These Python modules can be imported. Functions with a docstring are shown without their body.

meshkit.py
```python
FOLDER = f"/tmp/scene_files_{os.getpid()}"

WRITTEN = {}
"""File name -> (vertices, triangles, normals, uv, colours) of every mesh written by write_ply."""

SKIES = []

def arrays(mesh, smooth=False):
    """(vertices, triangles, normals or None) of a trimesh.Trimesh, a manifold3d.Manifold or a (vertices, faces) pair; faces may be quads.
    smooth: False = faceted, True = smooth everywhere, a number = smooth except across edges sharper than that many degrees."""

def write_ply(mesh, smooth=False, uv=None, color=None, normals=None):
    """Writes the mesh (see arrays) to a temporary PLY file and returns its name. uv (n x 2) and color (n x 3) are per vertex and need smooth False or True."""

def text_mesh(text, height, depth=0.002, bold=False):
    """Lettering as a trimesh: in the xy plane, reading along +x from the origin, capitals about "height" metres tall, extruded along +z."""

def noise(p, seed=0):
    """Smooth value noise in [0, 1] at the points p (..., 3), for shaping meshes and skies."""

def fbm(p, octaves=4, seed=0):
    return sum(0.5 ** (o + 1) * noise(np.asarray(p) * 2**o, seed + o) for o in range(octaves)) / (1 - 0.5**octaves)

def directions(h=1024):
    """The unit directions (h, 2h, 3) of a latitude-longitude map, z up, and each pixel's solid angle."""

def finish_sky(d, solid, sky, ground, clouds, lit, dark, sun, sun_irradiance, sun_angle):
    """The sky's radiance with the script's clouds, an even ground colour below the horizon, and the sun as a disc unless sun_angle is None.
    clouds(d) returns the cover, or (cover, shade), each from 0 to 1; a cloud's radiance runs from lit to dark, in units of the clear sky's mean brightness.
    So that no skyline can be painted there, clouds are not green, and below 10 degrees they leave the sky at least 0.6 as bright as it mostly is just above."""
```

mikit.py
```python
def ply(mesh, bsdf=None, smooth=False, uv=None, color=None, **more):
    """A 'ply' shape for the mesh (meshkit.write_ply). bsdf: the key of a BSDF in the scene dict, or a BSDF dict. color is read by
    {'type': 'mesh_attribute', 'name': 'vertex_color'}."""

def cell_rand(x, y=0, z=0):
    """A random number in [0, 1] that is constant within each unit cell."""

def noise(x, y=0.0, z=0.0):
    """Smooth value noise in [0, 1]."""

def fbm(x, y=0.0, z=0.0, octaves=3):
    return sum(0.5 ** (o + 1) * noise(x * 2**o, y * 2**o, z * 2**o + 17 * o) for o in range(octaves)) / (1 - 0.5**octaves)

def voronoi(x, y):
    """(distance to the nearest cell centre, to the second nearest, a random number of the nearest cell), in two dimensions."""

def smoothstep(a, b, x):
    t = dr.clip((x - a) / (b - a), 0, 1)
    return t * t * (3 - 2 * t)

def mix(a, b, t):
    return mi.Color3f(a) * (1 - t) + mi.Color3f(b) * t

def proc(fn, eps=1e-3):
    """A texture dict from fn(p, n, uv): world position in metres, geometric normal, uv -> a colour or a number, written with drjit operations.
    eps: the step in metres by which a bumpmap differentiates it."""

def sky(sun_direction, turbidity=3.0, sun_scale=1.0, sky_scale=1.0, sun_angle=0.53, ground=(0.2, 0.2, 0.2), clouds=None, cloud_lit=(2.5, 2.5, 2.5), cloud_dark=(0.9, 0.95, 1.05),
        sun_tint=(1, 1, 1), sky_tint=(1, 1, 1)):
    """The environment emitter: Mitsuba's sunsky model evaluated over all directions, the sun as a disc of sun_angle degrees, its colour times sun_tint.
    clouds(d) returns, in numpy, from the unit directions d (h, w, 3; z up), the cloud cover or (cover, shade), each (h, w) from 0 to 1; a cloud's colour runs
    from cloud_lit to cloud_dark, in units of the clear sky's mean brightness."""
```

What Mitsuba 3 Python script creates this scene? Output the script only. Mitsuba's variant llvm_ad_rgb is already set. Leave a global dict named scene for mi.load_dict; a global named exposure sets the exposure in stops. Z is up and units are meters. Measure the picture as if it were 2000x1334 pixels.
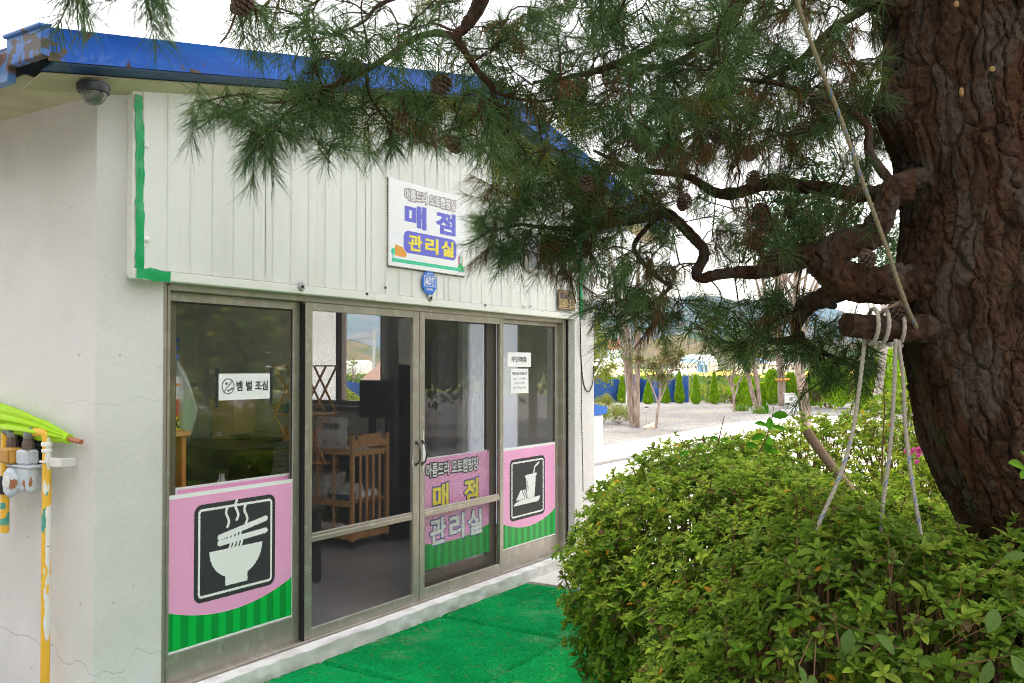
import math, random
import numpy as np, trimesh, mitsuba as mi, mikit, meshkit, drjit as dr
from scipy.spatial import cKDTree
from shapely.geometry import Polygon, LineString, Point, MultiPolygon, box as sbox
from shapely.ops import unary_union
from shapely import affinity

# ------------------------------------------------------------------ camera, sky, exposure
YAW, PITCH, FOC, CX, CY = math.radians(32.4744), math.radians(0.96536), 1777.87, 1000.0, 687.87   # of the 2000 x 1334 photograph
EYE = np.array([0.0, -4.08, 1.80])
_F = np.array([math.cos(YAW), math.sin(YAW), 0.0]); RIGHT = np.array([math.sin(YAW), -math.cos(YAW), 0.0])
FWD = _F * math.cos(PITCH) + np.array([0, 0, math.sin(PITCH)]); UP = np.array([0, 0, math.cos(PITCH)]) - _F * math.sin(PITCH)
T4 = mi.ScalarTransform4f
scene, labels = {}, {}
scene['haze_air'] = {'type': 'homogeneous', 'albedo': {'type': 'rgb', 'value': [0.90, 0.95, 0.99]}, 'sigma_t': {'type': 'rgb', 'value': [2.2e-5, 4.0e-5, 9.0e-5]}}
scene['camera'] = {'type': 'perspective', 'fov': 2 * math.degrees(math.atan(1000 / FOC)), 'fov_axis': 'x', 'near_clip': 0.05, 'far_clip': 20000.0,
                   'principal_point_offset_x': 0.0, 'principal_point_offset_y': (667.0 - CY) / 1334.0,
                   'medium': {'type': 'ref', 'id': 'haze_air'},
                   'to_world': T4().look_at(origin=EYE.tolist(), target=(EYE + FWD).tolist(), up=[0, 0, 1])}
exposure = 3.8

def overcast(d):
    c = meshkit.fbm(d * np.array([2.2, 2.2, 5.0]), 5, 3)
    return np.ones(d.shape[:2]), np.clip((c - 0.42) * 1.6, 0, 1) * 0.35
scene['sky'] = mikit.sky((0.40, 0.28, 0.87), turbidity=3, sun_scale=0.30, sun_angle=16, clouds=overcast, cloud_lit=(1.75, 1.74, 1.84), cloud_dark=(1.2, 1.25, 1.35), ground=(0.22, 0.21, 0.19))

# ------------------------------------------------------------------ helpers
def ray(px, py):
    return FWD + RIGHT * ((px - CX) / FOC) - UP * ((py - CY) / FOC)
def at(px, py, depth):                 # the point the photo shows at this pixel, at a distance along the view axis
    return EYE + ray(px, py) * depth
def on_y(px, py, Y=0.0):
    r = ray(px, py); return EYE + r * ((Y - EYE[1]) / r[1])
def on_x(px, py, X):
    r = ray(px, py); return EYE + r * ((X - EYE[0]) / r[0])
def on_z(px, py, Z=0.0):
    r = ray(px, py); return EYE + r * ((Z - EYE[2]) / r[2])
def V(*a): return np.array(a, float)
def unit(v):
    v = np.asarray(v, float); return v / np.maximum(np.linalg.norm(v, axis=-1, keepdims=True), 1e-12)
_count = {}
def key_of(name):
    if name not in scene and name not in _count:
        _count[name] = 0; return name
    while True:
        _count[name] = _count.get(name, 0) + 1
        k = f'{name}_{_count[name]:03d}'
        if k not in scene and k not in _count:
            _count[k] = 0; return k
def thing(name, label, cat, group=None):
    k = key_of(name); labels[k] = {'label': label, 'category': cat}
    if group: labels[k]['group'] = group
    return k
def put(parent, name, mesh, bsdf, smooth=False, **kw):
    """One entry of the scene: a part under its parent, or (parent None) an entry named as it is."""
    k = key_of(f'{parent}__{name}' if parent else name)
    scene[k] = mikit.ply(mesh, bsdf, smooth=smooth, **kw); return k
def single(name, label, cat, mesh, bsdf, smooth=False, group=None, **kw):
    k = thing(name, label, cat, group); scene[k] = mikit.ply(mesh, bsdf, smooth=smooth, **kw); return k
def struct(name, mesh, bsdf, smooth=False, **kw):
    k = put(None, name, mesh, bsdf, smooth, **kw); labels[k] = {'kind': 'structure'}; return k
def stuff_part(parent, name, mesh, bsdf, smooth=False, **kw):
    k = put(parent, name, mesh, bsdf, smooth, **kw); labels[k] = {'kind': 'stuff'}; return k
cat = trimesh.util.concatenate
def box(x0, x1, y0, y1, z0, z1, c=0.0):
    """A box, its edges chamfered by c."""
    lo, hi = np.minimum([x0, y0, z0], [x1, y1, z1]), np.maximum([x0, y0, z0], [x1, y1, z1])
    if c <= 0:
        m = trimesh.creation.box(bounds=[lo, hi]); return m
    c = min(c, 0.45 * float((hi - lo).min())); P = []
    for s in np.ndindex(2, 2, 2):
        p = np.where(np.array(s) == 1, hi, lo); q = np.where(np.array(s) == 1, -c, c)
        for a in range(3):
            r = p + q; r[a] = p[a]; P.append(r)
    return trimesh.convex.convex_hull(np.array(P))
def rot(mesh, axis, deg, about=(0, 0, 0)):
    m = mesh.copy(); m.apply_transform(trimesh.transformations.rotation_matrix(math.radians(deg), axis, about)); return m
def shift(mesh, v):
    m = mesh.copy(); m.apply_translation(v); return m
def frames(p):
    p = np.asarray(p, float); t = unit(np.gradient(p, axis=0))
    a = np.cross(t[0], [0, 0, 1.0]); a = a if np.linalg.norm(a) > 1e-3 else np.array([1.0, 0, 0]); A = []
    for k in range(len(p)):
        a = a - t[k] * (a @ t[k]); a = a / np.linalg.norm(a); A.append(a)
    A = np.array(A); return t, A, np.cross(t, A)
def tube(p, r, sides=8, caps=True, fn=None):
    """A tapered tube along the points p; fn(theta, s) scales the radius."""
    p = np.asarray(p, float); n = len(p); r = np.broadcast_to(r, (n,)); t, A, B = frames(p)
    th = np.arange(sides) * 2 * np.pi / sides; s = np.r_[0, np.cumsum(np.linalg.norm(np.diff(p, axis=0), axis=1))]
    R = r[:, None] * (np.ones((n, sides)) if fn is None else fn(th[None, :], s[:, None]))
    v = p[:, None] + R[..., None] * (np.cos(th)[None, :, None] * A[:, None] + np.sin(th)[None, :, None] * B[:, None])
    i, j = np.meshgrid(np.arange(n - 1), np.arange(sides), indexing='ij'); k = (j + 1) % sides
    q = np.stack([i * sides + j, i * sides + k, (i + 1) * sides + k, (i + 1) * sides + j], -1).reshape(-1, 4)
    f = np.vstack([q[:, [0, 1, 2]], q[:, [0, 2, 3]]]); v = v.reshape(-1, 3)
    if caps:
        c0, c1 = len(v), len(v) + 1; v = np.vstack([v, p[0], p[-1]]); jj = np.arange(sides); kk = (jj + 1) % sides; o = (n - 1) * sides
        f = np.vstack([f, np.stack([kk, jj, jj * 0 + c0], 1), np.stack([o + jj, o + kk, jj * 0 + c1], 1)])
    return trimesh.Trimesh(v, f, process=False)
def spline(pts, n):
    """Catmull-Rom through the points."""
    P = np.asarray(pts, float); P = np.vstack([2 * P[0] - P[1], P, 2 * P[-1] - P[-2]]); m = len(P) - 3
    u = np.linspace(0, m - 1e-9, n); i = u.astype(int); t = (u - i)[:, None]
    a, b, c, d = P[i], P[i + 1], P[i + 2], P[i + 3]
    return 0.5 * (2 * b + (c - a) * t + (2 * a - 5 * b + 4 * c - d) * t**2 + (3 * b - a - 3 * c + d) * t**3)
def lathe(profile, sides=24, axis_to=None, at_=(0, 0, 0)):
    m = trimesh.creation.revolve(np.array(profile, float), sections=sides)
    if axis_to is not None:
        m.apply_transform(trimesh.geometry.align_vectors([0, 0, 1], axis_to))
    m.apply_translation(at_); return m
def extrude(shape, depth):
    gs = [g for g in getattr(shape, 'geoms', [shape]) if g.geom_type == 'Polygon' and g.area > 1e-9]
    return cat([trimesh.creation.extrude_polygon(g, depth, engine='earcut') for g in gs])
def wall_print(shape, y, depth=0.0012, x0=0.0, z0=0.0):
    """A flat shape drawn in (x, z) as a thin sheet on a face that looks towards -y, its front at y."""
    m = extrude(shape, depth)
    v = m.vertices; m.vertices = np.stack([v[:, 0] + x0, y + depth - v[:, 2], v[:, 1] + z0], 1); m.invert()
    m.fix_normals(); return m
def facing_x(shape, x, depth=0.0012):
    """The same on a face that looks towards -x, drawn in (-y, z)."""
    m = extrude(shape, depth); v = m.vertices
    m.vertices = np.stack([x + depth - v[:, 2], -v[:, 0], v[:, 1]], 1); m.fix_normals(); return m
def rrect(x0, z0, x1, z1, r):
    return sbox(x0 + r, z0 + r, x1 - r, z1 - r).buffer(r, 6)
GLYPHS = {
'아': '92|66,83 74,83 74,47 89,47 89,40 75,40 74,39 74,-8 66,-8|6,40 7,52 9,60 13,68 19,73 26,76 35,75 42,71 47,65 50,58 51,52 51,37 50,32 47,23 45,20 39,15 34,13 26,13 22,14 18,16 13,20 10,26 7,33/14,39 17,28 20,24 23,21 27,20 31,20 35,22 38,24 41,29 43,35 44,49 41,59 37,66 32,68 27,68 24,67 20,64 17,59 15,53',
'름': '92|5,36 87,36 87,29 5,29|15,74 15,81 76,81 76,59 24,59 24,51 24,50 78,50 78,44 16,44 16,65 68,65 68,74|16,21 76,21 76,-7 16,-7/24,0 68,0 68,14 24,14',
'드': '92|5,11 87,11 87,4 5,4|15,74 77,74 77,68 24,68 24,40 77,39 77,33 15,33',
'리': '92|71,83 79,83 79,-8 71,-8|10,68 10,74 52,74 52,42 19,42 19,21 39,21 62,24 63,17 38,14 10,14 10,49 43,49 43,67',
'오': '92|5,4 5,11 42,11 42,30 30,32 24,35 18,39 14,45 13,51 13,58 16,64 19,68 24,72 33,76 42,77 50,77 63,74 69,71 73,67 77,61 79,56 79,50 77,45 73,39 67,34 59,31 50,30 50,11 87,11 87,4/21,51 23,45 30,40 40,36 49,36 59,38 65,42 70,48 71,55 68,61 61,67 54,70 43,70 33,68 25,64 22,58',
'토': '92|5,3 5,10 42,10 41,29 16,29 16,75 77,75 77,69 24,69 24,56 75,56 75,49 24,49 24,36 78,36 78,29 50,29 50,10 87,10 87,3',
'캠': '92|22,25 81,25 81,-7 22,-7/30,18 30,0 73,0 73,18|54,81 61,81 61,60 73,60 73,83 81,83 81,29 73,29 73,53 61,53 61,30 54,30|6,58 34,60 35,61 36,64 36,70 10,70 10,77 45,77 45,68 43,60 37,48 33,43 26,36 19,32 11,28 9,28 6,34 16,38 22,43 29,49 31,54 7,51',
'핑': '92|19,7 19,11 20,14 25,20 33,23 42,25 57,25 68,23 73,20 76,18 79,14 80,11 80,7 79,3 74,-2 66,-6 54,-8 41,-7 29,-4 22,0/27,7 30,3 36,0 43,-1 56,-1 63,0 68,3 71,7 71,10 70,13 68,15 63,17 54,19 45,19 36,17 31,15 28,11|71,27 71,83 79,83 79,27|7,41 18,41 18,68 17,68 9,68 9,75 58,75 58,68 49,68 49,42 51,42 62,43 62,37 38,34 8,34/26,41 41,42 40,68 26,68',
'장': '92|67,28 67,83 75,83 75,60 88,60 88,53 75,53 75,28|17,7 17,13 21,19 29,23 42,26 55,25 66,23 73,18 76,11 75,4 72,-1 68,-3 62,-6 51,-8 38,-7 26,-4 20,0/26,12 25,7 27,4 33,1 41,-1 51,-1 59,0 63,2 66,4 68,9 66,14 61,17 51,19 41,19 34,18 29,16|5,36 14,41 20,47 25,54 27,63 27,69 7,69 7,76 55,76 55,69 36,69 36,63 37,58 41,50 47,44 57,39 54,32 48,35 40,40 35,45 32,51 25,40 16,33 9,30',
'매': '92|54,81 62,81 62,47 74,47 74,83 82,83 82,-8 74,-8 74,40 62,40 62,-3 54,-3|8,16 8,72 43,72 43,16/16,23 35,23 35,66 16,65',
'점': '92|21,25 79,25 79,-7 21,-7/29,19 29,0 71,0 71,19|53,60 71,60 71,83 79,83 79,30 71,30 71,53 53,53|5,37 14,42 21,48 26,56 28,64 28,70 8,70 8,77 56,77 56,70 37,70 36,70 37,60 41,52 49,44 58,39 54,33 50,34 43,39 38,44 32,52 28,45 24,40 15,33 9,31',
'관': '92|67,83 75,83 75,54 88,53 88,46 75,46 75,14 67,14|18,21 26,21 26,1 27,1 78,1 78,-6 18,-6|4,36 23,36 24,56 32,56 32,36 46,37 61,39 61,33 36,30 5,29|10,69 10,76 55,76 54,57 52,44 44,45 46,59 46,69',
'실': '92|21,25 21,31 79,31 79,9 29,9 29,0 82,0 82,-7 21,-7 21,16 71,16 71,24|71,83 79,83 79,36 71,36|6,43 16,49 21,53 24,58 27,64 28,69 29,80 37,80 38,67 41,58 49,50 60,45 56,38 53,39 48,42 42,46 37,52 33,58 27,48 22,43 16,39 10,37',
'뱀': '92|22,25 81,25 81,-7 22,-7/30,19 30,0 73,0 73,19|54,81 62,81 62,60 73,60 73,83 81,83 81,30 73,30 73,53 62,53 62,31 54,31|9,77 17,77 17,63 36,63 36,77 44,77 44,36 9,36/17,43 36,42 36,56 17,57',
'벌': '92|21,25 21,31 79,31 79,10 30,10 29,0 83,0 83,-7 21,-7 21,16 71,16 71,24|9,39 9,79 18,79 18,66 42,66 42,79 50,79 50,63 71,63 71,83 79,83 79,36 71,36 71,56 50,56 50,39/18,46 42,46 42,59 18,59',
'조': '92|5,4 5,11 42,11 42,33 50,33 50,11 87,11 87,4|9,36 21,40 32,47 39,55 41,61 42,64 41,68 12,68 12,75 80,75 80,68 50,67 50,63 52,58 55,53 60,47 72,40 83,36 80,30 70,33 60,38 51,46 46,53 38,43 33,38 23,33 12,29',
'심': '92|21,26 79,26 79,-7 21,-7/29,19 29,0 71,0 71,19|71,83 79,83 79,31 71,31|6,40 15,45 21,51 24,55 28,65 29,79 37,79 37,65 41,56 48,48 53,45 59,42 56,35 48,38 39,46 33,55 30,50 25,43 16,36 10,34',
'양': '92|67,29 67,83 75,83 75,69 88,69 88,62 75,62 75,50 88,50 88,43 76,43 75,29|17,7 17,13 18,16 22,20 30,24 42,26 55,26 65,23 71,20 73,18 76,11 76,7 75,4 71,-2 62,-6 52,-8 38,-7 26,-4 22,-2 19,1/25,9 26,5 32,1 42,-1 51,-1 59,0 63,2 67,6 68,10 67,14 61,17 53,19 43,20 36,19 30,17 26,14|7,53 7,62 11,69 18,75 27,77 36,77 44,74 50,69 52,64 54,60 53,51 49,43 46,40 42,37 33,35 25,35 20,36 15,39 9,46/15,54 17,49 20,45 25,42 32,42 39,44 43,47 45,52 46,59 44,64 39,68 34,70 28,70 21,68 17,65 15,61',
'함': '92|67,28 67,83 75,83 75,59 88,59 88,52 75,52 75,28|18,23 75,23 75,-7 18,-7/27,16 27,0 67,0 67,16|5,73 27,73 28,84 36,84 36,73 59,73 59,67 5,67|10,43 10,49 13,54 18,59 26,62 35,62 44,60 48,58 51,54 53,49 53,41 50,36 44,32 35,30 26,30 17,33 13,37/18,44 20,41 25,37 29,36 35,36 40,37 43,39 45,43 46,47 44,51 41,54 36,55 30,56 25,55 21,52 19,49',
'무': '92|5,23 5,30 87,30 87,23 50,23 50,-8 42,-8 41,23|15,78 76,78 76,42 15,42/23,49 68,49 68,71 24,71',
'인': '92|21,23 29,23 30,1 82,1 82,-6 21,-6|71,17 71,83 79,83 79,16|7,51 8,60 11,68 17,73 23,75 28,76 37,76 41,74 46,71 52,65 54,58 54,53 53,47 49,40 42,34 33,32 24,32 16,36 10,42/15,53 17,47 21,42 27,39 33,39 39,41 43,44 46,50 46,57 44,62 41,66 35,69 28,69 22,67 18,63 16,59',
'한': '92|67,83 75,83 75,53 88,53 88,46 75,46 75,15 67,15|19,-6 19,20 27,20 27,1 28,1 79,1 79,-6|5,72 27,72 28,83 36,83 36,72 59,72 59,65 5,65|10,40 10,46 13,52 18,57 26,60 35,60 43,58 50,54 52,50 53,46 53,39 50,33 46,30 38,27 29,26 20,28 14,33/18,41 20,38 24,34 28,33 35,33 39,34 43,37 45,40 46,44 44,49 40,52 35,53 28,53 23,51 20,49 18,45',
'방': '92|67,28 67,83 75,83 75,60 88,60 88,53 75,53 75,29|17,7 17,14 19,17 23,21 31,24 43,26 57,25 65,23 71,20 73,17 76,11 76,7 75,3 71,-2 64,-6 50,-8 36,-7 27,-5 22,-2 19,1/25,9 26,4 31,1 39,-1 51,-1 59,0 64,2 67,5 68,10 67,13 61,17 51,19 42,19 34,18 29,16 26,13|9,77 17,77 17,64 42,64 42,77 50,77 51,35 9,35/17,42 42,42 42,57 17,57',
'념': '92|21,-7 21,25 79,25 79,-7/29,0 71,0 71,18 30,19|46,50 46,57 71,57 71,66 46,66 46,73 71,73 71,83 79,83 79,29 71,30 71,50|10,78 19,78 19,40 35,41 55,43 56,37 39,34 10,33',
'불': '92|5,37 5,44 87,44 87,37 50,37 50,29 76,29 76,8 23,8 24,-1 79,-1 79,-7 15,-7 15,14 68,14 68,22 15,22 15,29 41,29 42,37|16,81 24,81 24,73 67,73 68,81 76,81 76,51 16,51/24,58 67,58 68,66 24,67',
'고': '92|5,5 5,12 37,12 37,44 45,44 45,12 87,12 87,5|14,74 77,74 77,45 74,23 65,24 68,46 69,67 14,67',
'기': '92|71,-8 71,83 79,83 79,-8|11,9 6,16 15,20 23,26 34,37 41,50 44,63 44,66 10,66 10,73 53,73 52,62 50,51 45,39 39,30 27,19 18,13',
'원': '92|17,-6 17,21 26,21 26,1 81,1 81,-6|52,29 71,29 71,83 79,83 79,14 71,14 70,23 52,23|5,41 37,41 63,43 63,37 39,35 39,17 31,17 31,34 6,34|12,61 12,67 14,71 19,76 29,79 39,79 46,77 53,72 56,66 56,61 53,55 47,50 39,48 29,48 22,49 15,54 13,58/20,61 23,57 27,55 31,54 37,54 45,56 47,60 48,63 47,67 44,71 38,73 31,73 26,72 22,70 20,65',
'포': '92|5,3 5,10 42,11 41,31 12,31 12,38 26,38 26,67 12,67 12,74 79,74 79,67 65,67 65,38 79,38 79,31 50,31 50,11 87,10 87,3/34,38 57,38 57,67 34,67',
'주': '92|5,24 5,31 87,31 87,24 50,24 50,-8 42,-8 41,24|10,45 20,48 31,54 39,61 41,69 41,70 13,70 13,77 79,77 79,70 51,70 52,63 54,59 59,55 70,49 82,45 79,39 68,41 59,46 51,52 46,59 41,52 37,49 31,45 24,42 13,39',
'문': '92|5,36 87,36 87,30 51,30 51,11 42,11 42,30 5,30|15,20 24,20 24,1 78,1 78,-6 15,-6|16,79 76,79 76,47 16,47/24,54 68,53 68,72 24,72',
'판': '92|67,83 75,83 75,55 88,55 88,48 75,48 75,16 67,16|19,-6 19,22 27,22 27,1 28,1 79,1 79,-6|5,36 17,37 17,67 8,68 8,74 56,74 56,68 48,68 47,67 47,38 60,39 61,33 37,30 6,29/25,68 25,37 39,37 39,67',
'경': '92|20,8 21,15 25,21 35,26 45,27 60,27 70,24 75,20 78,18 80,11 79,5 78,2 74,-2 65,-6 55,-8 42,-7 30,-4 23,1/28,8 31,4 36,1 43,-1 54,-1 61,0 68,3 71,7 72,11 69,16 64,19 55,21 45,21 37,19 31,16 29,13|6,35 16,38 22,42 30,47 36,52 39,57 42,67 42,69 11,69 11,76 52,76 51,66 71,66 71,83 79,83 79,28 71,28 71,40 48,40 48,47 71,47 71,59 49,59 43,50 37,42 27,36 17,31 10,28',
'비': '92|71,83 79,83 79,-8 71,-8|10,75 18,75 19,51 44,51 45,75 53,75 53,14 10,14/18,21 45,21 45,45 18,45',
'구': '92|5,31 5,38 65,38 65,39 68,57 68,70 15,70 15,77 76,77 76,53 74,38 87,38 87,31 50,31 50,-8 42,-8 42,31',
'역': '92|6,54 7,60 9,67 14,73 20,76 26,78 33,78 38,77 43,74 49,69 71,69 71,83 79,83 79,29 71,29 71,42 48,42 43,37 37,35 27,34 21,35 15,38 10,43 8,47/52,49 71,49 71,62 52,63 53,54/14,54 16,49 19,45 25,42 31,41 37,43 41,45 44,50 45,58 43,63 40,67 35,70 28,71 21,68 17,65 15,60|19,24 79,24 79,-8 71,-8 71,18 19,18',
'이': '92|71,83 79,83 79,-8 71,-8|8,40 9,52 11,61 16,69 21,73 28,76 36,75 44,72 49,66 52,60 54,53 54,45 54,36 52,29 49,23 42,15 36,13 28,13 23,14 19,16 16,19 12,25 10,32/16,40 19,30 21,25 24,22 28,20 33,20 37,22 40,24 45,32 46,45 46,52 44,58 39,66 34,68 30,68 25,67 21,63 17,54 16,48',
'용': '92|5,31 5,38 25,38 25,51 19,54 16,57 14,61 14,68 17,72 20,76 27,79 38,81 58,80 67,78 73,74 77,69 78,63 75,56 72,53 66,50 66,38 87,38 87,31/23,63 23,61 26,58 30,56 41,54 50,54 59,55 65,58 68,61 69,66 68,68 66,70 59,73 50,75 41,75 33,73 26,71 23,67/52,48 33,48 34,38 58,38 58,48|15,8 16,15 22,20 31,23 41,24 55,24 66,21 74,17 77,11 77,6 76,3 71,-2 64,-6 52,-8 36,-7 25,-5 21,-3 17,1/23,7 25,3 31,0 41,-1 51,-1 59,0 64,2 67,5 68,7 68,10 65,14 60,16 53,18 42,18 33,17 27,14 23,10',
'후': '92|5,17 5,24 87,24 87,17 50,17 50,-8 42,-8 41,17|9,72 41,72 42,83 50,83 50,72 82,72 82,66 9,66|16,44 17,50 21,55 30,59 41,60 55,60 65,58 70,55 73,53 74,50 75,46 74,39 70,35 61,32 51,30 37,31 26,33 21,36 18,39/25,44 28,40 34,38 41,37 51,37 59,38 63,40 66,42 67,46 64,50 59,53 51,54 41,54 33,53 28,51 26,48',
'자': '92|66,83 74,83 74,47 89,46 89,39 75,39 74,39 74,-8 66,-8|4,16 4,17 11,21 19,30 24,40 27,53 27,67 7,67 7,74 55,74 55,67 35,66 36,51 39,40 46,29 53,22 59,19 55,12 53,12 50,14 42,21 36,29 32,39 27,28 23,22 14,13 8,10',
'율': '92|5,38 5,45 87,45 87,38 64,38 64,29 76,29 76,9 23,9 24,-1 79,-1 79,-7 15,-7 15,15 68,15 68,23 15,23 15,29 27,29 27,38/36,38 36,29 56,30 55,38|14,64 15,70 17,74 19,76 27,80 40,82 55,81 66,79 74,74 77,71 78,67 77,61 71,55 61,52 51,50 37,51 25,53 17,58/23,65 25,61 31,58 41,57 51,57 60,58 65,60 69,64 69,67 66,71 60,74 51,75 40,75 32,74 27,72 23,68',
'계': '92|74,83 82,83 82,-8 74,-8|5,17 16,26 25,36 32,48 35,63 35,65 9,65 9,71 44,71 43,58 55,58 56,80 64,80 64,-3 56,-3 56,28 39,28 39,35 56,35 55,51 41,51 37,41 34,34 28,26 21,20 10,12 8,13',
'산': '92|67,83 75,83 75,55 88,55 88,48 75,48 75,16 67,16|19,22 27,22 27,1 28,1 79,1 79,-6 19,-6|5,35 10,37 16,41 20,45 23,51 26,56 27,62 27,77 35,77 36,61 39,53 46,44 52,40 58,37 54,31 48,33 40,39 35,45 32,50 26,41 20,35 16,31 9,28',
'입': '92|21,29 29,29 29,19 71,19 71,29 79,29 79,-7 21,-7/29,0 71,0 71,12 29,12|71,83 79,83 79,34 71,34|7,55 8,64 11,71 19,76 25,78 36,78 44,75 51,70 54,62 54,57 53,51 49,44 46,41 41,38 34,37 25,37 19,39 15,41 10,47/15,57 17,51 21,46 26,44 34,44 39,45 44,49 46,54 46,60 45,64 41,68 35,71 29,72 22,69 17,66 16,62',
'금': '92|5,38 5,45 65,45 66,46 68,59 68,71 15,71 15,78 76,78 76,61 74,45 87,45 87,38|15,25 77,25 77,-7 15,-7/24,19 24,0 69,0 68,19',
'캡': '92|22,-7 22,28 30,28 31,18 73,18 73,28 81,28 81,-7/30,0 73,0 73,11 31,11|54,81 61,81 61,61 73,60 73,83 81,83 81,32 73,32 73,54 61,54 61,33 54,33|6,59 34,61 35,62 36,66 36,70 10,70 10,77 45,77 45,69 43,62 41,56 37,49 26,38 20,34 11,30 9,30 6,36 20,43 28,50 31,54 28,54 7,52',
'스': '92|5,4 5,11 87,11 87,4|8,37 20,41 29,47 36,54 40,61 41,69 41,77 50,77 51,64 56,54 61,48 67,43 76,39 82,38 83,37 79,30 73,32 66,35 57,41 51,47 46,56 41,48 35,42 28,37 21,33 12,30',
'A': '61|0,0 25,73 36,73 60,0 50,0 43,22 17,22 10,0/19,30 41,30 30,65 30,65',
'0': '56|5,31 5,42 6,53 9,62 12,67 18,72 25,75 34,74 40,71 45,65 47,61 49,53 51,41 51,33 49,21 46,11 42,5 38,1 30,-1 22,-1 16,2 11,8 9,13 6,22/14,35 15,20 19,10 22,8 27,6 30,6 34,8 37,12 40,20 42,29 42,44 40,53 39,59 36,64 33,66 30,67 26,67 21,65 19,62 17,58 15,50',
'1': '56|9,7 25,8 25,62 12,62 12,68 20,70 27,73 34,73 34,8 49,8 49,0 9,0',
'2': '56|4,64 6,67 13,72 23,75 29,75 34,73 39,71 43,67 46,62 47,56 47,48 44,39 35,25 19,8 50,8 50,0 4,0 4,5 22,22 32,36 37,46 38,55 35,63 29,67 24,67 18,66 14,63 10,59',
'3': '56|3,9 7,15 15,9 23,6 31,7 36,9 39,13 40,17 41,21 40,25 38,29 31,33 25,34 18,35 18,42 24,42 29,43 34,46 36,48 38,53 38,58 37,62 34,65 31,66 24,67 19,66 10,60 6,66 12,71 17,73 23,75 32,74 40,71 44,67 46,64 47,59 47,53 46,49 43,44 40,41 35,38 43,35 47,31 49,27 50,18 49,13 47,9 43,4 38,1 32,-1 23,-1 16,0 10,3 5,7',
'4': '56|2,27 32,73 43,73 43,28 52,28 52,20 43,20 43,0 34,0 34,20 2,20/12,28 34,28 34,62 33,62 29,53',
'5': '56|3,8 8,14 12,10 17,8 22,6 29,7 33,8 37,11 39,15 41,20 41,25 40,30 38,35 34,38 30,40 24,40 19,39 13,36 9,39 11,73 47,73 47,66 19,66 17,48 18,45 26,47 36,46 40,44 46,40 49,32 50,25 49,16 46,9 41,4 38,2 29,-1 20,-1 14,1 7,5',
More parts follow.
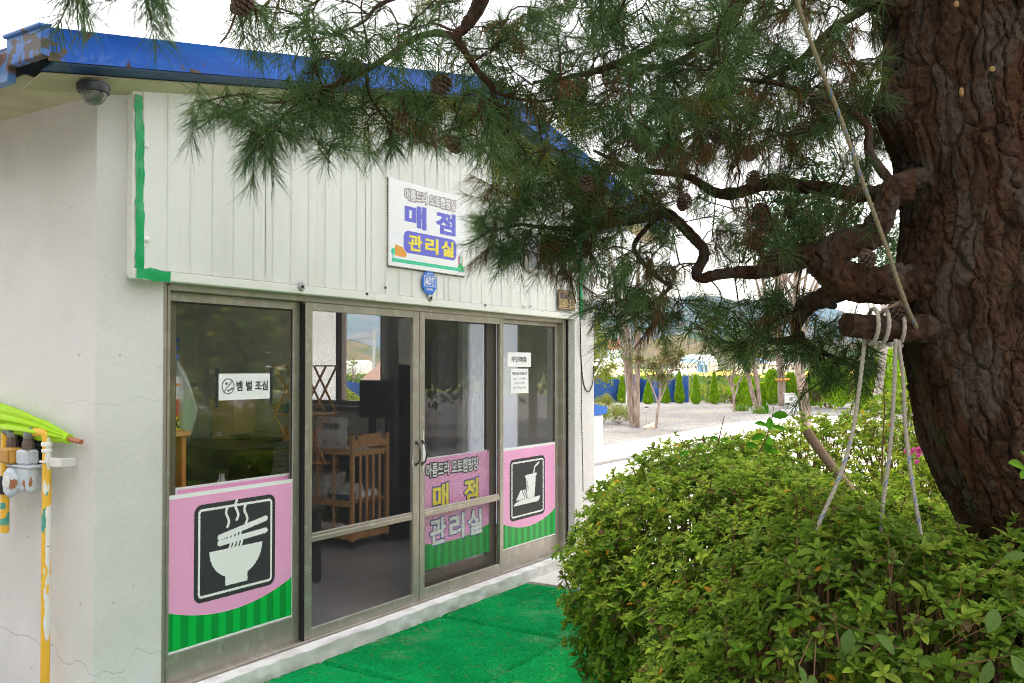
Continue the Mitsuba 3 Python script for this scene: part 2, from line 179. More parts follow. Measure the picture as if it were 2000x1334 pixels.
'6': '56|6,29 6,41 8,53 11,62 16,68 24,73 30,75 36,75 42,73 50,68 50,67 45,62 41,65 36,67 30,67 23,64 20,60 17,56 14,42 15,38 19,42 24,44 28,45 35,45 40,44 46,40 50,32 51,22 50,13 47,8 44,4 38,0 33,-1 25,-1 19,1 14,6 9,14 7,20/14,30 15,23 17,16 19,11 23,8 28,6 32,6 36,8 39,11 42,19 42,27 40,33 37,37 31,39 25,38 19,35',
'7': '56|5,73 51,73 51,67 41,53 34,38 31,20 29,0 20,0 22,21 24,32 28,45 32,53 40,65 5,66',
'8': '56|5,15 5,23 8,29 13,35 18,39 13,43 9,51 8,60 11,66 17,72 23,74 33,74 40,72 45,66 48,60 48,53 47,48 44,43 39,37 46,32 50,25 51,16 49,9 44,4 39,1 31,-1 22,-1 17,1 10,5 7,9/13,17 14,13 18,8 23,6 29,5 34,6 38,9 41,13 42,18 42,22 37,28 29,33 23,35 17,30 15,27 13,23/16,54 18,50 22,45 33,40 36,43 39,48 40,52 40,57 38,62 35,66 31,67 28,68 22,66 18,63 17,59',
'9': '56|4,48 5,58 8,65 13,70 19,74 23,75 28,75 34,73 39,70 45,64 47,58 49,51 50,46 50,29 48,21 45,13 41,7 37,3 28,-1 20,-1 13,1 6,6 6,7 10,12 17,7 21,6 27,7 33,10 37,15 39,21 41,29 41,35 40,36 35,31 29,28 21,28 17,29 11,32 7,37 5,42/13,48 14,43 17,38 19,36 24,35 29,35 33,37 41,44 40,54 37,61 33,65 26,68 22,67 19,66 16,63 13,56',
'D': '69|10,73 33,73 43,71 51,67 58,59 61,52 63,44 62,28 60,19 57,13 52,8 48,4 40,1 33,0 10,0/19,8 31,8 41,11 48,16 52,25 53,32 53,41 51,52 46,60 42,63 37,65 32,66 19,65',
'T': '60|3,73 57,73 57,66 35,65 35,0 25,0 25,65 3,66',
'g': '56|5,-12 5,-8 7,-4 13,2 9,7 8,14 10,18 14,22 10,27 8,31 7,35 8,43 11,48 16,53 25,56 30,56 35,54 54,54 54,47 44,47 47,41 47,34 46,29 43,24 38,20 32,18 25,17 19,19 17,17 16,14 16,10 20,7 42,7 51,4 54,0 55,-4 55,-10 52,-15 47,-20 43,-22 34,-25 24,-25 16,-24 11,-21 6,-16/13,-10 14,-14 20,-17 25,-19 32,-19 38,-17 42,-15 45,-11 46,-6 45,-4 44,-2 40,-1 19,0 15,-4/16,34 18,29 21,25 25,24 30,24 34,26 37,29 39,34 39,40 37,45 33,48 29,49 24,49 19,46 17,42 16,39',
'-': '35|5,32 30,32 30,25 5,25',
'.': '28|7,4 7,7 8,10 12,12 17,12 19,10 20,8 20,2 18,0 15,-1 12,-1 10,0 8,1',
'~': '56|4,35 6,38 10,42 16,45 20,45 23,44 36,36 39,36 42,37 46,42 51,39 50,36 46,32 40,29 33,29 22,37 19,38 16,38 13,36 9,31',
'(': '34|9,39 11,49 15,63 20,75 24,82 24,82 29,79 29,79 24,68 20,57 18,45 17,33 18,17 20,4 25,-8 29,-17 29,-17 24,-20 24,-20 18,-10 13,5 10,20',
')': '34|4,-17 9,-7 13,4 16,15 17,24 17,38 15,53 10,68 4,79 4,79 10,82 17,69 22,55 24,40 25,27 22,9 17,-7 10,-20',
':': '28|7,4 7,7 8,10 12,12 17,12 19,10 20,8 20,2 18,0 15,-1 12,-1 10,0 8,1|7,44 8,50 10,52 12,53 15,53 18,52 20,48 20,44 19,42 15,39 12,39 10,40 8,42',
}

def text(s, height, width=None, bold=0.0, gap=0.0):
    """Lettering as a shape, baseline at 0; bold widens the strokes (in hundredths of the em)."""
    x, out = 0.0, []
    for ch in s:
        if ch == ' ' or ch not in GLYPHS:
            x += 32 + gap; continue
        adv, *polys = GLYPHS[ch].split('|')
        for p in polys:
            rings = [[tuple(map(float, q.split(','))) for q in ring.split()] for ring in p.split('/')]
            g = Polygon(rings[0], rings[1:]).buffer(0)
            out.append(affinity.translate(g, x, 0))
        x += float(adv) + gap
    g = unary_union(out)
    if bold: g = g.buffer(bold, join_style=2, mitre_limit=2)
    b = g.bounds; k = height / (b[3] - b[1]); kx = k if width is None else width / (b[2] - b[0])
    return affinity.scale(affinity.translate(g, -b[0], -b[1]), kx, k, origin=(0, 0))

# ------------------------------------------------------------------ materials
def rgb(*c): return {'type': 'rgb', 'value': list(map(float, c))}
def mat(name, color, rough=0.6, metal=0.0, spec=0.4, two=True, **kw):
    b = {'type': 'principled', 'base_color': rgb(*color) if isinstance(color, tuple) else color, 'roughness': rough, 'metallic': metal, 'specular': spec, **kw}
    scene['m_' + name] = {'type': 'twosided', 'bsdf': b} if two else b
    return 'm_' + name
def bumped(name, color, height, scale, rough=0.7, eps=1e-3, metal=0.0, spec=0.4):
    b = {'type': 'principled', 'base_color': color if isinstance(color, dict) else rgb(*color), 'roughness': rough, 'metallic': metal, 'specular': spec}
    scene['m_' + name] = {'type': 'twosided', 'bsdf': {'type': 'bumpmap', 'arbitrary': mikit.proc(height, eps), 'scale': scale, 'bsdf': b}}
    return 'm_' + name
N, FB, ST, MIX = mikit.noise, mikit.fbm, mikit.smoothstep, mikit.mix

def c_plaster(p, n, uv):
    a = FB(p.x * 1.3 + p.y * 1.3, p.y * 1.7, p.z * 1.1, octaves=4)
    g = N(p.x * 60, p.y * 60, p.z * 60)
    col = MIX([0.57, 0.55, 0.54], [0.66, 0.645, 0.645], ST(0.3, 0.7, a)) * (0.96 + 0.06 * g)
    # green-brown algae speckle near the footing, as in the photograph (patches with a ragged edge)
    al = FB(p.x * 7 + 3, p.y * 7, p.z * 5, octaves=4)
    m = ST(0.52, 0.60, al + 0.20 * (1 - ST(0.0, 0.5, p.z)) - 0.27)
    col = MIX(col, [0.42, 0.41, 0.30], m * 0.5)
    # hairline cracks
    w = (FB(p.y * 9, p.x * 9, 1.0, octaves=3) - 0.5)
    k1 = dr.abs(p.z - (1.63 + 0.05 * w)); k2 = dr.abs(p.z - (0.36 + 0.12 * w + 0.10 * (p.y - 0.3)))
    on = ST(0.45, 0.5, N(p.y * 2.3 + 4, p.x * 2.3, 8.0))
    crack = dr.maximum((1 - ST(0.0005, 0.0020, k1)) * 0.35 * on, (1 - ST(0.0008, 0.003, k2)) * 0.55)
    vs = mikit.voronoi((p.x + p.y) * 5, p.z * 5); spots = (1 - ST(0.02, 0.05, vs[0])) * ST(0.93, 0.94, vs[2])
    col = MIX(col, [0.25, 0.19, 0.13], spots * 0.5)
    return MIX(col, [0.20, 0.18, 0.13], crack)
PLASTER = bumped('plaster', mikit.proc(c_plaster), lambda p, n, uv: FB(p.x * 14 + p.y * 14, p.y * 20, p.z * 14, octaves=4), 0.005, 0.75, 2e-3)
def c_clad(p, n, uv):
    a = FB(p.x * 2.0, p.z * 0.7, 2.0, octaves=4); s = FB(p.x * 34, p.z * 1.6, 5.0, octaves=3)
    col = MIX([0.64, 0.65, 0.62], [0.71, 0.72, 0.695], ST(0.3, 0.7, a))
    return MIX(col, [0.56, 0.55, 0.44], ST(0.60, 0.78, s) * 0.22)
CLAD = mat('clad', mikit.proc(c_clad), 0.38, spec=0.5)
CLADTRIM = mat('clad_trim', (0.72, 0.73, 0.68), 0.4)
def c_soffit(p, n, uv):
    a = FB(p.x * 3, p.y * 3, p.z * 3, octaves=4)
    return MIX([0.36, 0.325, 0.20], [0.45, 0.415, 0.28], ST(0.35, 0.65, a)) * (0.94 + 0.08 * N(p.x * 30, p.y * 30, p.z * 30))
SOFFIT = mat('soffit', mikit.proc(c_soffit), 0.7)
def c_blue(p, n, uv):
    a = FB(p.x * 1.2, p.z * 9, p.y * 2, octaves=4)
    col = MIX([0.003, 0.080, 0.44], [0.006, 0.12, 0.56], ST(0.3, 0.7, a))
    b = FB(p.x * 14, p.z * 20, p.y * 14, octaves=5)
    low = p.z - (3.149 + 0.206 * (p.x - 2.293))
    rust = ST(0.50, 0.55, b + 0.20 * (1 - ST(0.0, 0.9, p.x - 2.2)) + 0.16 * (1 - ST(0.01, 0.09, low)) - 0.30)
    chip = ST(0.60, 0.63, FB(p.x * 40, p.z * 40, p.y * 40, octaves=3))
    col = MIX(col, [0.30, 0.40, 0.60], chip * 0.12 * (1 - ST(0.1, 1.2, p.x - 2.2)) * (1 - ST(0.02, 0.08, low)))
    return MIX(col, MIX([0.05, 0.028, 0.018], [0.15, 0.10, 0.07], N(p.x * 60, p.z * 60, p.y * 60)), rust)
BLUE = mat('blue_metal', mikit.proc(c_blue), 0.4, spec=0.3)
BLUEDARK = mat('blue_dark', (0.012, 0.05, 0.13), 0.5)
def c_alu(p, n, uv):
    s = FB(p.x * 60 + 0.3 * p.z, p.y * 30, p.z * 3, octaves=3)
    d = ST(0.62, 0.70, FB(p.x * 16, p.z * 16, 3.0, octaves=4))
    return MIX(MIX([0.33, 0.295, 0.25], [0.40, 0.365, 0.32], s), [0.5, 0.47, 0.42], d * 0.45)
ALU = mat('bronze_aluminium', mikit.proc(c_alu), 0.36, metal=0.55)
ALUDK = mat('dark_aluminium', (0.16, 0.125, 0.10), 0.4, metal=0.4)
RUBBER = mat('black_rubber', (0.015, 0.015, 0.016), 0.6)
scene['m_glass'] = {'type': 'thindielectric', 'int_ior': 1.5}
scene['m_screen'] = {'type': 'mask', 'opacity': 0.18, 'bsdf': {'type': 'twosided', 'bsdf': {'type': 'diffuse', 'reflectance': rgb(0.085, 0.085, 0.095)}}}
WHITE = mat('white_paint', (0.78, 0.78, 0.78), 0.5)
PAPER = mat('paper', (0.80, 0.80, 0.82), 0.7)
BLACK = mat('black', (0.018, 0.018, 0.022), 0.45)
PINK = mat('pink_print', (0.80, 0.36, 0.60), 0.42)
GREEN1 = mat('green_print', (0.0, 0.26, 0.035), 0.42)
GREEN2 = mat('green_print_light', (0.0, 0.42, 0.06), 0.42)
INK = mat('ink', (0.03, 0.03, 0.035), 0.6)
GREY = mat('grey_ink', (0.30, 0.27, 0.30), 0.6)
VIOLET = mat('violet_print', (0.13, 0.135, 0.60), 0.45)
YELLOW = mat('yellow_print', (0.80, 0.68, 0.06), 0.45)
NAVY = mat('navy_print', (0.04, 0.05, 0.30), 0.45)
ORANGE = mat('orange_print', (0.75, 0.33, 0.05), 0.5)
MINT = mat('mint_print', (0.05, 0.52, 0.30), 0.45)
REDP = mat('red_print', (0.65, 0.06, 0.05), 0.5)
SIGNBLUE = mat('sign_blue', (0.03, 0.16, 0.62), 0.3)
TAPE = mat('green_tape', (0.0, 0.33, 0.10), 0.3, spec=0.6)
STEEL = mat('steel', (0.42, 0.42, 0.42), 0.35, metal=0.8)
def c_turf(p, n, uv):
    a = FB(p.x * 1.3, p.y * 1.3, 1.0, octaves=3); g = N(p.x * 240, p.y * 240, 3.0); h = N(p.x * 90, p.y * 90, 6.0)
    col = MIX([0.0, 0.235, 0.055], [0.003, 0.335, 0.085], ST(0.3, 0.7, a)) * (0.6 + 0.5 * g + 0.3 * h)
    dust = ST(0.57, 0.75, FB(p.x * 3.1 + 9, p.y * 3.1, 4.0, octaves=4)) * ST(0.35, 0.8, N(p.x * 150, p.y * 150, 9.0))
    return MIX(col, [0.25, 0.42, 0.26], dust * 0.45) * (0.82 + 0.36 * FB(p.x * 5, p.y * 5, 12.0, octaves=4))
TURF = bumped('turf', mikit.proc(c_turf), lambda p, n, uv: N(p.x * 170, p.y * 170, 0.5) + 0.8 * N(p.x * 70, p.y * 70, 0.5), 0.02, 0.9, 2e-3, spec=0.1)
def c_gravel(p, n, uv):
    a = FB(p.x * 0.35, p.y * 0.35, 1.0, octaves=4); v = mikit.voronoi(p.x * 22, p.y * 22)
    col = MIX([0.22, 0.222, 0.224], [0.31, 0.31, 0.31], ST(0.3, 0.7, a)) * (0.62 + 0.62 * v[2])
    leaf = ST(0.966, 0.972, mikit.voronoi(p.x * 6 + 3, p.y * 6)[2]) * (1 - ST(0.16, 0.22, mikit.voronoi(p.x * 6 + 3, p.y * 6)[0]))
    soil = ST(0.56, 0.66, FB(p.x * 0.5 + 20, p.y * 0.5, 3.0, octaves=4))
    col = MIX(col, [0.34, 0.31, 0.27], soil * 0.35)
    return MIX(col, [0.42, 0.20, 0.07], leaf * 0.8)
GRAVEL = bumped('gravel', mikit.proc(c_gravel), lambda p, n, uv: mikit.voronoi(p.x * 22, p.y * 22)[0], -0.035, 0.85, 4e-3, spec=0.2)
def c_conc(p, n, uv):
    a = FB(p.x * 0.8, p.y * 0.8, 3.0, octaves=5); g = N(p.x * 70, p.y * 70, 2.0)
    d = ST(0.56, 0.70, FB(p.x * 1.7 + 5, p.y * 3.0, 7.0, octaves=5))
    return MIX(MIX([0.52, 0.505, 0.475], [0.62, 0.605, 0.575], ST(0.3, 0.7, a)) * (0.93 + 0.1 * g), [0.40, 0.37, 0.33], d * 0.45)
CONC = mat('concrete', mikit.proc(c_conc), 0.85, spec=0.2)
def c_field(p, n, uv):
    a = FB(p.x * 0.004, p.y * 0.02, 1.0, octaves=4); b = FB(p.x * 0.3, p.y * 0.3, 2.0, octaves=4)
    col = MIX([0.10, 0.15, 0.04], [0.22, 0.24, 0.09], ST(0.35, 0.65, a))
    return col * (0.7 + 0.6 * b)
FIELD = mat('field', mikit.proc(c_field), 0.95, spec=0.05)
RICE = mat('rice', (0.56, 0.40, 0.09), 0.95, spec=0.05)
def c_hill(p, n, uv):
    a = FB(p.x * 0.012, p.y * 0.012, p.z * 0.03, octaves=5); b = FB(p.x * 0.08, p.y * 0.08, p.z * 0.12, octaves=3)
    col = MIX([0.045, 0.075, 0.03], [0.11, 0.09, 0.035], ST(0.38, 0.66, a))
    return MIX(col, [0.17, 0.09, 0.05], ST(0.62, 0.74, b) * 0.55) * (0.7 + 0.6 * b)
HILL = mat('hill', mikit.proc(c_hill), 0.95, spec=0.05)
# bark: vertex colours carry the plate tint, the texture adds grain
def c_bark(p, n, uv):
    a = FB(p.x * 26, p.y * 26, p.z * 7, octaves=4); b = FB(p.x * 90, p.y * 90, p.z * 60, octaves=3)
    c = FB(p.x * 15 + 9, p.y * 15, p.z * 4.5, octaves=4)
    col = MIX([0.027, 0.0145, 0.009], [0.062, 0.034, 0.021], ST(0.3, 0.7, a))
    col = MIX(col, [0.066, 0.053, 0.043], ST(0.50, 0.58, c) * 0.75)
    col = MIX(col, [0.062, 0.027, 0.014], ST(0.58, 0.70, FB(p.x * 11 + 30, p.y * 11, p.z * 3.4, octaves=4)) * 0.8)
    col = MIX(col, [0.05, 0.065, 0.028], ST(0.66, 0.76, FB(p.x * 11 + 50, p.y * 11, p.z * 9, octaves=4)) * 0.5)
    return col * (0.6 + 0.8 * b)
BARK = bumped('pine_bark', mikit.proc(c_bark), lambda p, n, uv: FB(p.x * 90, p.y * 90, p.z * 40, octaves=4), 0.022, 0.9, 2e-3, spec=0.15)
def c_bark2(p, n, uv):
    a = FB(p.x * 20, p.y * 20, p.z * 4, octaves=4)
    return MIX([0.22, 0.16, 0.125], [0.40, 0.32, 0.27], ST(0.3, 0.7, a))
BARK2 = mat('garden_bark', mikit.proc(c_bark2), 0.9, spec=0.1)
def c_wood(p, n, uv):
    a = FB(p.x * 6, p.y * 6, p.z * 40, octaves=3)
    return MIX([0.46, 0.215, 0.07], [0.62, 0.33, 0.13], a)
WOOD = mat('wood', mikit.proc(c_wood), 0.5)
STAKE = mat('stake_wood', mikit.proc(lambda p, n, uv: MIX([0.13, 0.085, 0.055], [0.24, 0.16, 0.11], FB(p.x * 40, p.y * 40, p.z * 14, octaves=4))), 0.8)
VC = {'type': 'mesh_attribute', 'name': 'vertex_color'}
scene['m_leaf'] = {'type': 'principledthin', 'base_color': VC, 'roughness': 0.42, 'diff_trans': 0.95, 'spec_trans': 0.0, 'eta': 1.45}
scene['m_needle'] = {'type': 'principledthin', 'base_color': VC, 'roughness': 0.38, 'diff_trans': 0.35, 'spec_trans': 0.0, 'eta': 1.45}
scene['m_vc'] = {'type': 'twosided', 'bsdf': {'type': 'principled', 'base_color': VC, 'roughness': 0.75, 'specular': 0.25}}
def tint(mesh, c):
    return np.broadcast_to(np.asarray(c, float), (len(mesh.vertices), 3))

# ------------------------------------------------------------------ the ground
CLY = -0.045
WX0, WX1, OX0, OX1, RW, BACK = 2.642, 7.73, 3.025, 7.341, 0.15, 5.6
def sheet(x0, x1, y0, y1, z, nx=2, ny=2):
    x, y = np.meshgrid(np.linspace(x0, x1, nx), np.linspace(y0, y1, ny), indexing='ij'); i = np.arange(nx * ny).reshape(nx, ny)
    f = np.stack([i[:-1, :-1], i[1:, :-1], i[1:, 1:], i[:-1, 1:]], -1).reshape(-1, 4)
    return trimesh.Trimesh(np.stack([x, y, 0 * x + z], -1).reshape(-1, 3), np.vstack([f[:, [0, 1, 2]], f[:, [0, 2, 3]]]), process=False)
struct('field_ground', sheet(-3000, 10000, -8000, 9000, -0.25, 40, 40), FIELD)
gr = sheet(-40, 52, -45, 45, 0.0, 240, 240)
gv = gr.vertices; gv[:, 2] += np.where(gv[:, 0] > 9, 0.05 * (meshkit.fbm(np.c_[gv[:, :2] * 0.5, gv[:, 0] * 0], 3, 5) - 0.6), -0.02)
struct('gravel_ground', gr, GRAVEL, True)
def slab(poly, z, t=0.1):
    m = trimesh.creation.extrude_polygon(Polygon(poly), t, engine='earcut'); m.apply_translation([0, 0, z - t]); return m
struct('concrete_path', slab([(9.5, 3.72), (16, 3.74), (34, 3.62), (34.6, 5.1), (28, 5.6), (20, 5.25), (13, 5.0), (9.5, 4.9)], 0.035), CONC)
struct('concrete_apron', slab([(6.5, -3.4), (12, -3.0), (26, 1.3), (33, 1.6), (33.5, 3.4), (22, 3.5), (7.74, 3.45), (7.74, -0.02), (6.5, -0.02)], 0.02), CONC)
ri = sheet(150, 460, -30, 150, -0.18, 4, 4); struct('rice_field', ri, RICE)

# ------------------------------------------------------------------ the shop building
B = thing('shop_building', 'white plastered camp shop with a blue edged gable roof and glass sliding doors', 'shop building')
def fz(x):      # underside of the gable trim
    return np.where(np.asarray(x) < 5.72, 3.149 + 0.206 * (np.asarray(x, float) - 2.293), 3.149 + 0.206 * (5.72 - 2.293) - 0.182 * (np.asarray(x, float) - 5.72))
def wall_xz(poly, y0, y1):
    m = trimesh.creation.extrude_polygon(Polygon(poly), y1 - y0, engine='earcut'); v = m.vertices
    m.vertices = np.stack([v[:, 0], y1 - v[:, 2], v[:, 1]], 1); m.fix_normals(); return m
DT = 2.245
gab = [(WX0, -0.1), (OX0, -0.1), (OX0, DT), (OX1, DT), (OX1, -0.1), (WX1, -0.1), (WX1, float(fz(WX1)) - 0.08), (5.72, float(fz(5.72)) - 0.08), (WX0, float(fz(WX0)) - 0.08)]
fw = wall_xz(gab, 0.0, RW)
pier = cat([box(7.345, WX1, -0.087, -0.001, -0.1, DT - .002, 0.004), box(7.56, WX1, -0.086, -0.001, DT - .0019, 3.3, 0.004)])
put(B, 'front_wall', cat([fw, pier]), PLASTER)
zt = float(fz(WX0)) - 0.08
sw = cat([box(WX0, WX0 + RW, RW, 1.9, -0.1, zt), box(WX0, WX0 + RW, 4.3, BACK, -0.1, zt), box(WX0, WX0 + RW, 1.9, 4.3, -0.1, .95), box(WX0, WX0 + RW, 1.9, 4.3, 2.3, zt)])
put(B, 'side_wall', sw, PLASTER)
wy0, wy1, wz0, wz1 = 2.42, 3.80, 1.38, 2.52
zr = 3.3
INNER = mat('inner_wall', (0.62, 0.63, 0.64), 0.8)
put(B, 'side_wall', cat([box(WX1 - RW, WX1, RW, 0.66, -0.1, zr), box(WX1 - RW, WX1, 1.34, wy0, -0.1, zr), box(WX1 - RW, WX1, 0.66, 1.34, -0.1, 0.16), box(WX1 - RW, WX1, 0.66, 1.34, 2.36, zr), box(WX1 - RW, WX1, wy1, BACK, -0.1, zr), box(WX1 - RW, WX1, wy0, wy1, -0.1, wz0), box(WX1 - RW, WX1, wy0, wy1, wz1, zr)]), INNER)
put(B, 'rear_wall', box(WX0 + RW, WX1 - RW, BACK - RW, BACK, -0.1, 3.4), INNER)
put(B, 'ceiling', box(WX0 + RW, WX1 - RW, RW, BACK - RW, 2.75, 2.80), mat('ceiling_board', (0.72, 0.72, 0.71), 0.8))
fl = put(B, 'floor', box(WX0 + RW, WX1 - RW, RW, BACK - RW, -0.1, 0.10), mat('floor_grout', (0.45, 0.43, 0.42), 0.8))
TILE = [mat(f'floor_tile_{k}', c, 0.28) for k, c in enumerate([(0.26, 0.245, 0.25), (0.285, 0.27, 0.27), (0.24, 0.23, 0.235)])]
rg = random.Random(4)
for a in range(8):
    for b in range(9):
        x0, y0 = WX0 + RW + 0.02 + a * 0.6, RW + 0.02 + b * 0.6; x1, y1 = min(x0 + 0.591, WX1 - RW - 0.01), min(y0 + 0.591, BACK - RW - 0.01)
        put(fl, 'tile', box(x0, x1, y0, y1, 0.099, 0.106 + rg.uniform(-.0006, .0006), 0.001), rg.choice(TILE))
def c_sill(p, n, uv):
    return MIX([0.60, 0.58, 0.56], [0.73, 0.72, 0.71], ST(0.35, 0.6, FB(p.x * 9, p.y * 9, p.z * 9, octaves=5)))
sl = trimesh.creation.box(bounds=[[OX0 - 0.0, -0.105, -0.1], [7.344, -0.001, 0.105]]).subdivide_to_size(0.05)
sv = sl.vertices; sl.vertices = sv + (meshkit.noise(sv * 18, 3)[:, None] - 0.5) * np.array([0, 0.010, 0.006]) * (sv[:, 1:2] < -0.01)
put(B, 'sill', sl, mat('sill_paint', mikit.proc(c_sill), 0.8), 30)
put(B, 'footing', box(7.345, 8.2, -0.16, -0.09, -0.1, 0.07, 0.01), mat('footing_concrete', mikit.proc(c_sill), 0.85))

# roof: trim along both slopes, soffit, sheet on top, eave along the side wall
LX, RX, PK = 2.245, 9.2, 5.72
def strip(xs, ys, zfun, t):
    """A thin slab over x in xs, y in ys, its top at zfun(x, y)."""
    P = []
    for dz in (0, -t):
        P += [[x, y, float(zfun(x, y)) + dz] for x in xs for y in ys]
    n, m = len(xs), len(ys); f = []
    I = lambda k, a, b: k * n * m + a * m + b
    for a in range(n - 1):
        for b in range(m - 1):
            f += [[I(0, a, b), I(0, a + 1, b), I(0, a + 1, b + 1), I(0, a, b + 1)], [I(1, a, b), I(1, a, b + 1), I(1, a + 1, b + 1), I(1, a + 1, b)]]
    for a in range(n - 1):
        f += [[I(0, a, 0), I(1, a, 0), I(1, a + 1, 0), I(0, a + 1, 0)], [I(0, a, m - 1), I(0, a + 1, m - 1), I(1, a + 1, m - 1), I(1, a, m - 1)]]
    for b in range(m - 1):
        f += [[I(0, 0, b), I(0, 0, b + 1), I(1, 0, b + 1), I(1, 0, b)], [I(0, n - 1, b), I(1, n - 1, b), I(1, n - 1, b + 1), I(0, n - 1, b + 1)]]
    f = np.array(f); m_ = trimesh.Trimesh(P, np.vstack([f[:, [0, 1, 2]], f[:, [0, 2, 3]]]), process=False); m_.fix_normals(); return m_
roof = put(B, 'roof', cat([strip([LX + 0.02, PK], [-0.22, BACK + 0.3], lambda x, y: fz(x) + 0.13, 0.04), strip([PK, RX], [-0.22, BACK + 0.3], lambda x, y: fz(x) + 0.13, 0.04)]), BLUEDARK)
def fascia(x0, x1):
    xs = np.arange(x0, x1, 0.04); xs = np.r_[xs, x1]; hs = [0.0, 0.05, 0.10, 0.145, 0.153]; P, f = [], []
    for x in xs:
        for k, h in enumerate(hs):
            wob = 0.006 * (float(meshkit.noise(np.array([x * 3, h * 20, 1.0]), 2)) - 0.5) + 0.004 * (float(meshkit.noise(np.array([x * 11, h * 40, 4.0]), 6)) - 0.5)
            P.append([x, -0.25 + wob - (0.012 if k == 3 else 0) + (0.02 if k == 4 else 0), float(fz(x)) + h])
    m = len(hs)
    for a in range(len(xs) - 1):
        for k in range(m - 1):
            i = a * m + k; f.append([i, i + m, i + m + 1, i + 1])
    return trimesh.Trimesh(P, np.vstack([np.array(f)[:, [0, 1, 2]], np.array(f)[:, [0, 2, 3]]]), process=False)
put(roof, 'fascia', fascia(LX, PK), BLUE, 40); put(roof, 'fascia', fascia(PK, RX), BLUE, 40)
put(roof, 'trim_return', cat([strip([LX + .03, PK], [-0.243, -0.15], lambda x, y: fz(x) - 0.001 - 0.18 * (y + 0.243), 0.008), strip([PK, RX], [-0.243, -0.15], lambda x, y: fz(x) - 0.001 - 0.18 * (y + 0.243), 0.008)]), BLUEDARK)
put(roof, 'soffit', cat([strip([LX + .03, PK], [-0.15, -0.001], lambda x, y: fz(x) - 0.03 - 0.33 * (y + 0.15), 0.006), strip([PK, RX], [-0.15, -0.001], lambda x, y: fz(x) - 0.03 - 0.33 * (y + 0.15), 0.006),
                         strip([LX + .04, WX0 + .01], [-0.001, BACK], lambda x, y: 3.135 - 0.16 * (WX0 - x) * 0, 0.006)]), SOFFIT)
ev = cat([box(LX - 0.03, LX + 0.012, 0.02, BACK, 3.085, 3.225, 0.004), box(LX - 0.09, LX - 0.03, 0.10, BACK, 3.15, 3.25, 0.01)])
put(roof, 'gutter', ev, mat('gutter_metal', mikit.proc(lambda p, n, uv: MIX(MIX([0.02, 0.11, 0.36], [0.14, 0.25, 0.45], FB(p.y * 3, p.z * 9, 1.0, octaves=4)), [0.16, 0.085, 0.05], ST(0.50, 0.60, FB(p.y * 11, p.z * 16, 4.0, octaves=5)) * 0.9)), 0.4))
cap = cat([box(LX - 0.035, LX + 0.004, -0.262, 0.02, 3.15, 3.285, 0.006), rot(box(LX - 0.05, LX + 0.01, -0.27, 0.03, 3.283, 3.302, 0.006), [0, 1, 0], -12, (LX, 0, 3.29))])
put(roof, 'corner_cap', cap, mat('worn_cap', mikit.proc(lambda p, n, uv: MIX(MIX([0.02, 0.10, 0.40], [0.12, 0.24, 0.46], FB(p.y * 8, p.z * 12, 1.0, octaves=3)), [0.075, 0.055, 0.045], ST(0.48, 0.56, FB(p.y * 22, p.z * 24, 4.0, octaves=5) + 1.6 * (3.19 - p.z)))), 0.45))

# ribbed metal cladding above the doors, one part per sheet
CX0, CX1, CZ0 = float(on_y(260, 350, CLY)[0]), 7.53, 2.30
def clad_sheet(x0, x1, k):
    xs, ys = [], []
    x = x0
    while x < x1 - 1e-6:
        for dx, dy in ((0.0, 0.0), (0.050, 0.0), (0.053, -0.006), (0.066, -0.006), (0.069, 0.0), (0.1435, 0.0)):
            if x + dx < x1: xs.append(x + dx); ys.append(dy)
        x += 0.144
    xs.append(x1); ys.append(0.0)
    xs, ys = np.array(xs), np.array(ys); zs = np.linspace(0, 1, 9); top = fz(xs) - 0.055
    P = np.array([[X, CLY + dy + 0.003 * (meshkit.noise(np.array([X * 1.3, t * 3, k]), 5) - 0.5), CZ0 + (tp - CZ0) * t] for X, dy, tp in zip(xs, ys, top) for t in zs])
    n, m = len(xs), len(zs); i = np.arange(n * m).reshape(n, m); f = np.stack([i[:-1, :-1], i[1:, :-1], i[1:, 1:], i[:-1, 1:]], -1).reshape(-1, 4)
    return trimesh.Trimesh(P, np.vstack([f[:, [0, 1, 2]], f[:, [0, 2, 3]]]), process=False)
cl = put(B, 'cladding', cat([box(CX0, CX1, CLY + 0.012, CLY + 0.03, CZ0, 2.9), box(CX0 - 0.004, CX0 + 0.004, CLY - 0.002, -0.002, CZ0 - 0.04, float(fz(CX0)) - .07)]), CLADTRIM)
x = CX0 + 0.003; k = 0
while x < CX1 - 0.05:
    e = min(x + 0.864, CX1); put(cl, 'sheet', clad_sheet(x, e - 0.005, k), CLAD); x = e; k += 1
put(cl, 'flashing', cat([box(CX0, 4.62, CLY - 0.012, -0.004, 2.247, CZ0 - 0.004, 0.003), box(4.622, CX1 - 0.1, CLY - 0.013, -0.004, 2.245, CZ0 - 0.004, 0.003), box(CX1 - 0.098, CX1 + 0.02, CLY - 0.011, -0.004, 2.247, CZ0 - 0.004, 0.003)]), CLADTRIM)
put(cl, 'edge_trim', box(CX1, CX1 + 0.02, CLY - 0.014, -0.004, CZ0 - 0.003, 3.4, 0.003), CLADTRIM)
for px, py in ((716, 574), (947, 596), (1036, 598), (1031, 545), (752, 562)):
    q = on_y(px, py, CLY - 0.012); put(cl, 'bolt', lathe([(0, 0.012), (0.007, 0.010), (0.009, 0)], 10, [0, -1, 0], q), BLACK if px in (716, 752, 947) else STEEL)

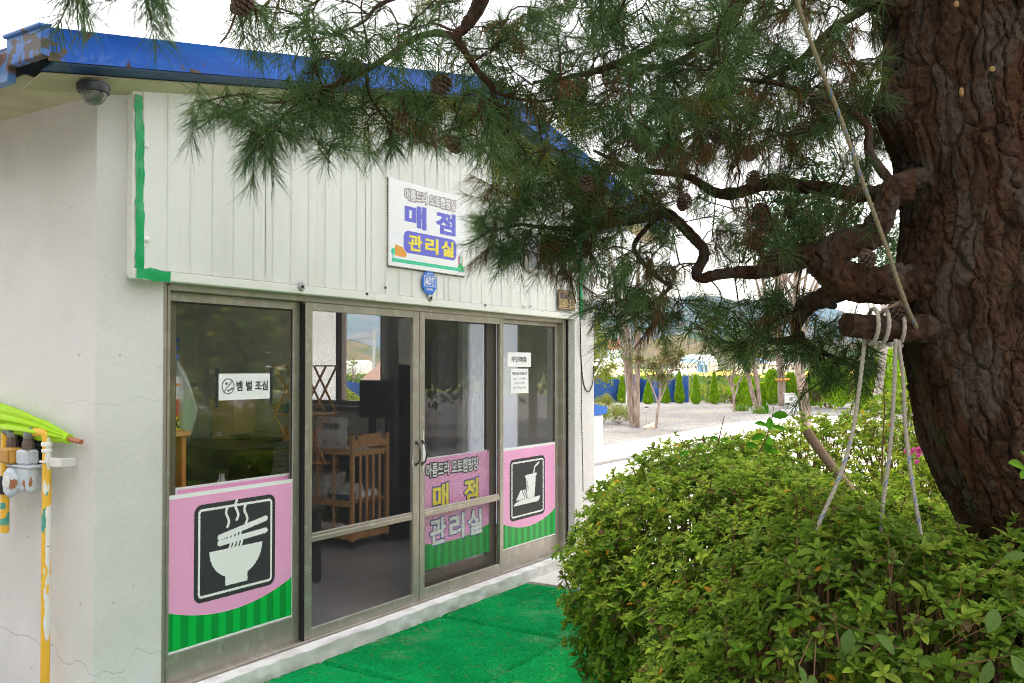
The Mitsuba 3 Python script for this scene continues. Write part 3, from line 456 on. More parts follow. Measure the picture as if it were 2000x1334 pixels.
va, vb = on_y(1024, 529, CLY - .02), on_y(1071, 455, CLY - .02)
vw = put(B, 'window', cat([box(va[0], va[0] + .03, CLY - .03, CLY - .002, va[2], vb[2]), box(vb[0] - .05, vb[0], CLY - .03, CLY - .002, va[2], vb[2]), box(va[0] + .03, vb[0] - .05, CLY - .029, CLY - .002, va[2], va[2] + .03), box(va[0] + .03, vb[0] - .05, CLY - .029, CLY - .002, vb[2] - .03, vb[2])]), ALU)
put(vw, 'pane', box(va[0] + .03, vb[0] - .05, CLY - .016, CLY - .011, va[2] + .03, vb[2] - .03), mat('small_pane', (.05, .06, .085), .08, spec=.8))
# the sliding doors
FT = DT - 0.05
fr = put(B, 'door_frame', cat([box(OX0, OX0 + 0.018, -0.004, 0.12, 0.105, DT, .002), box(OX0 + 0.018, OX0 + 0.030, 0.012, 0.12, 0.105, DT - .012), box(OX0 + 0.030, OX0 + 0.046, 0.002, 0.12, 0.105, DT - .012, .002),
    box(7.285, 7.340, 0.0, 0.12, 0.105, DT, .003), box(OX0 + 0.046, 7.285, 0.0, 0.12, FT + 0.012, DT - 0.001, .003), box(OX0 + 0.046, 7.285, 0.004, 0.12, 0.103, 0.122, .002),
    box(OX0 + 0.046, 7.285, 0.045, 0.055, 0.122, 0.13)]), ALU)
put(fr, 'gap_strip', box(7.3405, 7.3445, -0.02, 0.1, 0.105, DT - .002), RUBBER)
def leaf(name, x0, x1, y, st0, st1, bot, top=0.05, fill='m_glass', z1=FT + 0.010, mid=None, m=ALU):
    z0 = 0.124
    parts = [box(x0, x0 + st0, y, y + 0.03, z0, z1, .003), box(x1 - st1, x1, y, y + 0.03, z0, z1, .003), box(x0 + st0, x1 - st1, y + 0.001, y + 0.029, z0, z0 + bot, .002), box(x0 + st0, x1 - st1, y + 0.001, y + 0.029, z1 - top, z1, .002)]
    if mid: parts += [box(x0 + st0, x1 - st1, y + 0.002, y + 0.028, mid, mid + 0.034, .003), box(x0 + st0, x1 - st1, y + 0.006, y + 0.024, mid + 0.034, mid + 0.055, .002)]
    k = put(B, name, cat(parts), m)
    g = sheet(0, 1, 0, 1, 0); X0, X1, Z0, Z1 = x0 + st0, x1 - st1, z0 + bot, z1 - top
    g = trimesh.Trimesh([[X0, y + .015, Z0], [X1, y + .015, Z0], [X1, y + .015, Z1], [X0, y + .015, Z1]], [[0, 1, 2], [0, 2, 3]], process=False)
    put(k, 'mesh' if fill == 'm_screen' else 'glass', g, fill)
    if fill == 'm_glass': put(k, 'gasket', cat([box(X0, X0 + .006, y + .008, y + .014, Z0, Z1), box(X1 - .006, X1, y + .008, y + .014, Z0, Z1), box(X0 + .006, X1 - .006, y + .008, y + .014, Z1 - .006, Z1)]), RUBBER)
    return k
d1 = leaf('glass_door', OX0 + 0.047, 4.042, 0.046, 0.010, 0.058, 0.155)
d4 = leaf('glass_door', 6.292, 7.284, 0.046, 0.030, 0.066, 0.155, top=0.035)
d2 = leaf('glass_door', 3.12, 4.11, 0.084, 0.05, 0.05, 0.155, m=ALUDK)
d3 = leaf('glass_door', 5.20, 6.30, 0.084, 0.05, 0.14, 0.155, m=ALUDK)
s2 = leaf('screen_door', 4.046, 5.178, 0.006, 0.066, 0.072, 0.062, fill='m_screen', mid=0.715)
s3 = leaf('screen_door', 5.184, 6.290, 0.006, 0.060, 0.052, 0.075, fill='m_screen', mid=0.715)
put(fr, 'meeting_strip', cat([box(4.0425, 4.0455, 0.004, 0.08, 0.125, FT), box(5.1785, 5.1835, 0.012, 0.05, 0.125, FT)]), RUBBER)
def handle(x):
    p = spline([[x, 0.004, 1.258], [x, -0.022, 1.245], [x, -0.034, 1.19], [x, -0.022, 1.125], [x, 0.004, 1.112]], 18)
    return cat([tube(p, 0.0065, 8), lathe([(0, .006), (.012, .005), (.013, 0)], 10, [0, -1, 0], (x, .004, 1.265)), lathe([(0, .006), (.012, .005), (.013, 0)], 10, [0, -1, 0], (x, .004, 1.105))])
put(s2, 'handle', handle(5.142), mat('dark_steel', (0.12, 0.12, 0.13), 0.3, metal=0.9), 40); put(s3, 'handle', handle(5.212), 'm_dark_steel', 40)
def smear(x, z0, z1, w):
    P = [(x + w * (0.5 + 0.6 * math.sin(7 * t + x) * math.sin(3.1 * t)) * math.sin(math.pi * t), z0 + (z1 - z0) * t) for t in np.linspace(0, 1, 22)]
    return wall_print(Polygon(P + [(x - 0.012 * math.sin(math.pi * t), z0 + (z1 - z0) * t) for t in np.linspace(1, 0, 22)]).buffer(0), 0.0045, 0.001)
put(s3, 'scraped_patch', smear(5.228, 1.03, 1.36, 0.022), WHITE); put(s2, 'scraped_patch', smear(5.118, 1.02, 1.27, -0.02), WHITE)

w2 = put(B, 'window', cat([box(WX0 + .04, WX0 + .1, 1.902, 1.95, .952, 2.298), box(WX0 + .04, WX0 + .1, 4.25, 4.298, .952, 2.298), box(WX0 + .04, WX0 + .1, 3.07, 3.13, .99, 2.26), box(WX0 + .04, WX0 + .1, 1.95, 4.25, .952, .99), box(WX0 + .04, WX0 + .1, 1.95, 4.25, 2.26, 2.298)]), ALUDK)
for a_, b_ in ((1.95, 3.07), (3.13, 4.25)): put(w2, 'pane', trimesh.Trimesh([[WX0 + .07, a_, .99], [WX0 + .07, b_, .99], [WX0 + .07, b_, 2.26], [WX0 + .07, a_, 2.26]], [[0, 1, 2], [0, 2, 3]], process=False), 'm_glass')
# window in the far side wall
wf = put(B, 'window', cat([box(WX1 - 0.13, WX1 - 0.06, wy0, wy0 + .04, wz0, wz1), box(WX1 - 0.13, WX1 - 0.06, wy1 - .04, wy1, wz0, wz1), box(WX1 - 0.13, WX1 - 0.06, wy0 + .04, wy1 - .04, wz0, wz0 + .05), box(WX1 - 0.13, WX1 - 0.06, wy0 + .04, wy1 - .04, wz1 - .04, wz1),
     box(WX1 - 0.135, WX1 - 0.055, 3.02, 3.11, wz0 + .05, wz1 - .04)]), mat('window_frame', (0.23, 0.19, 0.17), 0.4, metal=0.3))
def pane(y0, y1, x, b):
    return trimesh.Trimesh([[x, y0, wz0 + .05], [x, y1, wz0 + .05], [x, y1, wz1 - .04], [x, y0, wz1 - .04]], [[0, 1, 2], [0, 2, 3]], process=False)
put(wf, 'pane', pane(wy0 + .04, 3.02, WX1 - .09, 0), 'm_glass')
scene['m_frosted'] = {'type': 'principledthin', 'base_color': rgb(0.88, 0.9, 0.9), 'roughness': 0.5, 'diff_trans': 1.3, 'eta': 1.3}
scene['m_frosted_film'] = {'type': 'principledthin', 'base_color': rgb(0.52, 0.58, 0.68), 'roughness': 0.5, 'diff_trans': 1.1, 'eta': 1.3}
k = put(wf, 'pane', pane(3.11, wy1 - .04, WX1 - .09, 0), 'm_frosted'); labels[k] = {'label': 'frosted half of the window'}
sd = put(B, 'side_door', cat([box(WX1 - .12, WX1 - .05, .661, .70, .161, 2.359), box(WX1 - .12, WX1 - .05, 1.30, 1.339, .161, 2.359), box(WX1 - .12, WX1 - .05, .70, 1.30, 2.31, 2.359), box(WX1 - .12, WX1 - .05, .70, 1.30, .161, .24)]), WHITE)
put(sd, 'pane', trimesh.Trimesh([[WX1 - .085, .70, .24], [WX1 - .085, 1.30, .24], [WX1 - .085, 1.30, 2.31], [WX1 - .085, .70, 2.31]], [[0, 1, 2], [0, 2, 3]], process=False), 'm_frosted_film')
put(B, 'window_sill', box(WX1 - 0.27, WX1 - RW - .002, wy0 - .1, wy1 + .2, wz0 - .06, wz0 - .004, .004), mat('sill_dark', (0.12, 0.12, 0.13), 0.4))
put(B, 'pipe', lathe([(0, 0), (.045, 0), (.045, 2.62), (0, 2.62)], 16, None, (7.50, float(on_x(755, 700, 7.50)[1]), 0.11)), mat('pvc_pipe', (0.55, 0.58, 0.62), 0.4), 40)
# vent hood on the far side
hb = thing('vent_box', 'white wall box with a blue sloped hood beyond the far corner of the shop', 'vent box')
put(hb, 'body', box(7.735, 8.0, -0.05, 0.25, 1.0, 1.34, .01), WHITE)
put(hb, 'hood', trimesh.convex.convex_hull([[7.735, -.06, 1.345], [7.735, .26, 1.345], [8.05, -.06, 1.345], [8.05, .26, 1.345], [7.735, -.06, 1.46], [7.735, .26, 1.46], [8.07, -.06, 1.41], [8.07, .26, 1.41]]), SIGNBLUE)

# ------------------------------------------------------------------ signs and notices
def outlined(parent, name, shp, y, x, z, fill, edge, w):
    put(parent, name + '_outline', wall_print(shp.buffer(w, 4), y, 0.0012, x, z), edge); put(parent, name, wall_print(shp, y - 0.0014, 0.0012, x, z), fill)
SY = CLY - 0.022
SX0, SX1, SZ0, SZ1 = float(on_y(760, 430, SY)[0]), float(on_y(910, 460, SY)[0]), float(on_y(760, 518, SY)[2]), float(on_y(760, 346, SY)[2])
sg = thing('shop_sign', 'square white shop sign in blue and yellow Korean lettering on the ribbed cladding', 'sign')
put(sg, 'board', box(SX0, SX1, SY, SY + 0.014, SZ0, SZ1, .003), mat('sign_board', (0.80, 0.81, 0.84), 0.35))
put(sg, 'board_edge', box(SX0 - .006, SX1 + .004, SY + .0145, SY + .020, SZ0 - .008, SZ1 + .004), ALUDK)
y1 = SY - 0.0015
outlined(sg, 'lettering', text('아름드리 오토캠핑장', 0.078, 0.60, 2.2), y1, SX0 + .165, SZ0 + 0.475, WHITE, GREY, 0.009)
for s, xx in (('매', .165), ('점', .520)): put(sg, 'lettering', wall_print(text(s, 0.165, 0.245, 4.5), y1, .0012, SX0 + xx, SZ0 + .285), VIOLET)
put(sg, 'panel', wall_print(rrect(.155, .105, .775, .260, .05), y1, .0012, SX0, SZ0), VIOLET)
for i, s in enumerate('관리실'): put(sg, 'lettering', wall_print(text(s, 0.115, 0.155, 3.6), y1 - .0014, .0012, SX0 + .205 + .19 * i, SZ0 + .125), YELLOW)
put(sg, 'stripe', wall_print(sbox(.03, .03, .88, .055), y1, .0012, SX0, SZ0), MINT)
put(sg, 'tent_picture', wall_print(Polygon([(.06, .075), (.17, .07), (.19, .095), (.14, .14), (.065, .15)]), y1, .0012, SX0, SZ0), ORANGE)
put(sg, 'tree_picture', wall_print(unary_union([Point(.042, .10).buffer(.022), sbox(.038, .056, .046, .1)]), y1, .0012, SX0, SZ0), MINT)
for j, (c, x0) in enumerate(((REDP, .80), (NAVY, .815), (MINT, .835), (ORANGE, .85))): put(sg, 'figure_picture', wall_print(affinity.rotate(sbox(x0, .07, x0 + .008, .15), 12 - 8 * j), y1, .0012, SX0, SZ0), c)
put(sg, 'bush_picture', wall_print(Point(.83, .055).buffer(.035).intersection(sbox(0, .056, 1, 1)), y1, .0012, SX0, SZ0), GREEN2)

oc = thing('alarm_sign', 'small blue octagonal security company sign below the shop sign', 'sign')
OX, _, OZ = map(float, on_y(838.5, 552, CLY - .015))
octa = Polygon([(0.088 * math.cos(a), 0.092 * math.sin(a)) for a in np.radians(np.arange(22.5, 360, 45))])
m = extrude(octa, 0.006); v = m.vertices; m.vertices = np.stack([v[:, 0] + OX, CLY - 0.012 - v[:, 2], v[:, 1] + OZ], 1); m.fix_normals()
put(oc, 'plate', m, SIGNBLUE)
oy = CLY - 0.0195
put(oc, 'border', wall_print(sbox(-.066, -.03, .066, .048).difference(sbox(-.062, -.026, .062, .044)), oy, .0012, OX, OZ), WHITE)
put(oc, 'lettering', wall_print(text('ADT', .055, .112, 3), oy - .0001, .0012, OX - .056, OZ - .018), WHITE)
put(oc, 'lettering', wall_print(text('1588-6400', .014, .075, 2), oy, .0012, OX - .037, OZ - .056), WHITE)
put(oc, 'lettering', wall_print(text('경비 구역', .014, .060, 1), oy, .0012, OX - .03, OZ + .056), WHITE)

ap = thing('address_plate', 'brown address plate with gold house number at the far end of the cladding', 'sign')
a0, a1 = on_y(1091, 606, CLY - .03), on_y(1124, 568, CLY - .03)
put(ap, 'plate', box(a0[0], a1[0], CLY - .03, CLY - .018, 2.32, 2.50, .004), mat('brown_enamel', (0.085, 0.06, 0.055), 0.35))
GOLD = mat('gold_print', (0.62, 0.42, 0.16), 0.4)
put(ap, 'lettering', wall_print(text('180-13', .075, (a1[0] - a0[0]) * .86, 1.5), CLY - .0315, .0012, a0[0] + .02, 2.345), GOLD)
put(ap, 'border', wall_print(sbox(.012, .012, a1[0] - a0[0] - .012, .168).difference(sbox(.017, .017, a1[0] - a0[0] - .017, .163)), CLY - .0315, .0012, a0[0], 2.32), GOLD)
put(ap, 'lettering', wall_print(text('구리로', .022, .13, 1), CLY - .0315, .0012, a0[0] + .08, 2.455), GOLD)

def poster(x0, x1, z0, z1, y, label, kind):
    k = thing('poster', label, 'poster'); w, h = x1 - x0, z1 - z0
    put(k, 'sheet', box(x0, x1, y, y + 0.003, z0, z1), WHITE)
    fld = sbox(.012, .012, w - .006, h - .022)
    if kind == 'name': fld = sbox(0, 0, w, h - .008)
    ts = np.linspace(0, 1, 30); f0 = 0.145 if kind != 'name' else .17
    cz = lambda t: f0 + (0.36 * (t - .48) ** 2 if kind != 'name' else .16 * (t - .4) ** 2)
    low = Polygon([(0, 0)] + [(w * t, cz(t)) for t in ts] + [(w, 0)])
    put(k, 'pink_print', wall_print(fld.difference(low), y - .0014, .0012, x0, z0), PINK)
    g = fld.intersection(low); put(k, 'green_band', wall_print(g, y - .0014, .0012, x0, z0), GREEN1)
    n = 9
    for i in range(n):
        s = g.intersection(sbox(w * (i + .5) / n - .0, 0, w * (i + 1) / n, 1))
        if not s.is_empty and s.area > 1e-6: put(k, 'stripe', wall_print(s, y - .0028, .0012, x0, z0), GREEN2)
    if kind == 'name':
        outlined(k, 'lettering', text('아름드리 오토캠핑장', .105, w * .80, 2.0), y - .0014 - .0014, x0 + .01, z0 + h - .15, WHITE, INK, .010)
        for i, s in enumerate('매점'): outlined(k, 'lettering', text(s, .20, .20, 3.6), y - .0028, x0 + .09 + .40 * i, z0 + h - .41, YELLOW, NAVY, .010)
        for i, s in enumerate('관리실'): outlined(k, 'lettering', text(s, .20, .20, 3.6), y - .0028, x0 + .055 + .245 * i, z0 + h - .66, WHITE, NAVY, .008)
    else:
        cx, cz0, pw, ph = w * .525, h * .272, .33, .61
        if kind == 'cup': cx, ph, pw, cz0 = w * .465, .59, .33, h * .262
        a = rrect(cx - pw, cz0 - .0, cx + pw, cz0 + ph, .055) if kind == 'noodle' else rrect(cx - pw, cz0, cx + pw, cz0 + ph, .055)
        y2 = y - .0028
        put(k, 'symbol_plate', wall_print(affinity.scale(a, .88, .88, origin=(cx, cz0)), y2, .0012, x0, z0), INK)
        put(k, 'symbol_border', wall_print(affinity.scale(a.buffer(-.028).difference(a.buffer(-.043)), .88, .88, origin=(cx, cz0)), y2 - .0014, .0012, x0, z0), WHITE)
        S, a0_ = [], a; shr = lambda g: affinity.scale(g, .88, .88, origin=(cx, cz0))
        if kind == 'noodle':
            bowl = Point(0, 0).buffer(.215, 24).intersection(sbox(-1, -1, 1, 0)); bowl = unary_union([affinity.scale(bowl, 1, .9, origin=(0, 0)), sbox(-.09, -.235, .09, -.16)])
            S.append(affinity.translate(bowl, cx + .0, cz0 + .305))
            S.append(LineString([(cx - .135, cz0 + .385), (cx + .245, cz0 + .455)]).buffer(.018)); S.append(LineString([(cx - .135, cz0 + .348), (cx + .245, cz0 + .375)]).buffer(.018))
            for i in range(4): S.append(LineString([(cx - .055 + .03 * i, cz0 + .40), (cx - .065 + .03 * i, cz0 + .36), (cx - .045 + .03 * i, cz0 + .335), (cx - .060 + .03 * i, cz0 + .30)]).buffer(.008))
            for i, s in enumerate((0, .035, .0)):
                S.append(LineString([(cx - .075 + .075 * i + .012 * math.sin(q * 6.3), cz0 + .445 + s + .125 * q) for q in np.linspace(0, 1, 12)]).buffer(.009))
        else:
            S.append(Polygon([(cx - .01, cz0 + .19), (cx - .04, cz0 + .40), (cx + .15, cz0 + .41), (cx + .12, cz0 + .19)])); S.append(LineString([(cx - .045, cz0 + .405), (cx + .155, cz0 + .415)]).buffer(.012))
            S.append(LineString([(cx + .10, cz0 + .41), (cx + .13, cz0 + .49), (cx + .21, cz0 + .525)]).buffer(.009))
            S.append(Polygon([(cx - .26, cz0 + .14), (cx + .2, cz0 + .14), (cx + .22, cz0 + .17), (cx + .23, cz0 + .19), (cx - .14, cz0 + .185), (cx - .24, cz0 + .165)]))
            sw_ = Polygon([(cx - .22, cz0 + .19), (cx - .14, cz0 + .28), (cx - .03, cz0 + .28), (cx - .02, cz0 + .19)])
            for i in range(3): sw_ = sw_.difference(LineString([(cx - .11 + .035 * i, cz0 + .275), (cx - .06 + .035 * i, cz0 + .2)]).buffer(.005))
            S.append(sw_); S = [unary_union(S).difference(LineString([(cx - .01, cz0 + .36), (cx + .0, cz0 + .28)]).buffer(.005))]
        put(k, 'symbol', wall_print(shr(unary_union(S)), y2 - .0014, .0012, x0, z0), WHITE)
    return k
poster(3.076, 3.984, .282, 1.120, 0.047, 'pink poster with a black noodle bowl symbol on the first glass door', 'noodle')
poster(6.322, 7.214, .282, 1.125, 0.047, 'pink poster with a black drink cup and sandwich symbol on the last glass door', 'cup')
pk = poster(5.345, float(on_y(955, 960, .085)[0]), .30, 1.13, 0.085, 'pink poster with yellow Korean lettering behind the mesh of the screen door', 'name')
p5 = thing('poster', 'top edge of a second pink poster on the leaf slid behind the noodle poster', 'poster')
put(p5, 'sheet', box(3.172, 4.058, .086, .088, .31, 1.152), WHITE); put(p5, 'pink_print', wall_print(sbox(.01, .02, .876, .828), .0855, .0012, 3.172, .31), PINK)

def notice(x0, x1, z0, z1, y, label, rows, name='notice'):
    k = thing(name, label, 'notice'); put(k, 'sheet', box(x0, x1, y, y + .002, z0, z1), PAPER)
    for s, hx, wx, dx, dz, b, mt in rows: put(k, 'lettering', wall_print(text(s, hx, wx, b), y - .0013, .0012, x0 + dx, z0 + dz), mt)
    return k
s0, s1 = on_y(427, 773, .058), on_y(527, 727, .058)
nt = notice(s0[0], s1[0], 1.615, 1.765, .057, 'white warning notice about snakes and bees taped to the first glass door', [('뱀·벌 조심', .058, .235, .125, .05, 3, INK)])
ring = Point(0.065, .078).buffer(.045); ring = ring.difference(Point(.065, .078).buffer(.040)); bar = LineString([(.034, .046), (.096, .11)]).buffer(.0028)
put(nt, 'symbol', wall_print(unary_union([ring, bar, Point(.053, .094).buffer(.008), LineString([(.06, .055), (.07, .05), (.074, .06), (.084, .056), (.09, .068), (.098, .066)]).buffer(.003)]), .0557, .0012, s0[0], 1.615), INK)
for sx in (s0[0] - .022, s1[0] + .001): put(nt, 'tape', box(sx, sx + .021, .0575, .0585, 1.575, 1.80), BLACK)
n0, n1 = on_y(991, 718, .058), on_y(1037, 687, .058)
notice(n0[0], n1[0], 1.805, 1.93, .057, 'white paper with bold Korean heading taped high on the last glass door', [('무인매점', .05, .24, .06, .04, 2.5, INK)])
notice(n0[0] + .05, n0[0] + .335, 1.58, 1.79, .057, 'small white price notice with several lines of text under the heading paper', [('한방 양념 오리불고기', .026, .235, .025, .155, 1.5, INK), ('600g - 20,000원', .022, .2, .04, .112, 0, GREY), ('(포장 주문 판매)', .022, .16, .06, .075, 0, GREY), ('010.9556.8214', .018, .2, .04, .038, 0, GREY)])

# green tape round the edge of the cladding
def ragged(pts, w, seed, y):
    r = random.Random(seed); L = LineString(pts); n = max(8, int(L.length / .03)); A, Bq = [], []
    for i in range(n + 1):
        p, q = L.interpolate(i / n, True), L.interpolate(min(1, i / n + .01), True); d = np.array([q.x - p.x, q.y - p.y]); d = d / (np.linalg.norm(d) + 1e-9) if i < n else dl; dl = d; nn = np.array([-d[1], d[0]])
        ww = w * (.82 + .36 * r.random()); A.append(np.array([p.x, p.y]) + nn * ww * .5); Bq.append(np.array([p.x, p.y]) - nn * ww * (.5 - .15 * r.random()))
    s = Polygon([tuple(a) for a in A] + [tuple(b) for b in Bq[::-1]]).buffer(0)
    m = extrude(s, .002); m = m.subdivide_to_size(.06); v = m.vertices
    wob = .010 * (meshkit.noise(np.c_[v[:, :2] * 14, v[:, 0] * 0], seed) - .2)
    m.vertices = np.stack([v[:, 0], y - v[:, 2] - np.maximum(wob, 0), v[:, 1]], 1); m.fix_normals(); return m
zc = float(fz(CX0))
q0, q1, q2, q3 = on_y(268, 186, CLY), on_y(272, 300, CLY), on_y(266, 535, CLY), on_y(328, 545, CLY)
single('green_tape', 'wrinkled green tape down the near edge of the cladding', 'tape', ragged([(q0[0], q0[2]), (q1[0], q1[2]), (q2[0] + .012, q2[2] - .0)], .048, 3, CLY - .003), TAPE)
single('green_tape', 'short strip of green tape along the lower near corner of the cladding', 'tape', ragged([(q2[0] - .01, q2[2] + .005), (q3[0], q3[2] + .005)], .062, 4, CLY - .015), TAPE)
single('green_tape', 'green tape down the far edge of the cladding', 'tape', ragged([(CX1 - .01, 3.25), (CX1 - .02, 2.8), (CX1 - .015, 2.27)], .05, 5, CLY - .016), TAPE)
# little wall lamps / sensors, dome camera
for px, py, lb in ((588, 560, 'small round grey sensor on the trim above the join of the first two doors'), (839, 582, 'small round grey sensor on the trim under the blue octagon')):
    k = thing('wall_sensor', lb, 'sensor'); q = on_y(px, py, CLY - .012)
    put(k, 'base', lathe([(0, .014), (.022, .013), (.027, .006), (.028, 0)], 20, [0, -1, 0], q), STEEL, 40); put(k, 'lens', lathe([(0, .022), (.007, .020), (.011, .0135)], 16, [0, -1, 0], q), BLACK, 40)
for px, py, lb in ((1024, 597, 'white round sensor on the trim near the address plate'), (284, 284, 'white round sensor beside the near tape, high on the cladding'), (285, 468, 'white round sensor beside the near tape, low on the cladding')):
    q = on_y(px, py, CLY - .012 if px > 500 else CLY); single('wall_sensor', lb, 'sensor', lathe([(0, .018), (.009, .017), (.015, .011), (.018, 0)], 18, [0, -1, 0], q), WHITE, 40)
dc = thing('dome_camera', 'dark domed security camera under the corner of the eave', 'security camera')
q = on_y(183, 152, -.13); q[2] = 3.135
put(dc, 'base', lathe([(0, .0), (.068, .0), (.075, -.012), (.072, -.042), (.063, -.045), (0, -.045)][::-1], 32, None, q), mat('camera_base', (0.03, 0.035, 0.04), 0.4), 40)
put(dc, 'dome', lathe([(.059 * math.cos(t), -.043 - .058 * math.sin(t)) for t in np.linspace(0, math.pi / 2, 12)], 32, None, q), mat('smoked_dome', (0.10, 0.105, 0.09), 0.12, spec=0.7), True)
# cable down the far pier
cb = [on_y(1131, 505, -.115), on_y(1133, 620, -.115), on_y(1135, 700, -.092), on_y(1140, 750, -.092), on_y(1150, 765, -.10), on_y(1158, 745, -.10), on_y(1159, 715, -.10)]
ck = thing('wall_cable', 'thin black cable hanging in a loop down the far white pier', 'cable')
put(ck, 'loop', tube(spline(cb, 50), .0055, 6), RUBBER, 40); put(ck, 'drop', tube(spline([on_y(1134, 640, -.092), on_y(1136, 760, -.092), on_y(1136, 810, -.092), on_y(1138, 890, -.091), on_y(1139, 960, -.091)], 40), .003, 5), RUBBER, 40)
put(ck, 'clip', box(*[c for p in (0,) for c in (on_y(1136, 812, -.1)[0] - .008, on_y(1136, 812, -.1)[0] + .008)], -.10, -.088, on_y(1136, 812, -.1)[2] - .006, on_y(1136, 812, -.1)[2] + .006), STEEL)

# ------------------------------------------------------------------ on the near side wall: gas meter, pipe, umbrella
WX = WX0
PIPE_Y = float(on_x(92, 850, WX - .075)[1])
def c_pipe(p, n, uv):
    a = FB(p.x * 30, p.y * 30, p.z * 5, octaves=4); front = p.y - PIPE_Y
    col = MIX([0.72, 0.40, 0.03], [0.80, 0.48, 0.05], a)
    white = ST(0.48, 0.52, a + 14.0 * (-front - 0.0185) - 0.03 + 0.16 * ST(0.95, 1.15, p.z) * N(p.x * 9, p.y * 9, p.z * 14)); col = MIX(col, [0.72, 0.70, 0.68], white)
    teal = ST(0.5, 0.53, N(p.x * 20, p.y * 20, p.z * 22 + 3)) * ST(0.98, 1.0, p.z) * (1 - ST(1.20, 1.22, p.z))
    col = MIX(col, [0.0, 0.30, 0.28], teal * (1 - white) * 0.9)
    return MIX(col, [0.06, 0.05, 0.045], ST(0.765, 0.78, FB(p.x * 25, p.y * 25, p.z * 25, octaves=4)))
PIPE = mat('painted_pipe', mikit.proc(c_pipe), 0.5)
def c_meter(p, n, uv):
    b = FB(p.y * 24, p.z * 24, p.x * 24, octaves=4)
    return MIX(MIX([0.42, 0.46, 0.52], [0.55, 0.60, 0.67], b), [0.30, 0.12, 0.05], ST(0.61, 0.66, FB(p.y * 16 + 7, p.z * 9, p.x * 16, octaves=5)))
METER = mat('meter_paint', mikit.proc(c_meter), 0.45)
FIT = mat('grey_fitting', (0.23, 0.235, 0.24), 0.5, metal=0.3)
BRASS = mat('regulator', (0.46, 0.23, 0.05), 0.5)
def wp(px, py, off): return on_x(px, py, WX - off)
gm = thing('gas_pipe', 'orange gas pipe with peeling white paint rising up the near side wall', 'pipe')
pb, pt = wp(95, 1400, .075), wp(92, 850, .075)
elb = wp(62, 842, .075)
run = [[pt[0], pt[1], -0.02], [pt[0], pt[1], .6], [pt[0], pt[1], pt[2] - .04], [pt[0], pt[1] + .004, pt[2] - .01], [pt[0], pt[1] + .03, pt[2] + .012], [pt[0], elb[1] - .02, pt[2] + .012]]
put(gm, 'pipe', tube(np.vstack([[run[0]], [run[1]], spline(run[2:], 14)]), .0215, 20), PIPE, 40)
put(gm, 'collar', cat([lathe([(.022, 0), (.027, .003), (.027, .02), (.022, .023)], 20, None, (pt[0], pt[1], pt[2] - .055)), lathe([(.022, 0), (.026, .003), (.026, .015), (.022, .018)], 20, None, (pt[0], pt[1], pt[2] - .085))]), WHITE, 40)
cz = wp(110, 903, .07)[2]
put(gm, 'bracket', cat([box(pt[0] - .026, pt[0] + .026, pt[1] - .028, pt[1] + .028, cz - .006, cz + .006, .003), box(pt[0] - .006, pt[0] + .006, pt[1] - .11, pt[1] - .024, cz - .024, cz + .022, .003), box(pt[0] - .01, WX - .001, pt[1] - .135, pt[1] - .105, cz - .02, cz + .02, .003)]), mat('bracket_white', (.66, .64, .63), .6))
mt = thing('gas_meter', 'grey blue gas meter with rusty body and brass regulator box on the side wall', 'gas meter')
def rnd(pts, r): 
    s = trimesh.creation.icosphere(2, 1.0); P = []
    for p in pts: P.append(s.vertices * r + np.asarray(p))
    return trimesh.convex.convex_hull(np.vstack(P))
c = wp(38, 945, .11)
yB = lambda px: wp(px, 900, .1)[1]
ya, yb = yB(10), yB(75)
zb, zm, zt_ = wp(40, 970, .1)[2], wp(40, 910, .1)[2], wp(40, 880, .1)[2]
ym = (ya + yb) / 2; x_ = WX - .11
put(mt, 'body', cat([rnd([[x_ + .02, ym - .075, zb + .05], [x_ + .02, ym + .035, zb + .05], [x_ + .02, ym - .085, zm - .02], [x_ + .02, ym + .045, zm - .02], [x_ + .06, ym - .06, zb + .06], [x_ + .06, ym - .06, zm - .03]], .03)]), METER, 40)
put(mt, 'diaphragm', rnd([[x_ - .02, ym + .04 + .035 * math.cos(a), (zb + zm) / 2 - .005 + .055 * math.sin(a)] for a in np.linspace(0, 6.2, 10)], .022), METER, 40)
put(mt, 'face', lathe([(0, .004), (.030, .003), (.033, 0)], 24, [-1, 0, 0], (x_ - .043, ym + .04, (zb + zm) / 2)), mat('meter_face', (.60, .63, .62), .4), 40)
put(mt, 'flange', box(x_ - .02, x_ + .07, ym - .13, ym + .09, zm - .004, zm + .008, .003), METER)
put(mt, 'index_box', box(x_ - .035, x_ + .03, ym + .015, ym + .13, zm + .012, zt_ + .012, .008), BRASS)
put(mt, 'index_lid', box(x_ - .045, x_ - .034, ym + .035, ym + .115, zm + .02, zt_ + .004, .004), BRASS)
put(mt, 'block', box(x_ - .015, x_ + .055, ym - .085, ym + .014, zm + .009, zt_ + .006, .01), METER)
for yy, lab in ((elb[1] + .02, 0), (elb[1] + .165, 1)):
    put(mt, 'union', cat([lathe([(0, 0), (.030, 0), (.030, .035), (.025, .04), (.02, .10), (0, .10)], 8, None, (x_ + .03, yy, zt_ + .008))]), mat('rusty_union', (.12, .09, .075), .6) if not lab else 'm_rusty_union')
    e0 = [x_ + .03, yy, zt_ + .09]; zz = pt[2] + .012
    put(mt, 'elbow', tube(spline([e0, [x_ + .03, yy, zz - .03], [x_ + .03, yy - .012, zz - .004], [x_ + .032, yy - .05, zz]] if lab == 0 else [e0, [x_ + .03, yy, zz - .03], [x_ + .03, yy + .012, zz - .004], [x_ + .03, yy + .06, zz]], 14), .024, 16), FIT, 40)
p2 = thing('gas_pipe', 'second peeling gas pipe and dark valve at the edge of the view beside the meter', 'pipe')
yy = elb[1] + .24
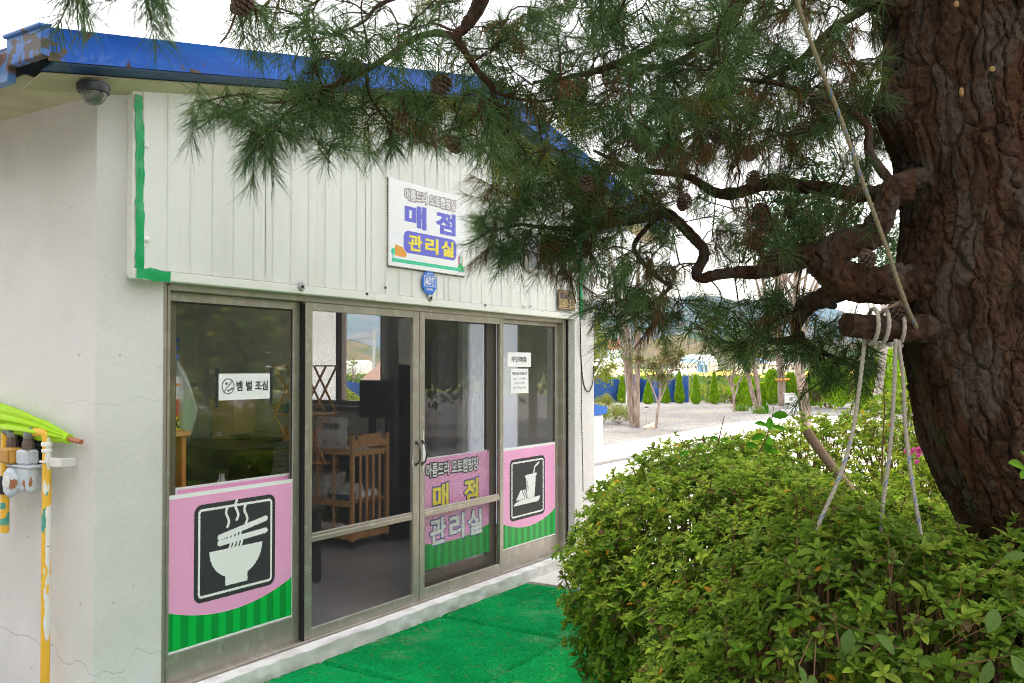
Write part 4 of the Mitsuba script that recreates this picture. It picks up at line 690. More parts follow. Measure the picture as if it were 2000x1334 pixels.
put(p2, 'pipe', tube([[WX - .075, yy, 0.95], [WX - .075, yy, pt[2]]], .021, 16), PIPE, 40); put(p2, 'valve', lathe([(0, 0), (.03, .01), (.034, .05), (.026, .1), (0, .11)], 16, None, (WX - .075, yy, 1.14)), BLACK, 40)
# folded lime umbrella
um = thing('umbrella', 'folded lime green umbrella with wooden tip lying on the gas pipes', 'umbrella')
u0, u1 = wp(133, 857, .045), wp(-60, 812, .045)
LIME = mat('lime_cloth', (0.36, 0.62, 0.01), 0.5)
ax = np.linspace(0, 1, 40)
path = u0 + (u1 - u0) * ax[:, None]; path[:, 2] += 0.02 * np.sin(ax * 3)
rad = np.interp(ax, [0, .05, .25, .5, .75, 1], [.018, .028, .055, .072, .08, .06])
put(um, 'canopy', tube(path, rad, 96, True, lambda th, s: 1 + .20 * np.sin(7 * th + 9 * s) * np.sin(th * 3 + 2) - .20 * np.abs(np.sin(4 * th + 3 * s)) ** .6 + .06 * np.sin(17 * th + 14 * s)), LIME, 50)
put(um, 'tip', tube([u0 + (u0 - u1) * .0, u0 + unit(u0 - u1) * .11], .0125, 14), mat('tip_wood', (.38, .13, .06), .4), 40)
put(um, 'ring', tube([u0 - unit(u0 - u1) * .004, u0 + unit(u0 - u1) * .01], .024, 16), LIME, 40)
hs = thing('bundled_hose', 'coil of black corrugated tubing tucked behind the gas meter', 'hose')
for i in range(5):
    a = wp(12 + 16 * i, 852, .035); put(hs, 'coil', tube(spline([a, a + V(0, .004, -.07), a + V(0, -.012, -.13), a + V(0, -.002, -.19)], 40), .022, 12, True, lambda th, s: 1 + .18 * np.sin(s * 420)), RUBBER, 40)

# ------------------------------------------------------------------ turf mats before the doors
xs, ys = [1.62, 2.84, 4.055, 5.262, 6.46], [-0.112, -1.17, -2.34, -3.5]
rm = random.Random(8); rpile = np.random.default_rng(88)
ORD = ['fourth', 'third', 'second', 'last']
for j in range(3):
    for i in range(4):
        x0, x1, y1, y0 = xs[i], xs[i + 1] - .012, ys[j], ys[j + 1] + .012
        m = sheet(x0, x1, y0, y1, 0.0, 60, 54); v = m.vertices.copy()
        e = np.minimum.reduce([v[:, 0] - x0, x1 - v[:, 0], v[:, 1] - y0, y1 - v[:, 1]])
        z = 0.024 + rm.uniform(0, .005) + .016 * (meshkit.fbm(np.c_[v[:, :2] * 2.2, v[:, 0] * 0 + j], 3, i) - .5)
        z = z + .005 * (meshkit.noise(np.c_[v[:, :2] * 46, v[:, 0] * 0], 7) - .5)
        v[:, 2] = np.where(e < 1e-6, 0.0, np.where(e < .03, z - .006, z)); m.vertices = v
        col = ['nearest to the side wall', 'below the noodle poster door', 'below the two screen doors', 'farthest along the doors'][i]
        row = ['touching the white sill', 'one row out from the sill', 'two rows out beside the hedge'][j]
        mk_ = single('turf_mat', f'green artificial turf mat {row}, {col}', 'turf mat', m, TURF, True, 'turf mats laid before the doors')
        if j < 2 and i > 0:
            n = 9000; bx_, by_ = rpile.uniform(x0 + .004, x1 - .004, n), rpile.uniform(y0 + .004, y1 - .004, n)
            iu = np.clip(((bx_ - x0) / (x1 - x0) * 59).round().astype(int), 0, 59); iv = np.clip(((by_ - y0) / (y1 - y0) * 53).round().astype(int), 0, 53); bz_ = v[:, 2].reshape(60, 54)[iu, iv]
            b_ = np.stack([bx_, by_, bz_ - .003], 1); d_ = unit(V(0, 0, 1) + rpile.normal(size=(n, 3)) * .55) * rpile.uniform(.006, .011, n)[:, None]; s_ = unit(np.cross(d_, rpile.normal(size=(n, 3)))) * .0016
            PV = np.stack([b_ - s_, b_ + s_, b_ + d_], 1).reshape(-1, 3); CV = np.array([.004, .30, .085]) * rpile.uniform(.55, 1.35, (n, 1)) + (rpile.random((n, 1)) < .05) * np.array([.10, .12, .08])
            stuff_part(mk_, 'pile', trimesh.Trimesh(PV, np.arange(3 * n).reshape(-1, 3), process=False), 'm_vc', False, color=np.repeat(CV, 3, 0))
# dry pine needles fallen on mats and sill
rn = np.random.default_rng(21); P, Fc = [], []
for _ in range(260):
    x, y = rn.uniform(3.2, 6.4), -0.13 - 2.0 * rn.random() ** 1.6; a = rn.uniform(0, 6.28); L = rn.uniform(.04, .10)
    d = V(math.cos(a), math.sin(a), 0) * L; s = V(-d[1], d[0], 0) / L * .0012; b = V(x, y, .038 + rn.uniform(0, .006)); o = len(P)
    bend = V(-d[1], d[0], 0) * rn.uniform(-.15, .15)
    P += [b - s, b + s, b + d * .5 + bend + s, b + d * .5 + bend - s, b + d]; Fc += [[o, o + 1, o + 2], [o, o + 2, o + 3], [o + 3, o + 2, o + 4]]
k = put(None, 'fallen_needles', trimesh.Trimesh(P, Fc, process=False), mat('dry_needle', (.34, .24, .11), .8)); labels[k] = {'label': 'dry brown pine needles scattered on the green turf mats', 'category': 'pine needles', 'kind': 'stuff'}

# ------------------------------------------------------------------ inside the shop
FL = 0.106
ct = thing('wooden_cart', 'light wooden trolley with slatted end and shelf behind the screen door', 'cart')
cx0, cx1, cy0, cy1 = 6.33, 6.86, 1.70, 2.62
for x in (cx0, cx1 - .04):
    for y in (cy0, cy1 - .04):
        put(ct, 'post', box(x, x + .04, y, y + .04, FL + .075, 1.17 if y == cy0 else 1.24, .006), WOOD)
        put(ct, 'wheel', lathe([(0, -.012), (.028, -.012), (.03, 0), (.028, .012), (0, .012)], 16, [1, 0, 0], (x + .02, y + .02, FL + .031)), BLACK, 40)
for y in (cy0 + .006, cy1 - .034):
    arch = Polygon([(cx0 + .04, 1.05)] + [(cx0 + .04 + .45 * t, 1.115 + .055 * min(1, max(0, (min(t, 1 - t) - .08) * 9))) for t in np.linspace(0, 1, 24)] + [(cx1 - .04, 1.05)])
    put(ct, 'top_rail', wall_xz(list(arch.exterior.coords)[:-1], y, y + .028), WOOD)
    put(ct, 'rail', box(cx0 + .04, cx1 - .04, y, y + .028, .97, 1.02, .004), WOOD); put(ct, 'rail', box(cx0 + .04, cx1 - .04, y, y + .028, FL + .09, FL + .15, .004), WOOD)
    for i in range(4):
        xx = cx0 + .04 + .45 * (i + 1) / 5; put(ct, 'slat', box(xx - .014, xx + .014, y + .005, y + .022, FL + .15, .97, .003), WOOD)
for x in (cx0 + .006, cx1 - .034):
    for z0, z1 in ((.98, 1.04), (.50, .56), (FL + .09, FL + .14)): put(ct, 'side_rail', box(x, x + .026, cy0 + .04, cy1 - .04, z0, z1, .004), WOOD)
    for i in range(3):
        yv = cy0 + .04 + .84 * (i + 1) / 4
        put(ct, 'slat', box(x + .004, x + .02, yv - .014, yv + .014, FL + .14, .50, .003), WOOD); put(ct, 'slat', box(x + .004, x + .02, yv - .014, yv + .014, .56, .98, .003), WOOD)
put(ct, 'tray', box(cx0 + .03, cx1 - .03, cy0 + .03, cy1 - .03, 1.0, 1.015), WOOD)
put(ct, 'shelf', box(cx0 + .03, cx1 - .03, cy0 + .03, cy1 - .03, .535, .55), WOOD); put(ct, 'shelf', box(cx0 + .03, cx1 - .03, cy0 + .03, cy1 - .03, FL + .10, FL + .115), WOOD)
CREAM = mat('cream_plastic', (.60, .60, .60), .45); TBLUE = mat('tray_blue', (.03, .10, .26), .45)
tb = thing('tool_box', 'large cream tool box on the cart shelf, rear one of two', 'tool box')
put(tb, 'body', box(6.42, 6.70, 2.12, 2.52, .552, .72, .01), CREAM); put(tb, 'lid', box(6.41, 6.71, 2.11, 2.53, .722, .775, .015), CREAM); put(tb, 'clasp', box(6.402, 6.41, 2.28, 2.34, .69, .74), GREY)
tb = thing('tool_box', 'cream tool box with dark blue base on the cart shelf, front one of two', 'tool box')
put(tb, 'base', box(6.40, 6.62, 1.80, 2.06, .552, .60, .01), TBLUE); put(tb, 'lid', trimesh.convex.convex_hull([[a, b, z] for a, b, z in ((6.40, 1.80, .602), (6.62, 1.80, .602), (6.40, 2.06, .602), (6.62, 2.06, .602), (6.42, 1.82, .69), (6.60, 1.82, .69), (6.42, 2.04, .69), (6.60, 2.04, .69))]), CREAM); put(tb, 'handle', box(6.49, 6.53, 1.86, 2.0, .69, .71, .004), CREAM)
for (y, lb) in ((1.77, 'white paper roll lying on the cart shelf in front of the tool boxes'),):
    k = thing('paper_roll', lb, 'paper roll'); put(k, 'roll', lathe([(.018, 0), (.042, 0), (.042, .30), (.018, .30), (.018, 0)], 20, [1, 0, 0], (6.44, y - .0, .596)), PAPER, 40); put(k, 'core', lathe([(.012, -.001), (.0175, -.001), (.0175, .30), (.012, .30), (.012, -.001)], 16, [1, 0, 0], (6.44, y, .596)), mat('card', (.32, .22, .12), .8), 40)
k = thing('paper_roll', 'white paper roll lying on the lowest shelf of the cart', 'paper roll'); put(k, 'roll', lathe([(.018, 0), (.045, 0), (.045, .5), (.018, .5), (.018, 0)], 20, [0, 1, 0], (6.47, 1.95, FL + .162)), PAPER, 40); put(k, 'core', lathe([(.012, -.001), (.0175, -.001), (.0175, .5), (.012, .5), (.012, -.001)], 16, [0, 1, 0], (6.47, 1.95, FL + .162)), 'm_card', 40)
hb = thing('honesty_box_sign', 'pale notice board with Korean heading standing on the cart tray', 'sign')
hx, hy = 6.40, 2.20
put(hb, 'board', box(hx, hx + .012, hy - .36, hy + .02, 1.017, 1.33, .003), mat('lilac_board', (.70, .67, .72), .6))
for s, h_, w_, dy, dz, b in (('양심함', .065, .22, .07, .19, 3), ('후원금은 양심함', .014, .2, .08, .085, 1), ('이용 후 자율 계산', .014, .26, .05, .05, 1)):
    m = facing_x(affinity.translate(text(s, h_, w_, b), -(hy + .02) + dy, 1.017 + dz), hx - .0014); put(hb, 'lettering', m, INK)
for pos, lb, c in (((6.36, 1.95), 'dark pen lying on the cart tray', NAVY), ((6.55, 1.82), 'green pen lying on papers on the cart tray', GREEN1)):
    single('pen', lb, 'pen', tube([[pos[0], pos[1], 1.027], [pos[0] + .09, pos[1] + .10, 1.027]], .005, 8), c, 40)
single('paper_sheets', 'loose white papers on the cart tray', 'papers', cat([box(6.42, 6.70, 1.78, 1.99, 1.0155, 1.0205)]), PAPER)
k = thing('mug', 'dark mug on the desk behind the cart', 'mug'); mg = on_y(733, 838, 3.0); put(k, 'body', lathe([(0, 0), (.045, 0), (.05, .11), (.044, .11), (.04, .01), (0, .01)], 24, None, (7.05, 2.98, 1.06)), mat('brown_mug', (.08, .05, .04), .3), 40); put(k, 'handle', tube(spline([[7.005, 2.98, 1.15], [6.965, 2.98, 1.14], [6.965, 2.98, 1.09], [7.005, 2.98, 1.08]], 12), .007, 8), 'm_brown_mug', 40)
ds = thing('desk', 'dark desk under the far window', 'desk')
DKW = mat('dark_wood', (.045, .038, .035), .35)
put(ds, 'top', box(6.92, 7.44, 1.97, 4.4, 1.02, 1.055, .004), mat('desk_top', (.16, .14, .13), .35))
for y in (2.6, 4.3): put(ds, 'leg', box(6.96, 7.42, y, y + .04, FL, 1.02), DKW)
put(ds, 'back_panel', box(7.39, 7.415, 2.65, 4.29, .4, 1.02), DKW)
mo = thing('monitor', 'black back of a computer monitor on the desk below the window', 'monitor')
put(mo, 'screen', rot(box(6.98, 7.02, 1.79, 2.20, 1.30, 1.67, .01), [0, 0, 1], 4, (7.0, 2.0, 1.4)), BLACK); put(mo, 'stand', cat([box(7.03, 7.07, 2.05, 2.13, 1.075, 1.5, .008), box(6.95, 7.15, 1.99, 2.22, 1.056, 1.075, .006)]), BLACK)
ha = thing('chair_arm', 'black curved armrest of an office chair beside the monitor', 'chair')
put(ha, 'arm', tube(spline([[6.94, 1.74, 1.02], [6.94, 1.71, 1.06], [6.94, 1.78, 1.12], [6.94, 1.78, 1.32], [6.94, 1.73, 1.40], [6.94, 1.77, 1.44]], 30), .032, 14), BLACK, 40)
put(ha, 'column', tube([[6.94, 1.80, .55], [6.94, 1.76, 1.03]], .02, 10), BLACK, 40); put(ha, 'seat', box(6.88, 7.17, 1.62, 1.95, .50, .58, .03), BLACK); put(ha, 'pedestal', lathe([(0, 0), (.14, 0), (.13, .04), (.03, .08), (.03, .39), (0, .39)], 20, None, (7.02, 1.78, FL)), BLACK, 40)
fb_ = thing('refrigerator', 'tall dark glass fronted drinks refrigerator along the far wall', 'refrigerator')
rx, ry0, ry1 = 7.20, 1.40, 1.92
put(fb_, 'case', box(rx + .02, 7.57, ry0, ry1, FL, 2.32, .008), mat('fridge_case', (.055, .05, .055), .4))
put(fb_, 'door', box(rx, rx + .018, ry0 + .01, ry1 - .01, FL + .25, 2.05, .004), mat('fridge_glass', (.012, .013, .016), .15))
for z in (.75, 1.12, 1.5): put(fb_, 'shelf_line', box(rx - .003, rx - .001, ry0 + .06, ry1 - .06, z, z + .012), mat('fridge_trim', (.16, .15, .16), .4) if z < 1 else 'm_fridge_trim')
put(fb_, 'door_frame', cat([box(rx - .006, rx - .0005, ry0 + .01, ry0 + .05, FL + .25, 2.05), box(rx - .006, rx - .0005, ry1 - .05, ry1 - .01, FL + .25, 2.05)]), 'm_fridge_trim')
pn = thing('price_list', 'long printed price list taped on the dark refrigerator', 'notice')
put(pn, 'sheet', box(rx - .003, rx - .001, 1.66, 1.88, 1.83, 2.30), PAPER)
for i in range(11):
    put(pn, 'lettering', facing_x(affinity.translate(text(['이용 계산', '1,000', '캠핑장 이용', '자율 계산 500', '포장 2,000'][i % 5], .016, .07 + .02 * ((i * 7) % 4), .5), -1.86 + .02 * (i % 3), 2.22 - .033 * i), rx - .0044), GREY)
bs = thing('stool_stack', 'stack of white plastic stools on the tiled floor', 'stools')
for i in range(6): put(bs, 'stool', lathe([(.12, 0), (.155, 0), (.16, .02), (.150, .05), (.145, .072), (0, .075)], 22, None, (6.98, 1.22, FL + .003 + .072 * i)), CREAM, 40)
ra = thing('folding_rack', 'folding wooden rack with crossed legs standing on the back counter', 'rack')
r0 = at(535, 716, 8.6); rw_, rd = at(638, 716, 8.6) - r0, V(.25, .1, 0)
rw_[2] = 0; zs = [r0[2] - .92, r0[2] - .46, r0[2] - .0]
for z in zs: put(ra, 'shelf', trimesh.convex.convex_hull([r0 * [1, 1, 0] + V(0, 0, z + dz) + a * rw_ + b * rd for a in (0, 1) for b in (0, 1) for dz in (0, .014)]), WOOD)
for b in (0, 1):
    for lv in (0, 1):
        for s0_, s1_ in ((0.02, .45), (.55, .98)):
            for a, c_ in ((s0_, s1_), (s1_, s0_)):
                A_ = r0 * [1, 1, 0] + a * rw_ + b * rd + V(0, 0, zs[lv] + .014); C_ = r0 * [1, 1, 0] + c_ * rw_ + b * rd + V(0, 0, zs[lv + 1])
                put(ra, 'brace', tube([A_, C_], .011, 4), WOOD)
for i, (px, lb, c_, h_) in enumerate(((553, 'small blue packet on the folding rack', TBLUE, .10), (572, 'small lime packet on the folding rack', LIME, .09))):
    q = r0 + rw_ * ((px - 535) / 103) + rd * .4; single('snack_packet', lb, 'packet', box(q[0] - .045, q[0] + .045, q[1] - .02, q[1] + .02, zs[1] + .016, zs[1] + .016 + h_, .006), c_)
tb = thing('counter', 'black counter table with a chamfered corner in the dark shop', 'table')
t0 = on_z(365, 868, 1.0); tc = on_z(452, 880, 1.0); te = on_z(600, 868, 1.0)
back = V(.9, .9, 0)
top = [t0, tc, te, te + V(.1, .6, 0), t0 + V(.6, .7, 0)]
CT = mat('counter_black', (.014, .014, .016), .3)
put(tb, 'top', slab([(p[0], p[1]) for p in top], 1.0, .05), CT)
put(tb, 'front_panel', cat([slab([(t0[0] + .05, t0[1] + .04), (tc[0] + .01, tc[1] + .05), (te[0] - .05, te[1] + .05), (te[0], te[1] + .08), (tc[0] + .01, tc[1] + .08), (t0[0] + .05, t0[1] + .07)], .949, .84)]), CT)
put(tb, 'shelf_paper', box(t0[0] + .35, t0[0] + .6, t0[1] - .16, t0[1] - .155, .66, .72), PAPER)
bx = thing('cardboard_box', 'open brown cardboard box on the black counter', 'box')
b0 = on_z(415, 857, 1.002); bb = on_z(455, 857, 1.002); be = on_z(498, 852, 1.002)
CARD = mat('cardboard', (.52, .38, .22), .8)
bz = on_y(450, 790, bb[1])[2]
poly = [b0, bb, be, be + (b0 - bb)]
for i in range(4):
    a, c_ = poly[i], poly[(i + 1) % 4]; d = unit(c_ - a); nn = V(-d[1], d[0], 0) * .004
    put(bx, 'side', trimesh.convex.convex_hull([q + V(0, 0, z) + s for q in (a, c_) for z in (.002, bz - 1.0) for s in (0 * nn, nn)]), CARD)
    out = -unit(np.mean([p for p in poly], axis=0) - (a + c_) / 2) if i % 2 else unit(V(0, 0, 1)); out = out * [1, 1, 0] * .06 + V(0, 0, .06)
    put(bx, 'flap', trimesh.convex.convex_hull([q + V(0, 0, bz - 1.0) + s for q in (a, c_) for s in (0 * nn, nn, out, out + nn)]), CARD)
put(bx, 'base', trimesh.convex.convex_hull([p + V(0, 0, z) for p in poly for z in (.001, .006)]), CARD)
put(bx, 'label_patch', trimesh.convex.convex_hull([bb + (b0 - bb) * f + V(0, 0, z) + V(-.004, -.003, 0) * s for f in (.55, .8) for z in (.03, .08) for s in (.3, .6)]), PAPER)
# near the noodle door: wooden stand, yellow carton, hanging bag
st = thing('shelf_stand', 'orange brown wooden stand just inside the first glass door', 'stand')
q = on_y(341, 840, .34); put(st, 'top', box(q[0] - .30, q[0] + .02, .22, .62, q[2] - .03, q[2], .004), WOOD)
for x in (q[0] - .27, q[0] - .012): put(st, 'side', box(x - .015, x + .015, .24, .60, FL, q[2] - .031, .003), mat('orange_wood', (.45, .17, .04), .5) if x < q[0] - .1 else 'm_orange_wood')
yc = thing('carton', 'white and yellow product carton on the wooden stand', 'carton')
h_ = on_y(341, 735, .30)[2] - q[2]
put(yc, 'box', box(q[0] - .28, q[0] + .005, .27, .42, q[2] + .001, q[2] + h_, .004), PAPER)
put(yc, 'yellow_print', wall_print(sbox(-.283, 0.004, .004, h_ * .42), .2675, .0012, q[0], q[2]), YELLOW)
put(yc, 'red_seal', wall_print(Point(-.035, h_ * .42).buffer(.05), .2660, .0012, q[0], q[2]), REDP)
put(yc, 'black_print', wall_print(unary_union([Point(-.02, h_ * .14).buffer(.03).difference(Point(-.02, h_ * .14).buffer(.018)), sbox(-.07, h_ * .28, -.004, h_ * .31)]), .2660, .0012, q[0], q[2]), INK)
put(yc, 'orange_print', wall_print(sbox(-.05, h_ * .82, -.006, h_ * .87), .2660, .0012, q[0], q[2]), ORANGE)
bg = thing('plastic_bag', 'clear plastic bag with green contents hanging inside the first glass door', 'bag')
a = on_y(338, 690, .30); path = spline([a, on_y(344, 720, .3), on_y(354, 760, .3), on_y(357, 800, .3), on_y(354, 836, .3), on_y(352, 840, .3)], 26)
rd_ = np.interp(np.linspace(0, 1, 26), [0, .1, .3, .6, .9, 1], [.008, .012, .045, .072, .05, .01])
scene['m_film'] = {'type': 'mask', 'opacity': 0.42, 'bsdf': {'type': 'twosided', 'bsdf': {'type': 'principled', 'base_color': rgb(.6, .64, .62), 'roughness': .2, 'specular': .7}}}
put(bg, 'film', tube(path, rd_, 26, True, lambda th, s: 1 + .14 * np.sin(5 * th + 12 * s) + .08 * np.sin(11 * th)), 'm_film', 40)
put(bg, 'contents', tube(path[13:24], rd_[13:24] * .72, 18, True, lambda th, s: 1 + .2 * np.sin(4 * th + 30 * s)), mat('green_goods', (.01, .30, .06), .4), 40)
bl = thing('blue_cloth', 'crumpled blue plastic sheet knotted above the hanging bag', 'plastic sheet')
put(bl, 'sheet', cat([tube(spline([on_y(330, 668, .31), on_y(336, 678, .31), on_y(349, 683, .31)], 12), np.linspace(.05, .004, 12), 12, True, lambda th, s: 1 + .3 * np.sin(5 * th + 20 * s)), tube(spline([on_y(336, 688, .31), on_y(338, 700, .31), on_y(337, 710, .31)], 8), [.01, .02, .03, .032, .03, .025, .015, .005], 12)]), SIGNBLUE, 40)
wl = thing('wicker_chair', 'dark grey woven chair back beside the counter', 'chair')
w0 = on_y(545, 872, 2.2); 
put(wl, 'top_roll', tube([on_y(540, 872, 2.25), on_y(590, 868, 2.25)], .045, 14), mat('woven_grey', (.10, .10, .105), .5), 40)
for i in range(7):
    za = on_y(560, 885 + 9 * i, 2.25); put(wl, 'weave', tube([on_y(536 - i * .6, 888 + 10 * i, 2.25), on_y(590, 884 + 10 * i, 2.25)], .024, 6, True, lambda th, s: 1 + .25 * np.sin(s * 190 + 3.1 * i)), 'm_woven_grey', 40)
for px in (538, 588): put(wl, 'leg', tube([on_y(px, 880, 2.27), on_y(px, 880, 2.27) * [1, 1, 0] + V(0, 0, FL)], .02, 8), 'm_woven_grey', 40)
fj = thing('metal_flask', 'slim metal flask standing inside the first glass door', 'flask')
q = on_y(433, 952, 1.2); put(fj, 'body', lathe([(0, 0), (.035, 0), (.035, .26), (.02, .29), (.02, .32), (0, .32)], 16, None, (q[0], q[1], q[2] - .22)), STEEL, 40)
lowt = thing('low_bench', 'low dark bench inside the first glass door', 'bench'); put(lowt, 'top', box(q[0] - .25, q[0] + .9, q[1] - .15, q[1] + .35, q[2] - .26, q[2] - .222, .004), DKW)
for x in (q[0] - .22, q[0] + .86): put(lowt, 'leg', box(x - .02, x + .02, q[1] - .12, q[1] + .3, FL, q[2] - .2605), DKW)

# ------------------------------------------------------------------ the pine
PT = thing('pine_tree', 'large old pine with rough bark and long needled limbs reaching across the shop', 'pine tree')
def bark_fn(R, amp, cw, ch, seed):
    """Radius factor of a plated bark: long raised plates with steep dark furrows between them, their tops broken into flakes."""
    def cells(u, s, per, cw, ch, seed, reach):
        n = max(4, int(round(per / cw))); c = per / n; m = int(s.max() / ch) + 4
        rng = np.random.default_rng(seed); gi, gj = np.meshgrid(np.arange(-2, n + 2), np.arange(-2, m), indexing='ij')
        ju, js, jh = rng.random((n, m + 2)), rng.random((n, m + 2)), rng.random((n, m + 2))
        pu = (gi + ju[gi % n, gj + 2]) * c; ps = (gj + (gi % 2) * .5 + js[gi % n, gj + 2]) * ch
        d, i = cKDTree(np.c_[pu.ravel() / cw, ps.ravel() / ch]).query(np.c_[((u % per) / cw).ravel(), (s / ch).ravel()], k=2)
        return np.clip((d[:, 1] - d[:, 0]) / reach, 0, 1).reshape(u.shape), jh[gi % n, gj + 2].ravel()[i[:, 0]].reshape(u.shape)
    def fn(th, s):
        th, s = np.broadcast_arrays(th, s); u = th * R; per = 2 * np.pi * R
        q = np.stack([np.cos(th) * R * 3, np.sin(th) * R * 3, s * 3], -1)
        wu = u + cw * .8 * (meshkit.fbm(q * 2.4, 4, seed) - .5) * 2; ws = s + ch * .6 * (meshkit.fbm(q * 2.4, 3, seed + 9) - .5) * 2
        e, hgt = cells(wu, ws, per, cw, ch, seed, .26); e2, h2 = cells(wu + .3 * cw * (meshkit.fbm(q * 12, 2, seed + 4) - .5), ws, per, cw * .55, ch * .34, seed + 2, .12)
        fine = meshkit.fbm(q * np.array([16, 16, 7]), 4, seed + 5) - .5
        lump = meshkit.fbm(q * .7, 2, seed + 7) - .5
        return 1 + (amp * (e ** .5 * (0.55 + .6 * hgt) - .75) + amp * .42 * (h2 * np.minimum(1, e2 * 1.3) - .5) + amp * .6 * fine + amp * 1.6 * lump) / R
    return fn
TD = 3.2
ed = np.array([[-520, 1770], [-300, 1750], [-100, 1738], [0, 1735], [120, 1738], [220, 1745], [300, 1752], [400, 1768], [500, 1772], [620, 1773], [700, 1781], [760, 1788], [820, 1802], [880, 1831], [940, 1862], [1000, 1896], [1060, 1930], [1200, 1985], [1400, 2040], [1800, 2080]], float)
cs = []
for y, L in ed:
    w = 318 if y < 800 else 318 + (y - 800) * .12
    cs.append(np.r_[at(L + w / 2, y, TD + .02), w / 2 * TD / FOC])
cs = np.array(cs[::-1]); tp = spline(cs, 760)
knot_dir = -RIGHT
def trunk_fn(th, s):
    base = bark_fn(.28, .023, .052, .22, 11)(th, s)
    return base
tr = tube(tp[:, :3], tp[:, 3], 380, True, trunk_fn)
tv = tr.vertices.copy()
def bulge(v, c, r, amount, d):
    w = np.exp(-(np.linalg.norm(v - c, axis=1) / r) ** 2); return v + w[:, None] * amount * np.asarray(d)
kc = at(1738, 222, TD)
tv = bulge(tv, kc, .11, .085, unit(-RIGHT + .12 * V(0, 0, 1) - .2 * FWD)); tv = bulge(tv, at(1775, 575, TD), .16, .06, -RIGHT)
tr.vertices = tv
put(PT, 'trunk', tr, BARK, False)
for px, py, a, b in ((1878, 180, .009, .019), (1938, 135, .012, .012), (1868, 8, .010, .014)):   # cut knots showing pale wood
    c = at(px, py, TD - .285); m = trimesh.creation.icosphere(3, 1.0); m.vertices = m.vertices * [a * .8, .006, b * .8]; m.vertices += .002 * (meshkit.noise(m.vertices * 200, 3)[:, None] - .5); m.apply_transform(trimesh.geometry.align_vectors([0, 1, 0], FWD)); m.apply_translation(c + FWD * .0)
    put(PT, 'cut_knot', m, mat('knot_wood', (.26, .16, .06), .8) if py == 180 else 'm_knot_wood', True)

skel = []          # skeleton points that twigs may grow from: (x, y, z, radius)
def limb(pts, n=80, sides=40, big=True, name='branch', seed=0):
    """pts: (px, py, depth, radius in photograph pixels)"""
    P = np.array([np.r_[at(a, b, d), r * d / FOC] for a, b, d, r in pts]); S = spline(P, n); S[:, 3] = np.maximum(S[:, 3], .002)
    R = float(S[:, 3].mean())
    S[:, :3] += (meshkit.noise(S[:, :3] * 9 + seed, seed)[:, None] - .5) * .02 * np.minimum(1, R / .02)
    fn = bark_fn(R, min(.011, R * .30), max(.018, R * .55), max(.05, R * 1.5), 20 + seed) if big else (lambda th, s: 1 + .22 * (meshkit.noise(np.stack([np.cos(th) + 0 * s, np.sin(th) + 0 * s, s * 55 + 0 * th], -1) * 1.2, seed) - .5))
    put(PT, name, tube(S[:, :3], S[:, 3], sides, True, fn), BARK, True)
    for q in S[::2]: skel.append(q)
limb([(1850, 560, 3.15, 46), (1770, 556, 3.12, 38), (1700, 556, 3.1, 36), (1640, 540, 3.1, 35), (1600, 508, 3.12, 29), (1572, 500, 3.14, 24), (1500, 526, 3.2, 14.5), (1412, 536, 3.25, 12), (1373, 547, 3.27, 11), (1362, 535, 3.28, 11), (1375, 492, 3.3, 11), (1345, 455, 3.32, 10), (1300, 416, 3.35, 10), (1262, 424, 3.38, 9), (1205, 438, 3.4, 8), (1150, 446, 3.42, 7), (1102, 448, 3.44, 5), (1055, 444, 3.45, 4), (1016, 438, 3.46, 3), (958, 455, 3.48, 2.5), (915, 476, 3.5, 2)], 360, 40, seed=1)
limb([(1605, 505, 3.12, 28), (1640, 478, 3.1, 27), (1690, 462, 3.1, 25), (1716, 440, 3.08, 24), (1735, 400, 3.06, 21), (1748, 366, 3.06, 19), (1800, 345, 3.12, 20), (1860, 330, 3.2, 18)], 120, 40, seed=2)
limb([(1780, 372, 3.1, 20), (1745, 375, 3.1, 19), (1680, 381, 3.15, 14), (1590, 368, 3.2, 13), (1500, 360, 3.25, 12), (1425, 376, 3.3, 11), (1392, 374, 3.32, 9), (1344, 345, 3.36, 7), (1290, 336, 3.4, 6), (1230, 328, 3.42, 5), (1195, 312, 3.44, 4), (1160, 294, 3.46, 2.5)], 220, 30, seed=3)
limb([(1650, 560, 3.12, 22), (1610, 580, 3.2, 17), (1568, 598, 3.3, 15), (1553, 640, 3.35, 10), (1560, 662, 3.36, 10), (1515, 667, 3.38, 8), (1480, 655, 3.4, 7), (1458, 640, 3.42, 4)], 150, 26, seed=4)
limb([(1560, 660, 3.36, 9), (1592, 682, 3.36, 6), (1640, 702, 3.38, 4), (1700, 735, 3.4, 2.5)], 80, 14, False, seed=5)
limb([(1640, 565, 3.14, 12), (1616, 590, 3.16, 11), (1632, 600, 3.18, 6)], 40, 18, False, seed=6)
limb([(1760, 20, 3.15, 20), (1640, -20, 3.1, 20), (1500, -40, 3.05, 18), (1446, 0, 3.0, 16), (1430, 33, 2.98, 14), (1374, 76, 2.96, 12), (1320, 82, 2.96, 10), (1285, 80, 2.96, 8), (1258, 100, 2.95, 8), (1166, 139, 2.92, 6), (1100, 152, 2.9, 4), (1040, 160, 2.88, 2.5)], 260, 26, seed=7)
limb([(1374, 76, 2.96, 10), (1362, 100, 3.0, 8), (1300, 130, 3.05, 7), (1240, 128, 3.1, 4)], 70, 12, False, seed=8)
limb([(1446, -30, 2.95, 16), (1200, -90, 2.8, 14), (1050, -70, 2.7, 13), (950, -25, 2.65, 12), (939, 2, 2.62, 12), (912, 50, 2.58, 10), (893, 72, 2.56, 9), (912, 106, 2.56, 7), (935, 140, 2.58, 7), (958, 165, 2.6, 7), (966, 190, 2.62, 5), (987, 240, 2.66, 4)], 260, 20, seed=9)
